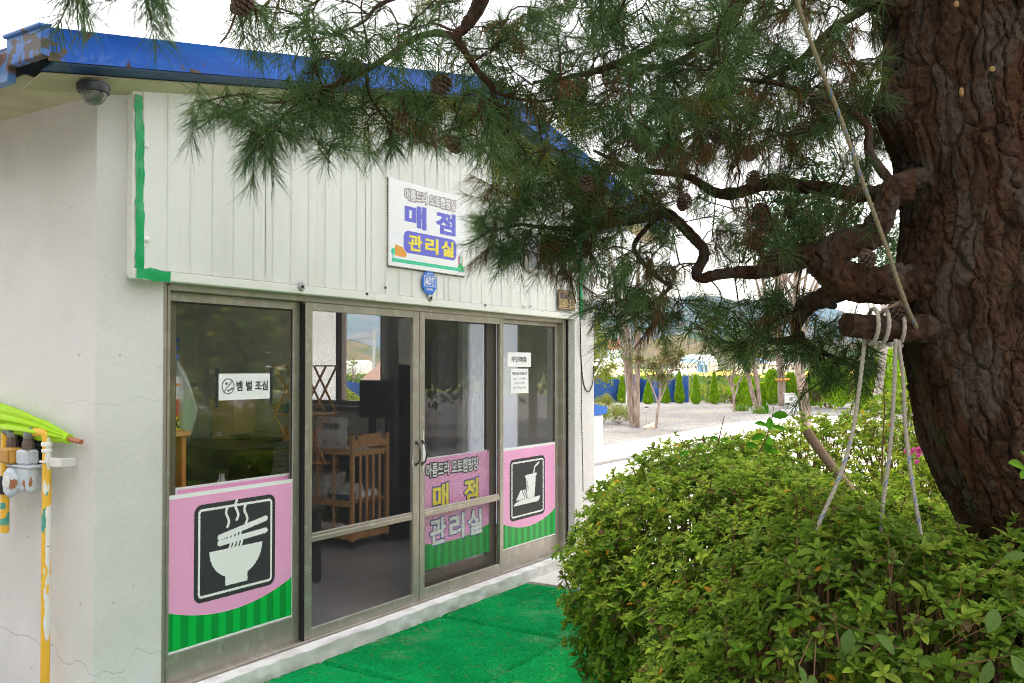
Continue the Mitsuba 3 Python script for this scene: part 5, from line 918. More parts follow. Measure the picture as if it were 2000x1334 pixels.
limb([(893, 72, 2.56, 7), (850, 64, 2.52, 7), (800, 80, 2.48, 6.5), (744, 120, 2.44, 6), (688, 151, 2.42, 5.5), (622, 178, 2.40, 5), (600, 184, 2.40, 4), (538, 200, 2.38, 3), (474, 185, 2.36, 2.5), (430, 190, 2.35, 2)], 170, 12, False, seed=10)
limb([(600, 184, 2.40, 3.5), (560, 222, 2.38, 2.6), (530, 262, 2.37, 2.2), (510, 300, 2.36, 2)], 50, 8, False, seed=11)
limb([(610, 180, 2.40, 3.5), (608, 230, 2.41, 2.6), (618, 272, 2.42, 2.2), (640, 295, 2.42, 2)], 50, 8, False, seed=12)
limb([(716, 145, 2.43, 4), (724, 190, 2.45, 3), (760, 240, 2.48, 2.6), (800, 262, 2.5, 2.4), (860, 290, 2.55, 2)], 60, 8, False, seed=13)
limb([(966, 180, 2.62, 4), (940, 215, 2.64, 3), (900, 245, 2.64, 2.6), (850, 262, 2.66, 2)], 50, 8, False, seed=14)
limb([(966, 180, 2.62, 4), (1030, 196, 2.66, 3), (1085, 192, 2.7, 2.6), (1150, 160, 2.75, 2)], 50, 8, False, seed=15)
limb([(950, -25, 2.6, 8), (860, -30, 2.5, 6), (747, 6, 2.42, 4), (710, 42, 2.4, 3), (650, 66, 2.36, 2.6), (600, 60, 2.34, 2)], 80, 10, False, seed=16)
limb([(860, -30, 2.5, 6), (700, -60, 2.35, 5), (520, -40, 2.25, 4), (470, 10, 2.22, 2.6), (448, 60, 2.2, 2), (430, 85, 2.2, 1.6)], 90, 10, False, seed=17)
limb([(700, -60, 2.35, 5), (400, -100, 2.15, 4), (300, -50, 2.1, 3), (285, -8, 2.1, 2)], 60, 8, False, seed=18)
limb([(400, -100, 2.15, 4), (220, -90, 2.05, 3), (140, -30, 2.0, 2)], 50, 8, False, seed=19)
limb([(1299, 414, 3.35, 6), (1262, 448, 3.4, 5), (1240, 490, 3.42, 5), (1292, 548, 3.46, 4.5), (1310, 560, 3.46, 4), (1265, 600, 3.5, 3), (1200, 640, 3.5, 2)], 90, 10, False, seed=20)
limb([(1748, 366, 3.06, 10), (1700, 300, 3.1, 9), (1690, 240, 3.1, 7), (1600, 190, 3.15, 5), (1500, 160, 3.2, 4.5), (1400, 150, 3.25, 3)], 110, 12, False, seed=21)
limb([(1500, 160, 3.2, 4), (1470, 220, 3.22, 4), (1390, 234, 3.25, 4), (1310, 262, 3.3, 3.5), (1240, 262, 3.3, 2.5)], 80, 8, False, seed=22)
limb([(1760, -60, 3.3, 14), (1700, 10, 3.3, 10), (1620, 60, 3.3, 8), (1560, 120, 3.35, 6), (1480, 165, 3.4, 5)], 90, 12, False, seed=23)
# cut stub that carries the ropes
st = tube(spline([at(1830, 640, 3.12), at(1775, 643, 3.06), at(1710, 640, 3.0), at(1652, 634, 2.96)], 60), np.linspace(.052, .041, 60), 60, True, bark_fn(.046, .006, .024, .10, 77)); put(PT, 'cut_stub', st, BARK, True)

# shoots: sample shoot ends through the crown, join each to the nearest wood
REG = [  # polygon in the photograph, count, depth range, drooping, share of dead brown needles
 ([(375, 190), (600, 160), (690, 190), (690, 260), (650, 305), (570, 240), (520, 300), (470, 300), (425, 260), (380, 225)], 42, (2.28, 2.55), .45, .02),
 ([(610, 180), (850, 180), (1000, 240), (990, 290), (900, 285), (760, 290), (690, 250), (640, 250)], 66, (2.4, 2.95), .5, .03),
 ([(450, 20), (560, -20), (900, -20), (890, 100), (720, 140), (600, 160), (540, 110), (480, 80)], 60, (2.2, 2.75), .3, .03),
 ([(880, 60), (1150, -20), (1460, -20), (1460, 150), (1250, 330), (1000, 330), (900, 200)], 300, (2.45, 3.4), .3, .10),
 ([(1000, 300), (1250, 330), (1300, 420), (1150, 430), (1000, 420), (930, 470), (940, 400)], 120, (3.2, 3.7), .3, .06),
 ([(940, 440), (1160, 440), (1200, 500), (1130, 560), (1060, 520), (950, 500)], 70, (3.3, 3.6), .45, .08),
 ([(1130, 330), (1300, 180), (1750, 150), (1750, 470), (1640, 500), (1500, 500), (1380, 440), (1300, 600), (1180, 620), (1150, 520)], 335, (3.0, 4.4), .25, .32),
 ([(1380, 470), (1500, 430), (1640, 520), (1500, 520), (1400, 520)], 30, (3.3, 4.2), .2, .3),
 ([(1450, -20), (1740, -20), (1720, 230), (1300, 330), (1380, 150)], 215, (2.9, 4.0), .2, .45),
 ([(1300, 590), (1560, 570), (1640, 640), (1700, 650), (1710, 740), (1640, 750), (1560, 700), (1440, 690), (1330, 650)], 120, (3.2, 3.9), .3, .10),
 ([(1170, 590), (1250, 560), (1310, 620), (1280, 650), (1180, 650)], 30, (3.3, 3.6), .3, .05),
 ([(270, -30), (330, -30), (330, 5), (270, 5)], 6, (2.05, 2.15), .9, 0), ([(120, -40), (165, -40), (165, -10), (120, -10)], 4, (1.95, 2.05), .9, 0),
 ([(1560, 770), (1600, 690), (1720, 690), (1720, 740)], 6, (3.3, 3.6), .5, 0)]
OVER = [([(100, -900), (1900, -900), (1900, -60), (900, -60), (500, -140), (150, -160)], 300, (2.0, 4.4), .1, .15), ([(1900, -700), (2700, -700), (2700, 500), (2060, 500), (2060, -100)], 320, (2.6, 5.0), .2, .15)]
rng = np.random.default_rng(5)
targets = []
for reg in REG + OVER:
    poly, n, (d0, d1), droop, dead = reg; pg = Polygon(poly); x0, y0, x1, y1 = pg.bounds; k = 0
    while k < n:
        px, py = rng.uniform(x0, x1), rng.uniform(y0, y1)
        if pg.contains(Point(px, py)): targets.append(np.r_[at(px, py, rng.uniform(d0, d1)), droop, float(rng.random() < dead)]); k += 1
n_ = 0
while n_ < 480:     # the rest of the crown round the trunk, outside the view
    u = unit(rng.normal(size=3)) * rng.random() ** .4; t = V(4.7, -4.7, 4.1) + u * V(3.6, 3.3, 1.3); v = t - EYE; z = v @ FWD; x, y = (CX + FOC * (v @ RIGHT) / z, CY - FOC * (v @ UP) / z) if z > .3 else (-999, -999)
    if not (-100 < x < 2100 and -140 < y < 1500) and np.linalg.norm(v) > 1.6: targets.append(np.r_[t, .1, .1]); n_ += 1
targets = np.array(targets)
nodes = np.array(skel)
order = np.argsort(cKDTree(nodes[:, :3]).query(targets[:, :3])[0])
twV, twF, shoots, pn = [], [], [], list(nodes[:, :3])
tree = cKDTree(np.array(pn)); fresh = []
for n_, i in enumerate(order):
    if n_ % 60 == 0: tree = cKDTree(np.array(pn))
    t = targets[i, :3]; dd, ii = tree.query(t, k=8); ii = ii[min(len(ii) - 1, int(rng.integers(0, 4)))]
    a = np.array(pn[ii]); L = np.linalg.norm(t - a)
    if L < .03: a = a - .06 * unit(rng.normal(size=3)); L = np.linalg.norm(t - a)
    mid = (a + t) / 2 + rng.normal(size=3) * L * .13 + V(0, 0, .10 * L)
    q = spline([a, mid, t], 6 if L < .3 else 9)
    twV.append((q, np.linspace(.0024 + .0045 * min(L, .6), .0018, len(q)))); pn.extend(q[2:])
    d = unit(q[-1] - q[-2] + V(0, 0, -1) * targets[i, 3] * .25 * L + rng.normal(size=3) * .18 * L); shoots.append((t, d, targets[i, 3], targets[i, 4]))
    if rng.random() < .55:     # a side shoot
        s = unit(d + rng.normal(size=3) * .6 + V(0, 0, -.3) * targets[i, 3]); t2 = q[-2] + s * rng.uniform(.05, .10); twV.append((np.array([q[-2], (q[-2] + t2) / 2 + .004, t2]), np.array([.002, .0018, .0015]))); shoots.append((t2, s, targets[i, 3], targets[i, 4]))
tw = cat([tube(p, r, 5, False) for p, r in twV]); stuff_part(PT, 'twigs', tw, BARK, True)
def tufts(shoots, n_each, rng, width=.0009):
    S = np.array([np.r_[t, d] for t, d, _, _ in shoots]); dr_ = np.array([s[2] for s in shoots]); dead = np.array([s[3] for s in shoots]); m = len(S)
    T, D = np.repeat(S[:, :3], n_each, 0), np.repeat(S[:, 3:], n_each, 0); dr_, dead = np.repeat(dr_, n_each), np.repeat(dead, n_each); M = len(T)
    r = rng.normal(size=(M, 3)); r = unit(r - D * (r * D).sum(1, keepdims=True))
    u = rng.random(M); base = T + D * (.035 - .085 * u)[:, None] * 1.0
    ang = np.radians(rng.uniform(16, 50, M) + 22 * u); L = rng.uniform(.062, .105, M)
    nd = D * np.cos(ang)[:, None] + r * np.sin(ang)[:, None]
    nd = unit(nd + V(0, 0, -1) * (dead * .8 + dr_ * .22)[:, None])
    mid = base + nd * (L * .5)[:, None]; nd2 = unit(nd + V(0, 0, -1) * .14 + rng.normal(size=(M, 3)) * .06); tip = mid + nd2 * (L * .5)[:, None]
    side = unit(np.cross(nd, rng.normal(size=(M, 3)))) * width
    P = np.stack([base - side, base + side, mid + side, mid - side, tip], 1).reshape(-1, 3); o = np.arange(M)[:, None] * 5
    Fc = np.concatenate([o + [0, 1, 2], o + [0, 2, 3], o + [3, 2, 4]], 1).reshape(-1, 3)
    g = np.array([.042, .092, .029]); g2 = np.array([.102, .155, .062]); y = np.array([.15, .17, .03]); br = np.array([.12, .062, .03])
    k = rng.random(M)[:, None]; tone = np.repeat(rng.uniform(.75, 1.25, m), n_each)[:, None]; yel = np.repeat(rng.random(m) < .03, n_each)[:, None]
    C = (g * (1 - k) + g2 * k) * tone; C = np.where(yel, y * (.8 + .4 * k), C); C = np.where((dead[:, None] > 0) & (rng.random(M)[:, None] < .8), br * (.6 + .8 * k), C)
    return trimesh.Trimesh(P, Fc, process=False), np.repeat(C, 5, 0)
nin = sum(r[1] for r in REG)
vis = [s for s in shoots]
# shoots that the photograph shows carry full brushes; the crown above the view gets thinner ones
def seen(t):
    v = t - EYE; z = v @ FWD; return CX + FOC * (v @ RIGHT) / z, CY - FOC * (v @ UP) / z
A_, B_ = [], []
for s in shoots:
    x, y = seen(s[0]); (A_ if (-120 < x < 2120 and -130 < y < 1400) else B_).append(s)
m1, c1 = tufts(A_, 46, rng, .0009); m2, c2 = tufts(B_, 26, rng, .003)
stuff_part(PT, 'needles', trimesh.Trimesh(np.vstack([m1.vertices, m2.vertices]), np.vstack([m1.faces, m2.faces + len(m1.vertices)]), process=False), 'm_needle', False, color=np.vstack([c1, c2]))
# cones
def cone_mesh():
    out = []; n = 46
    for i in range(n):
        t = (i + .5) / n; a = i * 2.39996; r = .020 * math.sin(math.pi * (.12 + .80 * t)); z = .026 - .052 * t
        s = trimesh.creation.icosphere(1, 1.0); s.vertices = s.vertices * [.0075, .0075, .0032]; s = rot(s, [0, 1, 0], 28 - 56 * t); s.apply_translation([r, 0, z]); out.append(rot(s, [0, 0, 1], math.degrees(a)))
    return cat(out + [trimesh.creation.icosphere(2, .013)])
cone = mikit.ply(cone_mesh(), mat('cone_scale', (.085, .055, .038), .8))
for i, (px, py, d) in enumerate([(1133, 172, 2.75), (1120, 232, 2.8), (1256, 265, 2.9), (1248, 282, 2.9), (1278, 305, 2.9), (1400, 262, 3.0), (1464, 300, 3.05), (1470, 348, 3.1), (1596, 195, 3.0), (1562, 256, 3.0), (1145, 358, 3.0), (1488, 415, 3.2), (1491, 440, 3.2), (1515, 500, 3.1), (1544, 415, 3.2), (1694, 505, 3.0), (1752, 608, 3.0), (1390, 95, 2.9), (1336, 395, 3.2), (862, 165, 2.5), (888, 282, 2.55), (472, 10, 2.2)]):
    k = key_of(PT + '__cone'); q = at(px, py, d); scene[k] = {**cone, 'to_world': T4().translate(q.tolist()).rotate([1, .3, 0], float(rng.uniform(-35, 35))).rotate([0, 1, 0], float(rng.uniform(-35, 35))).scale([.95 + .3 * float(rng.random())] * 3)}

# ropes
def rope(pts, n, r=.0066, base=(.33, .30, .25)):
    p = spline(pts, n); m = tube(p, r, 18, True, lambda th, s: .82 + .26 * np.abs(np.cos(1.5 * (th - s * 95))))
    s = np.r_[0, np.cumsum(np.linalg.norm(np.diff(p, axis=0), axis=1))]; th = np.arange(18) * 2 * np.pi / 18
    ph = (th[None, :] - s[:, None] * 95) / (2 * np.pi) * 3; strand = np.floor(ph % 3); fleck = (strand == 0) & (np.abs((ph % 1) - .5) < .16) & (meshkit.noise(np.stack([s * 9, s * 0, s * 0], -1), 3)[:, None] > .55)
    g = .85 + .3 * meshkit.noise(np.stack([np.broadcast_to(th * 3, ph.shape), np.broadcast_to(s[:, None] * 160, ph.shape), ph * 0], -1), 5)
    c = np.where(fleck[..., None], np.array([.05, .16, .42]), np.array(base) * g[..., None]).reshape(-1, 3); c = np.vstack([c, np.tile(base, (2, 1))])
    return m, c
rp = thing('swing_rope', 'white twisted rope looped over the cut stub with three ends hanging into the bushes', 'rope')
def around(px, d, y0, y1, lean, n=14, r=.058):
    c = (at(px, y0, d) + at(px, y1, d)) / 2; out = []
    for a in np.linspace(-.5 * math.pi, 1.5 * math.pi, n): out.append(c + V(0, 0, 1) * math.sin(a) * (r) + FWD * (-math.cos(a)) * (r) + RIGHT * lean * (a / math.pi))
    return out
for nm, pts in (('loop', around(1702, 2.99, 620, 655, .012)), ('loop', around(1722, 3.0, 622, 657, .020)), ('loop', around(1752, 3.03, 622, 662, .010)),
                ('hanging_end', [at(1690, 655, 3.0), at(1686, 690, 3.0), at(1678, 760, 3.0), at(1664, 850, 3.0), at(1640, 930, 2.98), at(1605, 1010, 2.97), at(1592, 1040, 2.96)]),
                ('hanging_end', [at(1749, 662, 2.96), at(1746, 760, 2.97), at(1740, 860, 2.98), at(1729, 950, 2.98), at(1722, 1010, 2.97), at(1720, 1055, 2.96)]),
                ('hanging_end', [at(1754, 664, 2.97), at(1764, 740, 2.97), at(1768, 830, 2.97), at(1780, 930, 2.95), at(1797, 1035, 2.94), at(1802, 1065, 2.93)])):
    m, c = rope(pts, 160 if nm == 'loop' else 420); put(rp, nm, m, 'm_vc', True, color=c)
lr = [at(1545, -60, 2.78), at(1562, 20, 2.8), at(1602, 130, 2.82), at(1645, 240, 2.85), at(1690, 370, 2.88), at(1730, 480, 2.92), at(1768, 590, 2.95), at(1790, 640, 3.0)]
m, c = rope(lr, 900, .0066, (.20, .17, .105)); single('tie_rope', 'long taut beige rope slanting down in front of the pine limbs to the trunk', 'rope', m, 'm_vc', True, color=c)
single('thin_rope', 'thin cord from the rope loops up to the pine trunk', 'cord', tube([at(1715, 612, 2.95), at(1764, 586, 2.96)], .004, 8), STAKE, 40)

# ------------------------------------------------------------------ azaleas
def P_(l, d, z): return EYE * [1, 1, 0] + _F * d + RIGHT * l + V(0, 0, z)
def leafquads(base, axis, up, L, W, fold=.18, rng=None):
    """Folded pointed leaves as one mesh: 16 triangles each."""
    side = unit(np.cross(axis, up)); nrm = np.cross(side, axis)
    ts, ws, bend = [0, .22, .5, .8, 1.0], [.12, .72, 1.0, .74, .08], [0, .02, .01, -.06, -.14]
    rows = []
    for t, w, b in zip(ts, ws, bend):
        c = base + axis * (L * t)[:, None] + nrm * (L * b)[:, None]
        rows += [c - side * (W * w * .5)[:, None] + nrm * (W * w * fold)[:, None], c, c + side * (W * w * .5)[:, None] + nrm * (W * w * fold)[:, None]]
    P = np.stack(rows, 1); M = len(base); f = []
    for k in range(4):
        a = 3 * k; f += [[a, a + 1, a + 4], [a, a + 4, a + 3], [a + 1, a + 2, a + 5], [a + 1, a + 5, a + 4]]
    F_ = (np.arange(M)[:, None, None] * 15 + np.array(f)[None]).reshape(-1, 3)
    return P.reshape(-1, 3), F_
def bush_shoots(blobs, spacing, rng, keep=1.0, zmin=.15):
    """Shoot tips over the outside of a union of ellipsoids, uneven in depth, with outward directions."""
    out = []
    for (l, d, z, rl, rd2, rz) in blobs:
        area = 4 * math.pi * ((rl * rd2) ** 1.6 / 3 + (rl * rz) ** 1.6 / 3 + (rd2 * rz) ** 1.6 / 3) ** (1 / 1.6); n = int(area / spacing ** 2)
        u = unit(rng.normal(size=(n, 3))); sc = 1 - .30 * rng.random(n) ** 1.5 + .22 * (meshkit.noise(u * 3 + l * 7, 3) - .5) + .16 * (meshkit.noise(u * 9 + l * 7, 4) - .5) + (rng.random(n) < .06) * .12 * rng.random(n)
        q = u * np.array([rl, rd2, rz]) * sc[:, None]; nn = unit(u / np.array([rl, rd2, rz]))
        p = np.array([l, d, z]) + q
        ok = p[:, 2] > zmin
        for (l2, d2, z2, a, b, c) in blobs:
            if (l2, d2, z2) == (l, d, z): continue
            ok &= (((p - [l2, d2, z2]) / [a, b, c]) ** 2).sum(1) > .80
        for pp, nv in zip(p[ok], nn[ok]): out.append((pp, nv))
    return out
def to_world(p): return EYE * [1, 1, 0] + p[..., 1:2] * _F + p[..., 0:1] * RIGHT + p[..., 2:3] * V(0, 0, 1)
def dir_world(p): return p[..., 1:2] * _F + p[..., 0:1] * RIGHT + p[..., 2:3] * V(0, 0, 1)
GREENS = np.array([1.26, 1.16, .78]) * np.array([[.095, .185, .030], [.12, .225, .035], [.075, .155, .030], [.155, .25, .05], [.20, .29, .06], [.11, .19, .06]])
def azalea(blobs, spacing, rng, per=7, size=(.024, .036), warm=0.0):
    S = bush_shoots(blobs, spacing, rng); P = to_world(np.array([s[0] for s in S])); Nn = dir_world(np.array([s[1] for s in S]))
    D = unit(Nn * .7 + V(0, 0, .75) + rng.normal(size=P.shape) * .28); M = len(P)
    idx = np.repeat(np.arange(M), per); k = np.tile(np.arange(per), M)
    a = k * 2.39996 + np.repeat(rng.uniform(0, 6.28, M), per); r = unit(np.cross(D, rng.normal(size=D.shape))); b = np.cross(D, r)
    rad = r[idx] * np.cos(a)[:, None] + b[idx] * np.sin(a)[:, None]
    ring = (k + rng.random(len(k))) / per                     # inner (young, upright) to outer leaves
    el = np.radians(38 + 52 * ring + rng.normal(size=len(k)) * 12); axis = unit(D[idx] * np.cos(el)[:, None] + rad * np.sin(el)[:, None])
    L = rng.uniform(*size, len(k)) * (.5 + .62 * ring) * np.repeat(rng.uniform(.8, 1.25, M), per); W = L * rng.uniform(.42, .54, len(k))
    base = P[idx] - D[idx] * (ring * .018)[:, None]; up = unit(D[idx] + 1e-3)
    tone = np.repeat(rng.integers(0, 6, M), per); C = GREENS[tone] * rng.uniform(.75, 1.25, (len(k), 1)) * np.repeat(rng.uniform(.7, 1.32, M), per)[:, None]; C = np.where((ring < .22)[:, None], np.array([.20, .30, .05]), C)
    old = rng.random(len(k)); C = np.where((old > .993)[:, None], np.array([.45, .24, .03]), C); C = np.where(((old > .95) & (old < .975))[:, None], np.array([.14, .10, .05]), C); C = C * (1 + warm * np.array([.6, .35, -.2]))
    return P, D, base, axis, up, L, W, np.clip(C, 0, .8)
rh = np.random.default_rng(12)
FRONT = [(.98, 4.75, .62, .74, .85, .62), (1.28, 5.75, .70, .86, .85, .66), (.98, 3.45, .44, .52, .85, .58), (1.62, 2.82, .64, .78, .62, .64), (1.55, 4.1, .68, .80, .85, .60), (1.22, 3.35, .74, .52, .58, .58), (1.14, 2.92, .80, .46, .40, .54), (1.25, 4.75, .72, .6, .8, .60), (1.15, 4.05, .60, .6, .6, .58), (.95, 2.95, .52, .45, .5, .54), (2.5, 3.6, .66, .7, .7, .66), (1.05, 2.62, .36, .44, .45, .50), (2.3, 2.5, .6, .7, .6, .60)]
REAR = [(2.15, 6.5, .78, .85, .85, .66), (3.0, 6.7, .86, .95, .9, .74), (2.7, 5.2, .74, .75, .8, .62), (3.6, 5.5, .8, .9, .9, .72)]
litter_src = []
def build_azalea(key, blobs, spacing, rng, n_parts, warm, size):
    P, D, base, axis, up, L, W, C = azalea(blobs, spacing, rng, warm=warm, size=size)
    litter_src.append((P, D))
    # some larger leaves of a seedling shrub mixed in low among the front shoots
    vx = base - EYE; z = vx @ FWD; x = CX + FOC * (vx @ RIGHT) / z; y = CY - FOC * (vx @ UP) / z
    vis = (x > 1060) & (x < 2010) & (y > 700) & (y < 1340)
    face = np.abs((unit(np.cross(np.cross(axis, up), axis)) * unit(-vx)).sum(1))
    score = np.where(vis, L * FOC / z * (.3 + .7 * face), 0); top = np.argsort(-score)[:n_parts]; rest = np.ones(len(L), bool); rest[top] = False
    v, f = leafquads(base[rest], axis[rest], up[rest], L[rest], W[rest]); stuff_part(key, 'foliage', trimesh.Trimesh(v, f, process=False), 'm_leaf', False, color=np.repeat(C[rest], 15, 0))
    one, onef = leafquads(V(0, 0, 0)[None], V(0, 1, 0)[None], V(0, 0, 1)[None], np.array([1.0]), np.array([.46]))
    plys = [mikit.ply(trimesh.Trimesh(one, onef, process=False), 'm_leaf', color=np.tile(np.clip(c * (1 + warm * np.array([.6, .35, -.2])), 0, .8), (15, 1))) for c in np.vstack([GREENS, [[.20, .30, .05], [.45, .24, .03], [.14, .10, .05]]])]
    pal = np.vstack([GREENS, [[.20, .30, .05], [.45, .24, .03], [.14, .10, .05]]])
    for i in top:
        s = unit(np.cross(axis[i], up[i])); nn = np.cross(s, axis[i]); Mx = np.eye(4); Mx[:3, 0], Mx[:3, 1], Mx[:3, 2], Mx[:3, 3] = s * L[i], axis[i] * L[i], nn * L[i], base[i]
        scene[key_of(key + '__leaf')] = {**plys[int(np.argmin(((pal - C[i]) ** 2).sum(1)))], 'to_world': T4(Mx)}
    # wood: stems rising from a few root points to the shoots
    ts, rng2 = [], np.random.default_rng(3)
    roots = [to_world(V(b[0] + o, b[1] + q, 0)) for b in blobs for o, q in ((-.12, -.1), (.15, .1), (.0, .2))]; roots = np.array(roots)
    for i in rng2.permutation(len(P))[:900]:
        rt = roots[np.argmin(np.linalg.norm((roots - P[i])[:, :2], axis=1) + rng2.uniform(0, .25, len(roots)))]
        mid = rt * .45 + P[i] * .55 + V(0, 0, -.06) + rng2.normal(size=3) * .05; ts.append(tube(spline([rt, mid, P[i] - D[i] * .02, P[i] + D[i] * .004], 8), np.linspace(.0075, .0013, 8), 5, False))
    stuff_part(key, 'stems', cat(ts), mat('azalea_stem', (.16, .085, .045), .8) if 'm_azalea_stem' not in scene else 'm_azalea_stem', True)
    st2 = []
    for i in rng2.permutation(len(P))[:1500]: st2.append(tube([P[i] - D[i] * .07, P[i] - D[i] * .03 + rng2.normal(size=3) * .004, P[i] + D[i] * .003], [.0017, .0016, .0013], 5, False))
    stuff_part(key, 'young_shoots', cat(st2), mat('young_shoot', (.34, .16, .05), .7) if 'm_young_shoot' not in scene else 'm_young_shoot', True)
hk = thing('azalea_hedge', 'broad rounded azalea hedge of small glossy leaves between the turf mats and the pine', 'hedge'); build_azalea(hk, FRONT, .037, rh, 300, 0.0, (.028, .056))
hk2 = thing('azalea_hedge', 'brighter yellow green azalea bushes behind the hanging ropes', 'hedge'); build_azalea(hk2, REAR, .050, rh, 300, .35, (.036, .052))
# dry needles and twigs dropped on the hedge
P, D = litter_src[0]; rl_ = np.random.default_rng(9); ts = []
for i in rl_.permutation(len(P))[:420]:
    d = unit(rl_.normal(size=3) * [1, 1, .35] + V(0, 0, -.25)); a = P[i] + V(0, 0, .012); ts.append(tube([a - d * .04, a + V(0, 0, .004), a + d * .045], [.0008, .0009, .0007], 4, False))
k = put(None, 'fallen_needles', cat(ts), 'm_dry_needle'); labels[k] = {'label': 'dry brown pine needles caught on top of the azalea hedge', 'category': 'pine needles', 'kind': 'stuff'}

# a wild seedling with larger leaves that rises out of the hedge, and two more
def sapling(name, label, stem, leaves, size, col, group=None):
    k = thing(name, label, 'sapling', group); s = spline(stem, 24); put(k, 'stem', tube(s, np.linspace(.005, .0018, 24), 7), 'm_azalea_stem', 40); rs = np.random.default_rng(len(leaves) + int(abs(stem[0][0]) * 100))
    for (px, py, d, lx, ly) in leaves:
        b = at(px, py, d); ax_ = unit(RIGHT * lx + V(0, 0, ly) - FWD * rs.uniform(.0, .7)); upv = unit(V(0, 0, 1) - FWD * .9 + rs.normal(size=3) * .25)
        j = np.argmin(np.linalg.norm(s - b, axis=1)); put(k, 'stalk', tube([s[j], (s[j] + b) / 2 + V(0, 0, .004), b], .0013, 5), 'm_azalea_stem', 40)
        L = size * rs.uniform(.8, 1.15); v, f = leafquads(b[None], ax_[None], upv[None], np.array([L]), np.array([L * .60]), .10); c = np.array(col) * rs.uniform(.8, 1.25)
        put(k, 'leaf', trimesh.Trimesh(v, f, process=False), 'm_leaf', False, color=np.tile(c, (15, 1)))
    return k
D1 = 5.5
sapling('sapling', 'wild seedling with broad bright green leaves rising above the hedge top', [at(1470, 900, D1), at(1490, 870, D1), at(1505, 830, D1), at(1512, 790, D1)], [(1500, 808, D1, -.4, .7), (1508, 812, D1, 1, .1), (1503, 815, D1, -.1, -1), (1500, 832, D1, -1, .3), (1506, 834, D1, .9, -.1), (1500, 850, D1, .15, -1), (1494, 850, D1, -1, -.2), (1488, 866, D1, .8, -.6), (1480, 872, D1, -1, .2), (1478, 884, D1, .5, -.9), (1490, 880, D1, 1, .0), (1466, 890, D1, -.8, -.5)], .085, (.06, .21, .015))
sapling('sapling', 'thin wild shoot with few leaves and a bare curved tip over the hedge', [at(1370, 900, D1), at(1352, 880, D1), at(1330, 862, D1), at(1320, 846, D1)], [(1356, 880, D1, .8, .6), (1345, 882, D1, -1, -.3), (1362, 890, D1, .7, -.7), (1370, 896, D1, 1, .3)], .07, (.05, .19, .015))
sapling('sapling', 'upright shoot with a bare dark tip and a pair of leaves above the hedge', [at(1402, 870, D1), at(1406, 850, D1), at(1412, 825, D1), at(1415, 812, D1)], [(1404, 858, D1, -1, .3), (1406, 860, D1, 1, -.1)], .07, (.05, .19, .015))
sapling('sapling', 'tall slender seedling with whorled leaves behind the hanging ropes', [at(1722, 950, 4.9), at(1724, 860, 4.9), at(1728, 790, 4.9), at(1724, 752, 4.9)], [(1722, 762, 4.9, -.9, .4), (1728, 762, 4.9, .9, .5), (1724, 775, 4.9, -1, -.1), (1730, 790, 4.9, 1, .1), (1722, 798, 4.9, -1, .2), (1716, 802, 4.9, -1, -.1), (1734, 800, 4.9, 1, -.2), (1726, 820, 4.9, .9, .6), (1720, 832, 4.9, -.9, .5), (1728, 850, 4.9, 1, .1)], .065, (.14, .24, .03))
sapling('sapling', 'leafy shoot poking in at the edge of the view beside the trunk base', [at(2080, 1010, 2.0), at(2040, 960, 2.0), at(2000, 915, 2.0)], [(2002, 915, 2.0, -.9, .4), (2006, 905, 2.0, -.5, .8), (2010, 920, 2.0, -.9, -.3), (2015, 930, 2.0, .6, .8)], .04, (.13, .26, .03))
rs_ = np.random.default_rng(31)
big = [(1745, 1070, 2.75, -.3, -1), (1790, 1060, 2.75, .5, -1), (1960, 1090, 2.5, .6, .2), (1945, 1190, 2.3, -.6, -.8), (1985, 1195, 2.3, .8, -.3), (1935, 1290, 2.2, -.4, -1), (1975, 1280, 2.2, .5, -.9), (1520, 1195, 2.8, -.4, -1), (1590, 1320, 2.4, -.4, -1), (1560, 1300, 2.4, .3, -1), (1390, 1260, 3.3, -.6, -.7), (1345, 1275, 3.3, .1, -1), (1280, 1230, 3.7, -.3, -1), (1710, 1240, 2.5, .8, -.7), (1660, 1230, 2.5, -.4, -.9), (1410, 1330, 3.0, .1, 1)]
sapling('sapling', 'low seedling shrub with mottled broad leaves woven through the hedge front', [at(1900, 1420, 2.6), at(1800, 1300, 2.65), at(1700, 1200, 2.75), at(1560, 1240, 2.75), at(1400, 1290, 3.3)], big, .062, (.12, .20, .055))
# pink late blossoms behind the ropes
fl_ = thing('azalea_blossoms', 'small cluster of pink azalea blossoms beside the far side of the trunk', 'flowers')
for i in range(9):
    c = at(1785 + rs_.uniform(-18, 20), 888 + rs_.uniform(-12, 14), 4.4)
    v, f = [], []
    for j in range(5):
        a = j * 1.257; d = unit(RIGHT * math.cos(a) + V(0, 0, math.sin(a)) - FWD * .5); vv, ff = leafquads(c[None], d[None], -FWD[None], np.array([.016]), np.array([.012])); f.append(ff + 15 * j); v.append(vv)
    put(fl_, 'blossom', trimesh.Trimesh(np.vstack(v), np.vstack(f), process=False), 'm_leaf', False, color=np.tile([.45, .08, .24], (75, 1)))
single('wooden_stake', 'weathered round wooden stake leaning in the azalea bushes', 'stake', tube(spline([at(1575, 842, 5.0), at(1620, 905, 4.9), at(1700, 1010, 4.7)], 20), np.linspace(.025, .028, 20), 18, True, lambda th, s: 1 + .05 * np.sin(3 * th + s * 9)), STAKE, 50)

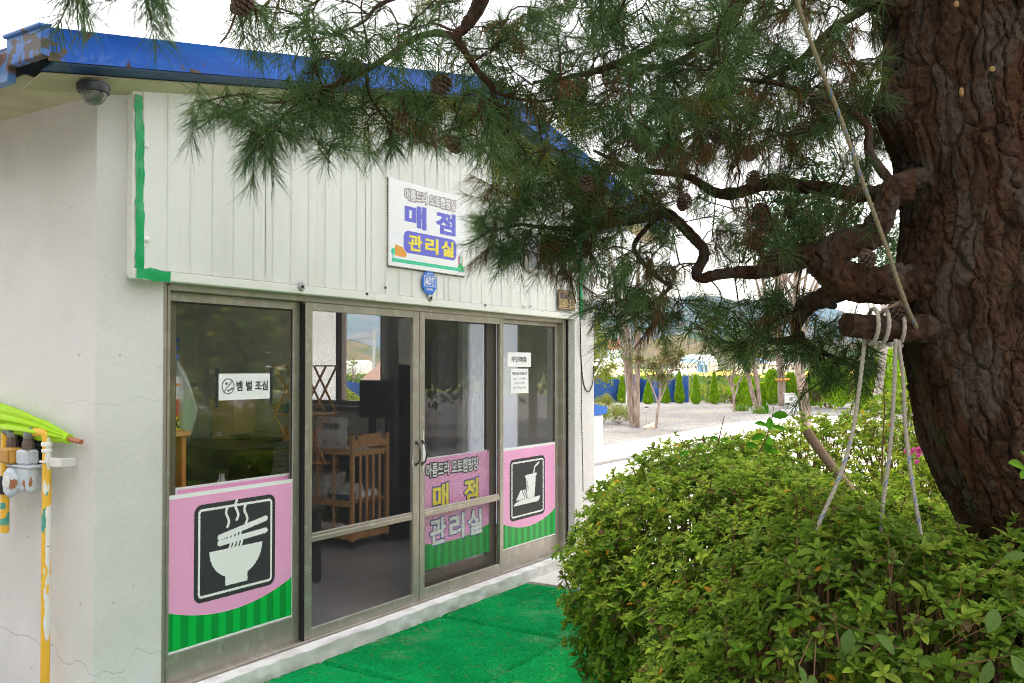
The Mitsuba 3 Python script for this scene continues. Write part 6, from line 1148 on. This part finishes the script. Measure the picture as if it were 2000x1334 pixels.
# ------------------------------------------------------------------ garden and far land
rg_ = np.random.default_rng(77)
def cards(c, nrm, size, rng, aspect=.55, droop=0.0):
    """Leaf faces: pointed quads round the given normals."""
    M = len(c); a = unit(np.cross(nrm, rng.normal(size=(M, 3)))); b = np.cross(nrm, a); a = unit(a + V(0, 0, -1) * droop)
    L = (size * rng.uniform(.7, 1.3, M))[:, None]; P = np.stack([c - a * L * .5, c + b * L * aspect * .5 + nrm * L * .08, c + a * L * .5, c - b * L * aspect * .5 + nrm * L * .08], 1).reshape(-1, 3)
    o = np.arange(M)[:, None] * 4; return P, np.concatenate([o + [0, 1, 2], o + [0, 2, 3]], 1).reshape(-1, 3)
def crown(lobes, n, size, cols, rng, shell=.55, squash=1.0):
    """Leaves in several uneven lobes (centre, radius), thicker towards the outside, with gaps."""
    out, nr = [], []
    w = np.array([r[1] ** 2 for r in lobes]); k = rng.choice(len(lobes), n, p=w / w.sum())
    u = unit(rng.normal(size=(n, 3))); rr = np.array([lobes[i][1] for i in k]) * (shell + (1 - shell) * rng.random(n)) * (.78 + .5 * meshkit.noise(u * 3 + k[:, None], 4))
    c = np.array([lobes[i][0] for i in k]) + u * rr[:, None] * V(1, 1, squash); keep = meshkit.noise(c / (size * 9), 2) > .34; c, u = c[keep], u[keep]
    nrm = unit(u + rng.normal(size=u.shape) * .8 + V(0, 0, .5)); v, f = cards(c, nrm, size, rng)
    C = np.array(cols)[rng.integers(0, len(cols), len(c))] * rng.uniform(.7, 1.3, (len(c), 1)); return trimesh.Trimesh(v, f, process=False), np.repeat(C, 4, 0)
def tree(name, label, stems, lobes, n, size, cols, rng, group=None, branches=10, bark='m_garden_bark', shell=.4):
    """stems: list of polylines of (px, py, depth, radius in metres)"""
    k = thing(name, label, 'tree', group); ends = []
    for S in stems:
        P = np.array([np.r_[at(a, b, d), r] for a, b, d, r in S]) if len(S[0]) == 4 and S[0][0] > 100 else np.array(S, float)
        q = spline(P, 40); put(k, 'trunk', tube(q[:, :3], np.maximum(q[:, 3], .004), 14, True, lambda th, s: 1 + .10 * (meshkit.noise(np.stack([np.cos(th) * 2 + 0 * s, np.sin(th) * 2 + 0 * s, s * 7 + 0 * th], -1), 3) - .5)), bark, True); ends.append(q)
    if lobes:
        lobes = [(np.asarray(c), r) for c, r in lobes]; br = []
        for c, r in lobes:
            for _ in range(max(2, branches // len(lobes))):
                q = ends[int(rng.integers(0, len(ends)))]; b = q[int(rng.integers(len(q) // 2, len(q)))]; t = c + rng.normal(size=3) * r * .45; L = np.linalg.norm(t - b[:3])
                br.append(tube(spline([b[:3], (b[:3] + t) / 2 + rng.normal(size=3) * L * .08, t], 8), np.linspace(max(.006, b[3] * .5), .003, 8), 6, False))
        stuff_part(k, 'branches', cat(br), bark, True)
        m, c = crown(lobes, n, size, cols, rng, shell); put(k, 'crown', m, 'm_leaf', False, color=c)
    return k
def lob(px, py, d, r): return (at(px, py, d), r)
OLIVE = [(.13, .16, .05), (.20, .17, .06), (.22, .15, .07), (.10, .15, .05)]
YG = [(.24, .30, .04), (.30, .32, .05), (.18, .26, .04)]
MID = [(.09, .17, .04), (.13, .21, .05), (.16, .23, .05)]
dz = 27.6
tree('multi_stem_tree', 'tall bare multi stemmed tree on the gravel close to the shop corner',
     [[(1236, 838, dz, .115), (1229, 770, dz, .085), (1222, 700, dz, .09), (1212, 610, dz, .075), (1198, 530, dz, .06), (1182, 470, dz, .03)],
      [(1242, 838, dz, .115), (1244, 770, dz - .1, .09), (1245, 690, dz - .1, .08), (1243, 620, dz - .1, .075), (1246, 540, dz, .055), (1252, 460, dz, .03)],
      [(1238, 835, dz, .10), (1234, 770, dz + .1, .07), (1231, 700, dz + .1, .06), (1222, 610, dz + .1, .05), (1216, 520, dz, .04), (1214, 450, dz, .02)],
      [(1244, 690, dz, .05), (1255, 620, dz, .03), (1262, 560, dz, .02), (1268, 500, dz, .01)]],
     [lob(1205, 690, dz, .5), lob(1232, 700, dz, .45)], 260, .09, MID, rg_, branches=8)
tree('young_maple', 'young maple with a thin forked trunk and brownish olive leaves beside the garden lamp',
     [[(1281, 838, 27.0, .042), (1285, 800, 27, .038), (1288, 780, 27, .034), (1290, 740, 27, .03), (1292, 700, 27, .015)], [(1286, 790, 27, .03), (1275, 760, 27, .025), (1266, 735, 27, .015)], [(1288, 785, 27, .03), (1298, 760, 27, .022), (1306, 735, 27, .012)]],
     [lob(1300, 690, 27, .42), lob(1318, 710, 27, .34), lob(1275, 712, 27, .38), lob(1292, 735, 27, .36), lob(1250, 700, 27, .28), lob(1330, 690, 27, .22), lob(1300, 668, 27, .22)], 2300, .085, OLIVE, rg_, branches=30, shell=.1)
tree('small_tree', 'slim pale trunked tree with a light green crown at the middle of the gravel',
     [[(1433, 806, 36.8, .055), (1433, 780, 36.8, .04), (1428, 755, 36.8, .045), (1415, 725, 36.8, .02)], [(1433, 782, 36.8, .04), (1441, 755, 36.8, .035), (1447, 730, 36.8, .015)], [(1432, 775, 36.8, .035), (1432, 740, 36.8, .025), (1436, 700, 36.8, .012)]],
     [lob(1420, 705, 36.8, .6), lob(1445, 695, 36.8, .65), lob(1435, 670, 36.8, .6), lob(1400, 715, 36.8, .35), lob(1462, 712, 36.8, .4)], 1500, .11, MID + YG[:1], rg_, branches=24, shell=.1)
tree('leaning_tree', 'twin trunked leaning tree on a small mound of soil',
     [[(1483, 806, 38.8, .085), (1472, 780, 38.8, .095), (1464, 745, 38.8, .085), (1452, 712, 38.8, .09), (1440, 680, 38.8, .05)], [(1484, 804, 38.8, .10), (1482, 770, 38.8, .085), (1476, 730, 38.8, .10), (1468, 690, 38.8, .08), (1465, 640, 38.8, .04)]],
     [lob(1470, 655, 38.8, .8), lob(1500, 660, 38.8, .8), lob(1440, 660, 38.8, .7), lob(1480, 690, 38.8, .5)], 900, .13, YG + MID, rg_, branches=16)
PB = [(.05, .10, .045), (.07, .12, .05), (.04, .085, .04)]
tree('garden_pine', 'straight reddish pine trunk with an orange strap at the back of the gravel',
     [[(1527, 797, 43, .19), (1526, 740, 43, .17), (1521, 690, 43, .16), (1519, 640, 43, .15), (1520, 520, 43, .12), (1530, 420, 43, .08)]], [lob(1500, 480, 43, 1.6), lob(1560, 440, 43, 1.7), lob(1520, 390, 43, 1.5)], 2600, .22, PB, rg_, branches=20)
tree('garden_pine', 'slanting reddish pine trunk standing at the edge of the concrete path',
     [[(1574, 850, 25, .155), (1573, 810, 25, .145), (1568, 760, 25, .14), (1558, 705, 25, .12), (1552, 660, 25, .11), (1556, 560, 25, .09), (1580, 430, 25, .06)]], [lob(1560, 420, 25, 1.1), lob(1620, 400, 25, 1.1), lob(1590, 340, 25, 1.0)], 2200, .16, PB, rg_, branches=20)
tree('pale_tree', 'pale barked trunk among the round conifers seen between the ropes',
     [[(1712, 790, 34, .17), (1716, 760, 34, .15), (1722, 715, 34, .14), (1728, 665, 34, .14), (1726, 600, 34, .10), (1730, 520, 34, .05)]], [lob(1720, 520, 34, 1.2), lob(1760, 490, 34, 1.2)], 1400, .16, PB, rg_, branches=14, bark=mat('pale_bark', (.46, .41, .36), .9))
tree('yellow_leaved_tree', 'yellow green broadleaf tree partly hidden by the far corner of the shop',
     [[(1146, 850, 31, .12), (1148, 760, 31, .10), (1150, 680, 31, .06)]], [lob(1152, 690, 31, .7), lob(1175, 668, 31, .5), lob(1180, 728, 31, .55), lob(1160, 640, 31, .5), lob(1196, 715, 31, .3), lob(1140, 610, 31, .6)], 1300, .13, YG, rg_, branches=24, shell=.15)
for px, py, w, h, lb in ((1208, 828, .62, .52, 'low shrub of yellowing leaves with bare stems next to the bare tree'), (1172, 832, .70, .60, 'greener low shrub half hidden by the shop corner'), (1182, 800, .75, .5, 'clipped yellowish shrub behind the two low shrubs')):
    g = on_z(px, py); g[2] = 0; k = thing('garden_shrub', lb, 'shrub'); st_ = []
    L_ = [(g + V(rg_.normal() * w * .35, rg_.normal() * w * .35, h * rg_.uniform(.45, 1.0)), w * rg_.uniform(.25, .42)) for _ in range(9)]
    for c, r in L_: st_.append(tube(spline([g + rg_.normal(size=3) * .04 * V(1, 1, 0), (g + c) / 2 + rg_.normal(size=3) * .05, c], 8), np.linspace(.012, .004, 8), 6, False))
    put(k, 'stems', cat(st_), 'm_garden_bark', True); m, c = crown(L_, 1500, .055, YG + [(.26, .20, .05)] if 'green' not in lb else MID + YG, rg_, .3); put(k, 'leaves', m, 'm_leaf', False, color=c)
def conifer(px, py, top, wpx, label, group, rounded=False, n=3000, brown=False):
    g = on_z(px, py); g[2] = 0.0; d = float((g - EYE) @ FWD); h = (py - top) * d / FOC; w = wpx * d / FOC / 2
    k = thing('arborvitae', label, 'conifer', group); rng = np.random.default_rng(px)
    put(k, 'trunk', tube([g, g + V(0, 0, h * .3), g + V(0, 0, h * .8)], [.05, .04, .015], 8), 'm_garden_bark', True)
    t = rng.random(n) ** (.8 if rounded else 1.15); a = rng.uniform(0, 2 * np.pi, n)
    prof = (np.sin(np.pi * np.clip(.10 + .86 * t, 0, 1)) ** .6 if rounded else (np.minimum(1, (t + .06) * 7) * (1 - t) ** .72 + .03))
    lump = .80 + .34 * meshkit.noise(np.c_[np.cos(a) * 2.2, np.sin(a) * 2.2, t * (7 if rounded else 9)], px) + .14 * (meshkit.noise(np.c_[np.cos(a) * 6, np.sin(a) * 6, t * 24], px + 3) - .5)
    rr = w * prof * lump * (1 - .3 * rng.random(n) ** 2.5)
    rd_ = np.stack([np.cos(a), np.sin(a), 0 * a], 1); c = g + rd_ * rr[:, None] + V(0, 0, 1) * (h * (.02 + .97 * t))[:, None]
    ax_ = unit(V(0, 0, 1) * .9 + rd_ * .55 + rng.normal(size=(n, 3)) * .25); tang = unit(np.cross(ax_, rd_) + rng.normal(size=(n, 3)) * .5); L = (.10 if not rounded else .13) * rng.uniform(.7, 1.3, n) * max(.6, h / 1.5) ** .5
    P = np.stack([c - ax_ * L[:, None] * .5, c + tang * L[:, None] * .24, c + ax_ * L[:, None] * .55, c - tang * L[:, None] * .24], 1).reshape(-1, 3); o = np.arange(n)[:, None] * 4
    C = np.array([[.27, .46, .015], [.34, .55, .02], [.19, .38, .015]])[rng.integers(0, 3, n)] * rng.uniform(.7, 1.25, (n, 1))
    if brown:
        m_ = (meshkit.noise(np.c_[np.cos(a) * 1.5, np.sin(a) * 1.5, t * 4], 9) > .62) & (t < .75); C[m_] = np.array([.20, .13, .07]) * rng.uniform(.6, 1.2, (int(m_.sum()), 1))
    put(k, 'foliage', trimesh.Trimesh(P, np.concatenate([o + [0, 1, 2], o + [0, 2, 3]], 1).reshape(-1, 3), process=False), 'm_leaf', False, color=np.repeat(C, 4, 0))
nth = ['first', 'second', 'third', 'fourth', 'fifth', 'sixth', 'seventh', 'eighth']
for i, (px, py, tp_, w) in enumerate(((1168, 784, 742, 19), (1190, 784, 731, 17), (1215, 786, 734, 21), (1266, 789, 744, 24), (1300, 788, 738, 20), (1327, 788, 724, 22), (1359, 789, 730, 21), (1395, 789, 726, 20))):
    conifer(px, py, tp_, w, f'narrow pointed conifer, {nth[i]} from the shop in the row behind the gravel', 'pointed conifers in a row behind the gravel')
for px, py, tp_, w, lb, br in ((1452, 796, 735, 56, 'round bright conifer with a brown bare patch behind the small trees', True), (1487, 793, 748, 22, 'slim dark green conifer between the leaning tree and the pines', False), (1508, 790, 722, 34, 'tall round conifer beside the strapped pine', False), (1545, 790, 728, 30, 'small round conifer behind the white meter box', False), (1622, 797, 702, 88, 'large round bright conifer with a bare dark stem under the pine tips', True), (1588, 792, 740, 26, 'low dark conifer just past the slanting pine', False), (1690, 800, 730, 40, 'round conifer half hidden by a hanging rope', False), (1752, 806, 682, 108, 'broadest bright conifer between the ropes and the pine trunk', True), (1796, 806, 735, 40, 'conifer peeking out along the edge of the pine trunk', False)):
    conifer(px, py, tp_, w, lb, 'round conifers behind the gravel', True, 3600, br)
# blue shade cloth fence
tc_ = [(660, 744), (690, 745), (720, 747), (1172, 741), (1190, 742), (1214, 742), (1232, 735), (1243, 732), (1256, 741), (1280, 744), (1305, 743), (1325, 738), (1344, 733)]
dT = 47.5; pts = [at(a, b, dT + .6 * math.sin(i * 1.9)) for i, (a, b) in enumerate(tc_)]
q = spline(pts, 260); nz = 14; t = np.linspace(0, 1, nz); bl_ = np.stack([np.stack([q[:, 0] * 1, q[:, 1] * 1, q[:, 2] * (1 - tt) - .1 * tt], 1) + (_F * 1.0)[None] * (.22 * (meshkit.noise(np.stack([np.arange(260) * .22, np.full(260, tt * 2), np.zeros(260)], -1), 4) - .5))[:, None] for tt in t], 1)
i_ = np.arange(260 * nz).reshape(260, nz); f_ = np.stack([i_[:-1, :-1], i_[1:, :-1], i_[1:, 1:], i_[:-1, 1:]], -1).reshape(-1, 4)
sf = thing('shade_cloth_fence', 'dark blue shade cloth fence hung behind the row of pointed conifers', 'fence')
put(sf, 'cloth', trimesh.Trimesh(bl_.reshape(-1, 3), np.vstack([f_[:, [0, 1, 2]], f_[:, [0, 2, 3]]]), process=False), mat('shade_cloth', mikit.proc(lambda p, n, uv: MIX([.012, .055, .20], [.03, .10, .30], FB(p.x * 2, p.y * 2, p.z * 2, octaves=4))), .8), True)
for a, b in ((1172, 741), (1212, 742), (1243, 732), (1300, 743), (1345, 733), (690, 745)):
    p = at(a, b, dT + .15); put(sf, 'post', tube([p + V(0, 0, .06), p * [1, 1, 0] + V(0, 0, -.2)], .03, 8), STEEL, 40)
# lamp, stones, meter post, pump, mound plants
gl = thing('garden_lamp', 'small solar lamp on a thin metal stake in the gravel', 'garden lamp'); g = on_z(1263, 836); g[2] = 0; hL = on_y(1263, 795, g[1])[2]
put(gl, 'stake', tube([g, g + V(0, 0, hL - .02)], .009, 8), STEEL, 40); put(gl, 'head', lathe([(0, 0), (.03, 0), (.045, .05), (0, .05)], 18, None, g + V(0, 0, hL - .07)), WHITE, 40); put(gl, 'solar_cap', lathe([(0, .051), (.065, .051), (.068, .065), (.05, .085), (0, .09)], 18, None, g + V(0, 0, hL - .07)), BLACK, 40)
STONE = mat('stone', mikit.proc(lambda p, n, uv: MIX([.42, .33, .24], [.62, .55, .47], FB(p.x * 8, p.y * 8, p.z * 8, octaves=4))), .85)
for px, py, r, lb in ((1268, 838, (.24, .16, .10), 'flat tan stone at the foot of the garden lamp'), (1277, 836, (.13, .12, .11), 'small pale stone against the young maple trunk')):
    s = trimesh.creation.icosphere(3, 1.0); s.vertices *= (1 + .5 * (meshkit.fbm(s.vertices * 1.4, 3, px) - .5))[:, None]; s.vertices *= r; g = on_z(px, py); single('garden_stone', lb, 'stone', shift(s, [g[0], g[1], r[2] * .4]), STONE, 40)
g = on_z(1545, 803); g[2] = 0; mb = thing('meter_box', 'white meter box on a post beside the strapped pine', 'meter box'); sc_ = float((g - EYE) @ FWD) / FOC
u_ = RIGHT * sc_
def upright(a, b, z0, z1, off=0, th=.3): 
    return trimesh.convex.convex_hull([g + RIGHT * (s * sc_) + _F * (off + f * th) + V(0, 0, z * sc_) for s in (a, b) for f in (0, 1) for z in (z0, z1)])
put(mb, 'box', upright(-8, 8, 16, 33), WHITE); put(mb, 'hood', upright(-9.5, 9.5, 33.2, 35, -.05, .42), WHITE); put(mb, 'post', upright(-9, -6.5, 0, 33, .31, .06), STEEL); put(mb, 'window', upright(-3, 3, 20, 28, -.012, .008), mat('meter_window', (.3, .32, .34), .2))
pm = thing('water_pump_cover', 'white tapered pump cover standing beside the meter box', 'pump cover')
put(pm, 'cover', lathe([(0, 0), (.26, 0), (.25, .08), (.13, .55), (.12, .62), (0, .64)], 20, None, g + RIGHT * 9 * sc_ + _F * .15), WHITE, 40); put(pm, 'base', lathe([(0, 0), (.34, 0), (.34, .05), (0, .05)], 20, None, g - RIGHT * 2 * sc_ + _F * .0), WHITE, 40)
sp_ = thing('orange_strap', 'orange strap tied round the straight pine trunk', 'strap'); a, b = at(1514, 742, 42.8), at(1542, 741, 42.8); put(sp_, 'band', tube([a, (a + b) / 2 - FWD * .12, b], .045, 8), ORANGE, 40)
for px, py in ((1448, 803), (1487, 808)):
    g = on_z(px, py); n = 220; c = g + rg_.normal(size=(n, 3)) * V(.16, .16, .0) + V(0, 0, .1); ax_ = unit(V(0, 0, 1) + rg_.normal(size=(n, 3)) * .45); s_ = unit(np.cross(ax_, rg_.normal(size=(n, 3)))) * .012; L = rg_.uniform(.12, .3, n)[:, None]
    P = np.stack([c - ax_ * .1 - s_, c - ax_ * .1 + s_, c + ax_ * L], 1).reshape(-1, 3); single('grass_tuft', 'small grass tuft at the near side of the soil mound' if px < 1460 else 'small grass tuft at the far side of the leaning tree', 'grass tuft', trimesh.Trimesh(P, np.arange(3 * n).reshape(-1, 3), process=False), 'm_leaf', False, color=np.tile([.14, .25, .04], (3 * n, 1)))
# scrub behind the conifers
def scrub(px0, px1, d0, d1, n, size, cols, h, seed):
    r = np.random.default_rng(seed); px = r.uniform(px0, px1, n); d = r.uniform(d0, d1, n); top = h * (.25 + 1.3 * meshkit.fbm(np.c_[px * .02, d * .3, px * 0], 4, seed)); z = top * r.random(n) ** .6 - .15
    c = EYE * [1, 1, 0] + _F * d[:, None] + RIGHT * ((px - CX) / FOC * d)[:, None] + V(0, 0, 1) * z[:, None]
    v, f = cards(c, unit(r.normal(size=(n, 3)) + V(0, 0, .7)), size, r, .7); C = np.array(cols)[r.integers(0, len(cols), n)] * r.uniform(.6, 1.3, (n, 1)); return trimesh.Trimesh(v, f, process=False), np.repeat(C, 4, 0)
for px0, px1, d0, d1, n, s, cl_, h, sd, lb in ((1375, 1840, 45.5, 49.5, 7000, .15, YG + MID, 1.0, 7, 'flowering weeds close behind the round conifers'), (1150, 1840, 49.5, 58, 16000, .16, YG + MID, 1.0, 1, 'tangle of weeds and vines behind the conifers'), (600, 1900, 70, 110, 16000, .4, MID + [(.12, .18, .08)], 1.05, 2, 'band of green scrub beyond the shade cloth'), (640, 740, 44, 46.5, 1500, .16, YG, 1.2, 3, 'weeds seen through the shop window')):
    m, c = scrub(px0, px1, d0, d1, n, s, cl_, h, sd); k = put(None, 'scrub', m, 'm_leaf', False, color=c); labels[k] = {'label': lb, 'category': 'scrub', 'kind': 'stuff'}
# far buildings
FW_ = mat('far_white', (.72, .74, .76), .5); FB_ = mat('far_blue', (.10, .25, .52), .5); FR_ = mat('far_red', (.55, .15, .12), .6); FG_ = mat('far_grey', (.40, .42, .44), .6); DKP = mat('far_pane', (.06, .07, .08), .3)
def hall(px0, px1, ytop, d, label, name='greenhouse', m=FW_, roofm=None, depth=14, cat_='greenhouse', arch=True, group=None):
    k = thing(name, label, cat_, group); sc_ = d / FOC; w = (px1 - px0) * sc_; o = EYE * [1, 1, 0] + _F * d + RIGHT * ((px0 - CX) * sc_); top = 1.8 + (718 - ytop) * sc_; z0 = -.25; H = top - z0
    if arch:
        n = 10; prof = [(0, 0), (0, .45)] + [(.5 - .5 * math.cos(a), .45 + .55 * math.sin(a)) for a in np.linspace(0, math.pi, n)] + [(1, .45), (1, 0)]
        sh = Polygon(prof); mm = trimesh.creation.extrude_polygon(sh, 1.0, engine='earcut'); v = mm.vertices
        mm.vertices = o + RIGHT * 0 + (v[:, 2] * w)[:, None] * RIGHT + (v[:, 0] * depth)[:, None] * _F + V(0, 0, 1) * (z0 + v[:, 1] * H)[:, None]; put(k, 'cover', mm, m, 30)
        for i in range(1, 6):
            r_ = mm.copy(); vv = v.copy(); r_.vertices = o + ((i / 6 + vv[:, 2] * .006) * w)[:, None] * RIGHT + ((vv[:, 0] - .5) * 1.012 + .5)[:, None] * depth * _F + V(0, 0, 1) * (z0 + vv[:, 1] * H * 1.012)[:, None]; put(k, 'hoop', r_, FG_)
    else:
        P = lambda a, b, z: o + RIGHT * a * w + _F * b * depth + V(0, 0, z)
        put(k, 'wall', trimesh.convex.convex_hull([P(a, b, z) for a in (0, 1) for b in (0, 1) for z in (z0, z0 + H * .68)]), m)
        put(k, 'roof', trimesh.convex.convex_hull([P(a, b, z0 + H * .685) for a in (-.02, 1.02) for b in (-.03, 1.03)] + [P(a, .5, z0 + H) for a in (-.02, 1.02)]), roofm or FB_)
        for i in range(4): put(k, 'window', trimesh.convex.convex_hull([P(.12 + .22 * i + s, -.004 - f * .004, z0 + H * z) for s in (0, .09) for f in (0, 1) for z in (.3, .48)]), DKP)
hall(1160, 1236, 700, 190, 'long white plastic greenhouse seen behind the bare tree', depth=8)
hall(1310, 1344, 719, 160, 'short white plastic tunnel behind the pointed conifers', depth=5)
hall(1352, 1402, 692, 420, 'large pale greenhouse block beyond the rice field', depth=30)
hall(1330, 1364, 700, 380, 'low blue roofed shed in front of the pale greenhouse block', 'shed', FW_, FB_, 14, 'shed', False)
hall(1368, 1382, 706, 360, 'tiny blue shed beyond the rice field', 'shed', FB_, FB_, 8, 'shed', False)
hall(1452, 1500, 700, 300, 'white blue roofed building seen past the leaning tree', 'shed', FW_, FB_, 14, 'shed', False)
hall(1500, 1560, 706, 330, 'long white building behind the strapped pine', 'shed', FW_, FG_, 14, 'shed', False)
hall(1190, 1212, 664, 900, 'red roofed house low on the far hill', 'house', FW_, FR_, 14, 'house', False)
hall(664, 712, 703, 330, 'pale greenhouse seen through the shop window', depth=20)
for i, (px, y0) in enumerate(((1335, 706), (1350, 706), (1362, 707), (1375, 707), (1177, 700))):
    b = at(px, y0, 150); single('field_post', f'thin pale post along the rice field edge, {nth[i]} from the shop' if px > 1200 else 'thin pale post in front of the white greenhouse', 'post', tube([b, b * [1, 1, 0] + V(0, 0, -.3)], .09, 6), FW_, 40, 'pale posts along the rice field' if px > 1200 else None)
up_ = thing('utility_pole', 'white utility pole rising behind the bare multi stemmed tree', 'utility pole'); b = at(1227, 560, 44); put(up_, 'pole', tube([b * [1, 1, 0] + V(0, 0, -.2), b], [.13, .10], 12), mat('pole_white', (.66, .68, .70), .6), 40)
for z in (2.9, 3.4): put(up_, 'bracket', box(b[0] - .16, b[0] + .1, b[1] - .16, b[1] + .1, z, z + .12), FG_)
hw = thing('farmhouse', 'white farmhouse with brown hipped roof seen through the shop window', 'house'); dH = 62; sH = dH / FOC; o = EYE * [1, 1, 0] + _F * dH
Pw = lambda px, f, y: EYE * [1, 1, 0] + _F * (dH + f) + RIGHT * ((px - CX) * sH) + V(0, 0, 1.8 + (718 - y) * sH)
put(hw, 'wall', trimesh.convex.convex_hull([Pw(px, f, y) for px in (716, 792) for f in (0, 5) for y in (741, 775)]), FW_)
put(hw, 'roof', trimesh.convex.convex_hull([Pw(px, f, 741.5) for px in (707, 802) for f in (-.5, 5.5)] + [Pw(px, 2.5, 698) for px in (742, 766)]), mat('brown_roof', (.19, .11, .085), .7))
put(hw, 'window', trimesh.convex.convex_hull([Pw(px, f, y) for px in (728, 742) for f in (-.03, -.01) for y in (748, 760)]), DKP)
tree('garden_tree', 'round green tree seen through the shop window beside the farmhouse', [[(690, 770, 58, .1), (690, 740, 58, .08), (690, 720, 58, .05)]], [lob(690, 722, 58, .75), lob(678, 732, 58, .55), lob(704, 730, 58, .5), lob(692, 742, 58, .6)], 2200, .17, MID, rg_, shell=.2)
po = thing('utility_pole', 'grey concrete utility pole with a crossarm seen through the shop window', 'utility pole'); b, c_ = at(731, 645, 95), at(729, 760, 95)
put(po, 'pole', tube([c_ * [1, 1, 0] + V(0, 0, -.3), b], [.17, .12], 10), mat('pole_concrete', (.55, .56, .56), .8), 40); a, e = at(715, 658, 95), at(734, 659, 95); put(po, 'crossarm', tube([a, e], .05, 6), FG_, 40)
for yy in (0, 4): put(po, 'wire', tube(spline([at(640, 663 - 9 * yy * .6, 96), at(690, 664 - 9 * yy * .6, 95.5), at(731, 659 - 2.2 * yy, 95), at(770, 668 - 2.2 * yy, 94)], 30), .018, 4), BLACK)
# trees out of view that the panes mirror
REF = [((10.5, -9.5), 2.6, 'first'), ((13.5, -10.8), 3.2, 'second'), ((12.0, -13.5), 3.6, 'third'), ((16.5, -9.2), 2.4, 'fourth'), ((19.5, -7.6), 2.9, 'fifth'), ((25.0, -9.5), 3.3, 'sixth'), ((8.6, -12.8), 3.4, 'seventh'), ((20.5, -13.5), 3.8, 'eighth')]
for i, ((x, y), h, o_) in enumerate(REF):
    h *= 1.65
    tree('lawn_tree', f'broad green garden tree mirrored in the shop panes, {o_} counted from the shop', [[[x, y, -.1, .12], [x + .05, y, h * .4, .10], [x - .05, y + .05, h * .8, .05]]], [(V(x + a * h * .28, y + b * h * .28, h * (.62 + .2 * c)), h * .27) for a, b, c in ((0, 0, 1), (1, 0, 0), (-1, .2, .1), (.2, 1, -.1), (-.2, -1, 0), (.6, .6, -.7), (-.7, .5, -.6), (.1, -.4, .8))], 4200, .24, YG + MID, rg_, 'garden trees mirrored in the panes', 14, shell=.3)
for (x, y), h, lb in (((-5.0, 4.5), 7.5, 'tall dense tree facing the side wall of the shop'), ((-6.5, -1.0), 8.5, 'tallest dense tree west of the shop yard'), ((-6.0, -6.5), 8.0, 'tall dense tree at the corner of the yard behind the viewer')):
    tree('yard_tree', lb, [[[x, y, -.1, .2], [x + .1, y, h * .4, .17], [x - .1, y + .1, h * .85, .06]]], [(V(x + a * h * .25, y + b * h * .28, h * (.55 + .25 * c)), h * .27) for a, b, c in ((0, 0, 1), (.6, .3, 0), (-.6, .2, .1), (.2, 1, -.1), (-.2, -1, 0), (.4, .6, -.9), (.2, -.6, -.8), (.1, -.4, .8))], 5000, .34, MID, rg_, None, 16, shell=.3)
# hills and mountains
def range_(d0, d1, ridge, seed, rough, nx=420, ny=26, m0=None):
    px = np.linspace(-900, 3600, nx); t = np.linspace(0, 1, ny); X, T_ = np.meshgrid(px, t, indexing='ij'); az = np.arctan((X - CX) / FOC); d = d0 + (d1 - d0) * T_
    pos = EYE * [1, 1, 0] + d[..., None] * (_F * np.cos(az)[..., None] + RIGHT * np.sin(az)[..., None]); H = (718 - ridge(X)) / FOC * d1 * np.cos(az)
    n_ = meshkit.fbm(pos / (d1 * .06), 5, seed); prof = np.sin(np.clip(T_, 0, 1) * np.pi / 2) ** 1.2
    pos[..., 2] = prof * H * (1 + rough * (n_ - .5)) + prof * d1 * .006 * (meshkit.fbm(pos / (d1 * .012), 4, seed + 1) - .5) - .5 * (T_ < .01); back = pos[:, -1:].copy(); back = back + 0.2 * d1 * unit(back * [1, 1, 0]); back[..., 2] = -.5
    pos = np.concatenate([pos, back], 1); ny += 1; i = np.arange(nx * ny).reshape(nx, ny); f = np.stack([i[:-1, :-1], i[1:, :-1], i[1:, 1:], i[:-1, 1:]], -1).reshape(-1, 4)
    return trimesh.Trimesh(pos.reshape(-1, 3), np.vstack([f[:, [0, 1, 2]], f[:, [0, 2, 3]]]), process=False)
ip = lambda xs, ys: (lambda X: np.interp(X, xs, ys))
struct('hill', range_(1100, 1500, ip([-900, 300, 600, 665, 745, 900, 1100, 1180, 1260, 1340, 1420, 1600, 1800, 2600, 3600], [690, 670, 656, 657, 680, 690, 690, 682, 668, 656, 668, 676, 670, 672, 690]), 5, .5), HILL, True)
struct('mountain', range_(4200, 6200, ip([-900, 200, 500, 640, 760, 1000, 1160, 1240, 1400, 1560, 1700, 1900, 2600, 3600], [640, 610, 600, 606, 588, 596, 606, 600, 588, 600, 624, 615, 600, 640]), 8, .35), HILL, True)
scene['haze'] = {'type': 'cube', 'to_world': T4().translate([3500, 500, 448.7]).scale([6900, 9000, 450]), 'bsdf': {'type': 'null'}, 'interior': {'type': 'ref', 'id': 'haze_air'}}
labels['haze'] = {'label': 'thin bluish air over the valley', 'category': 'haze', 'kind': 'stuff'}
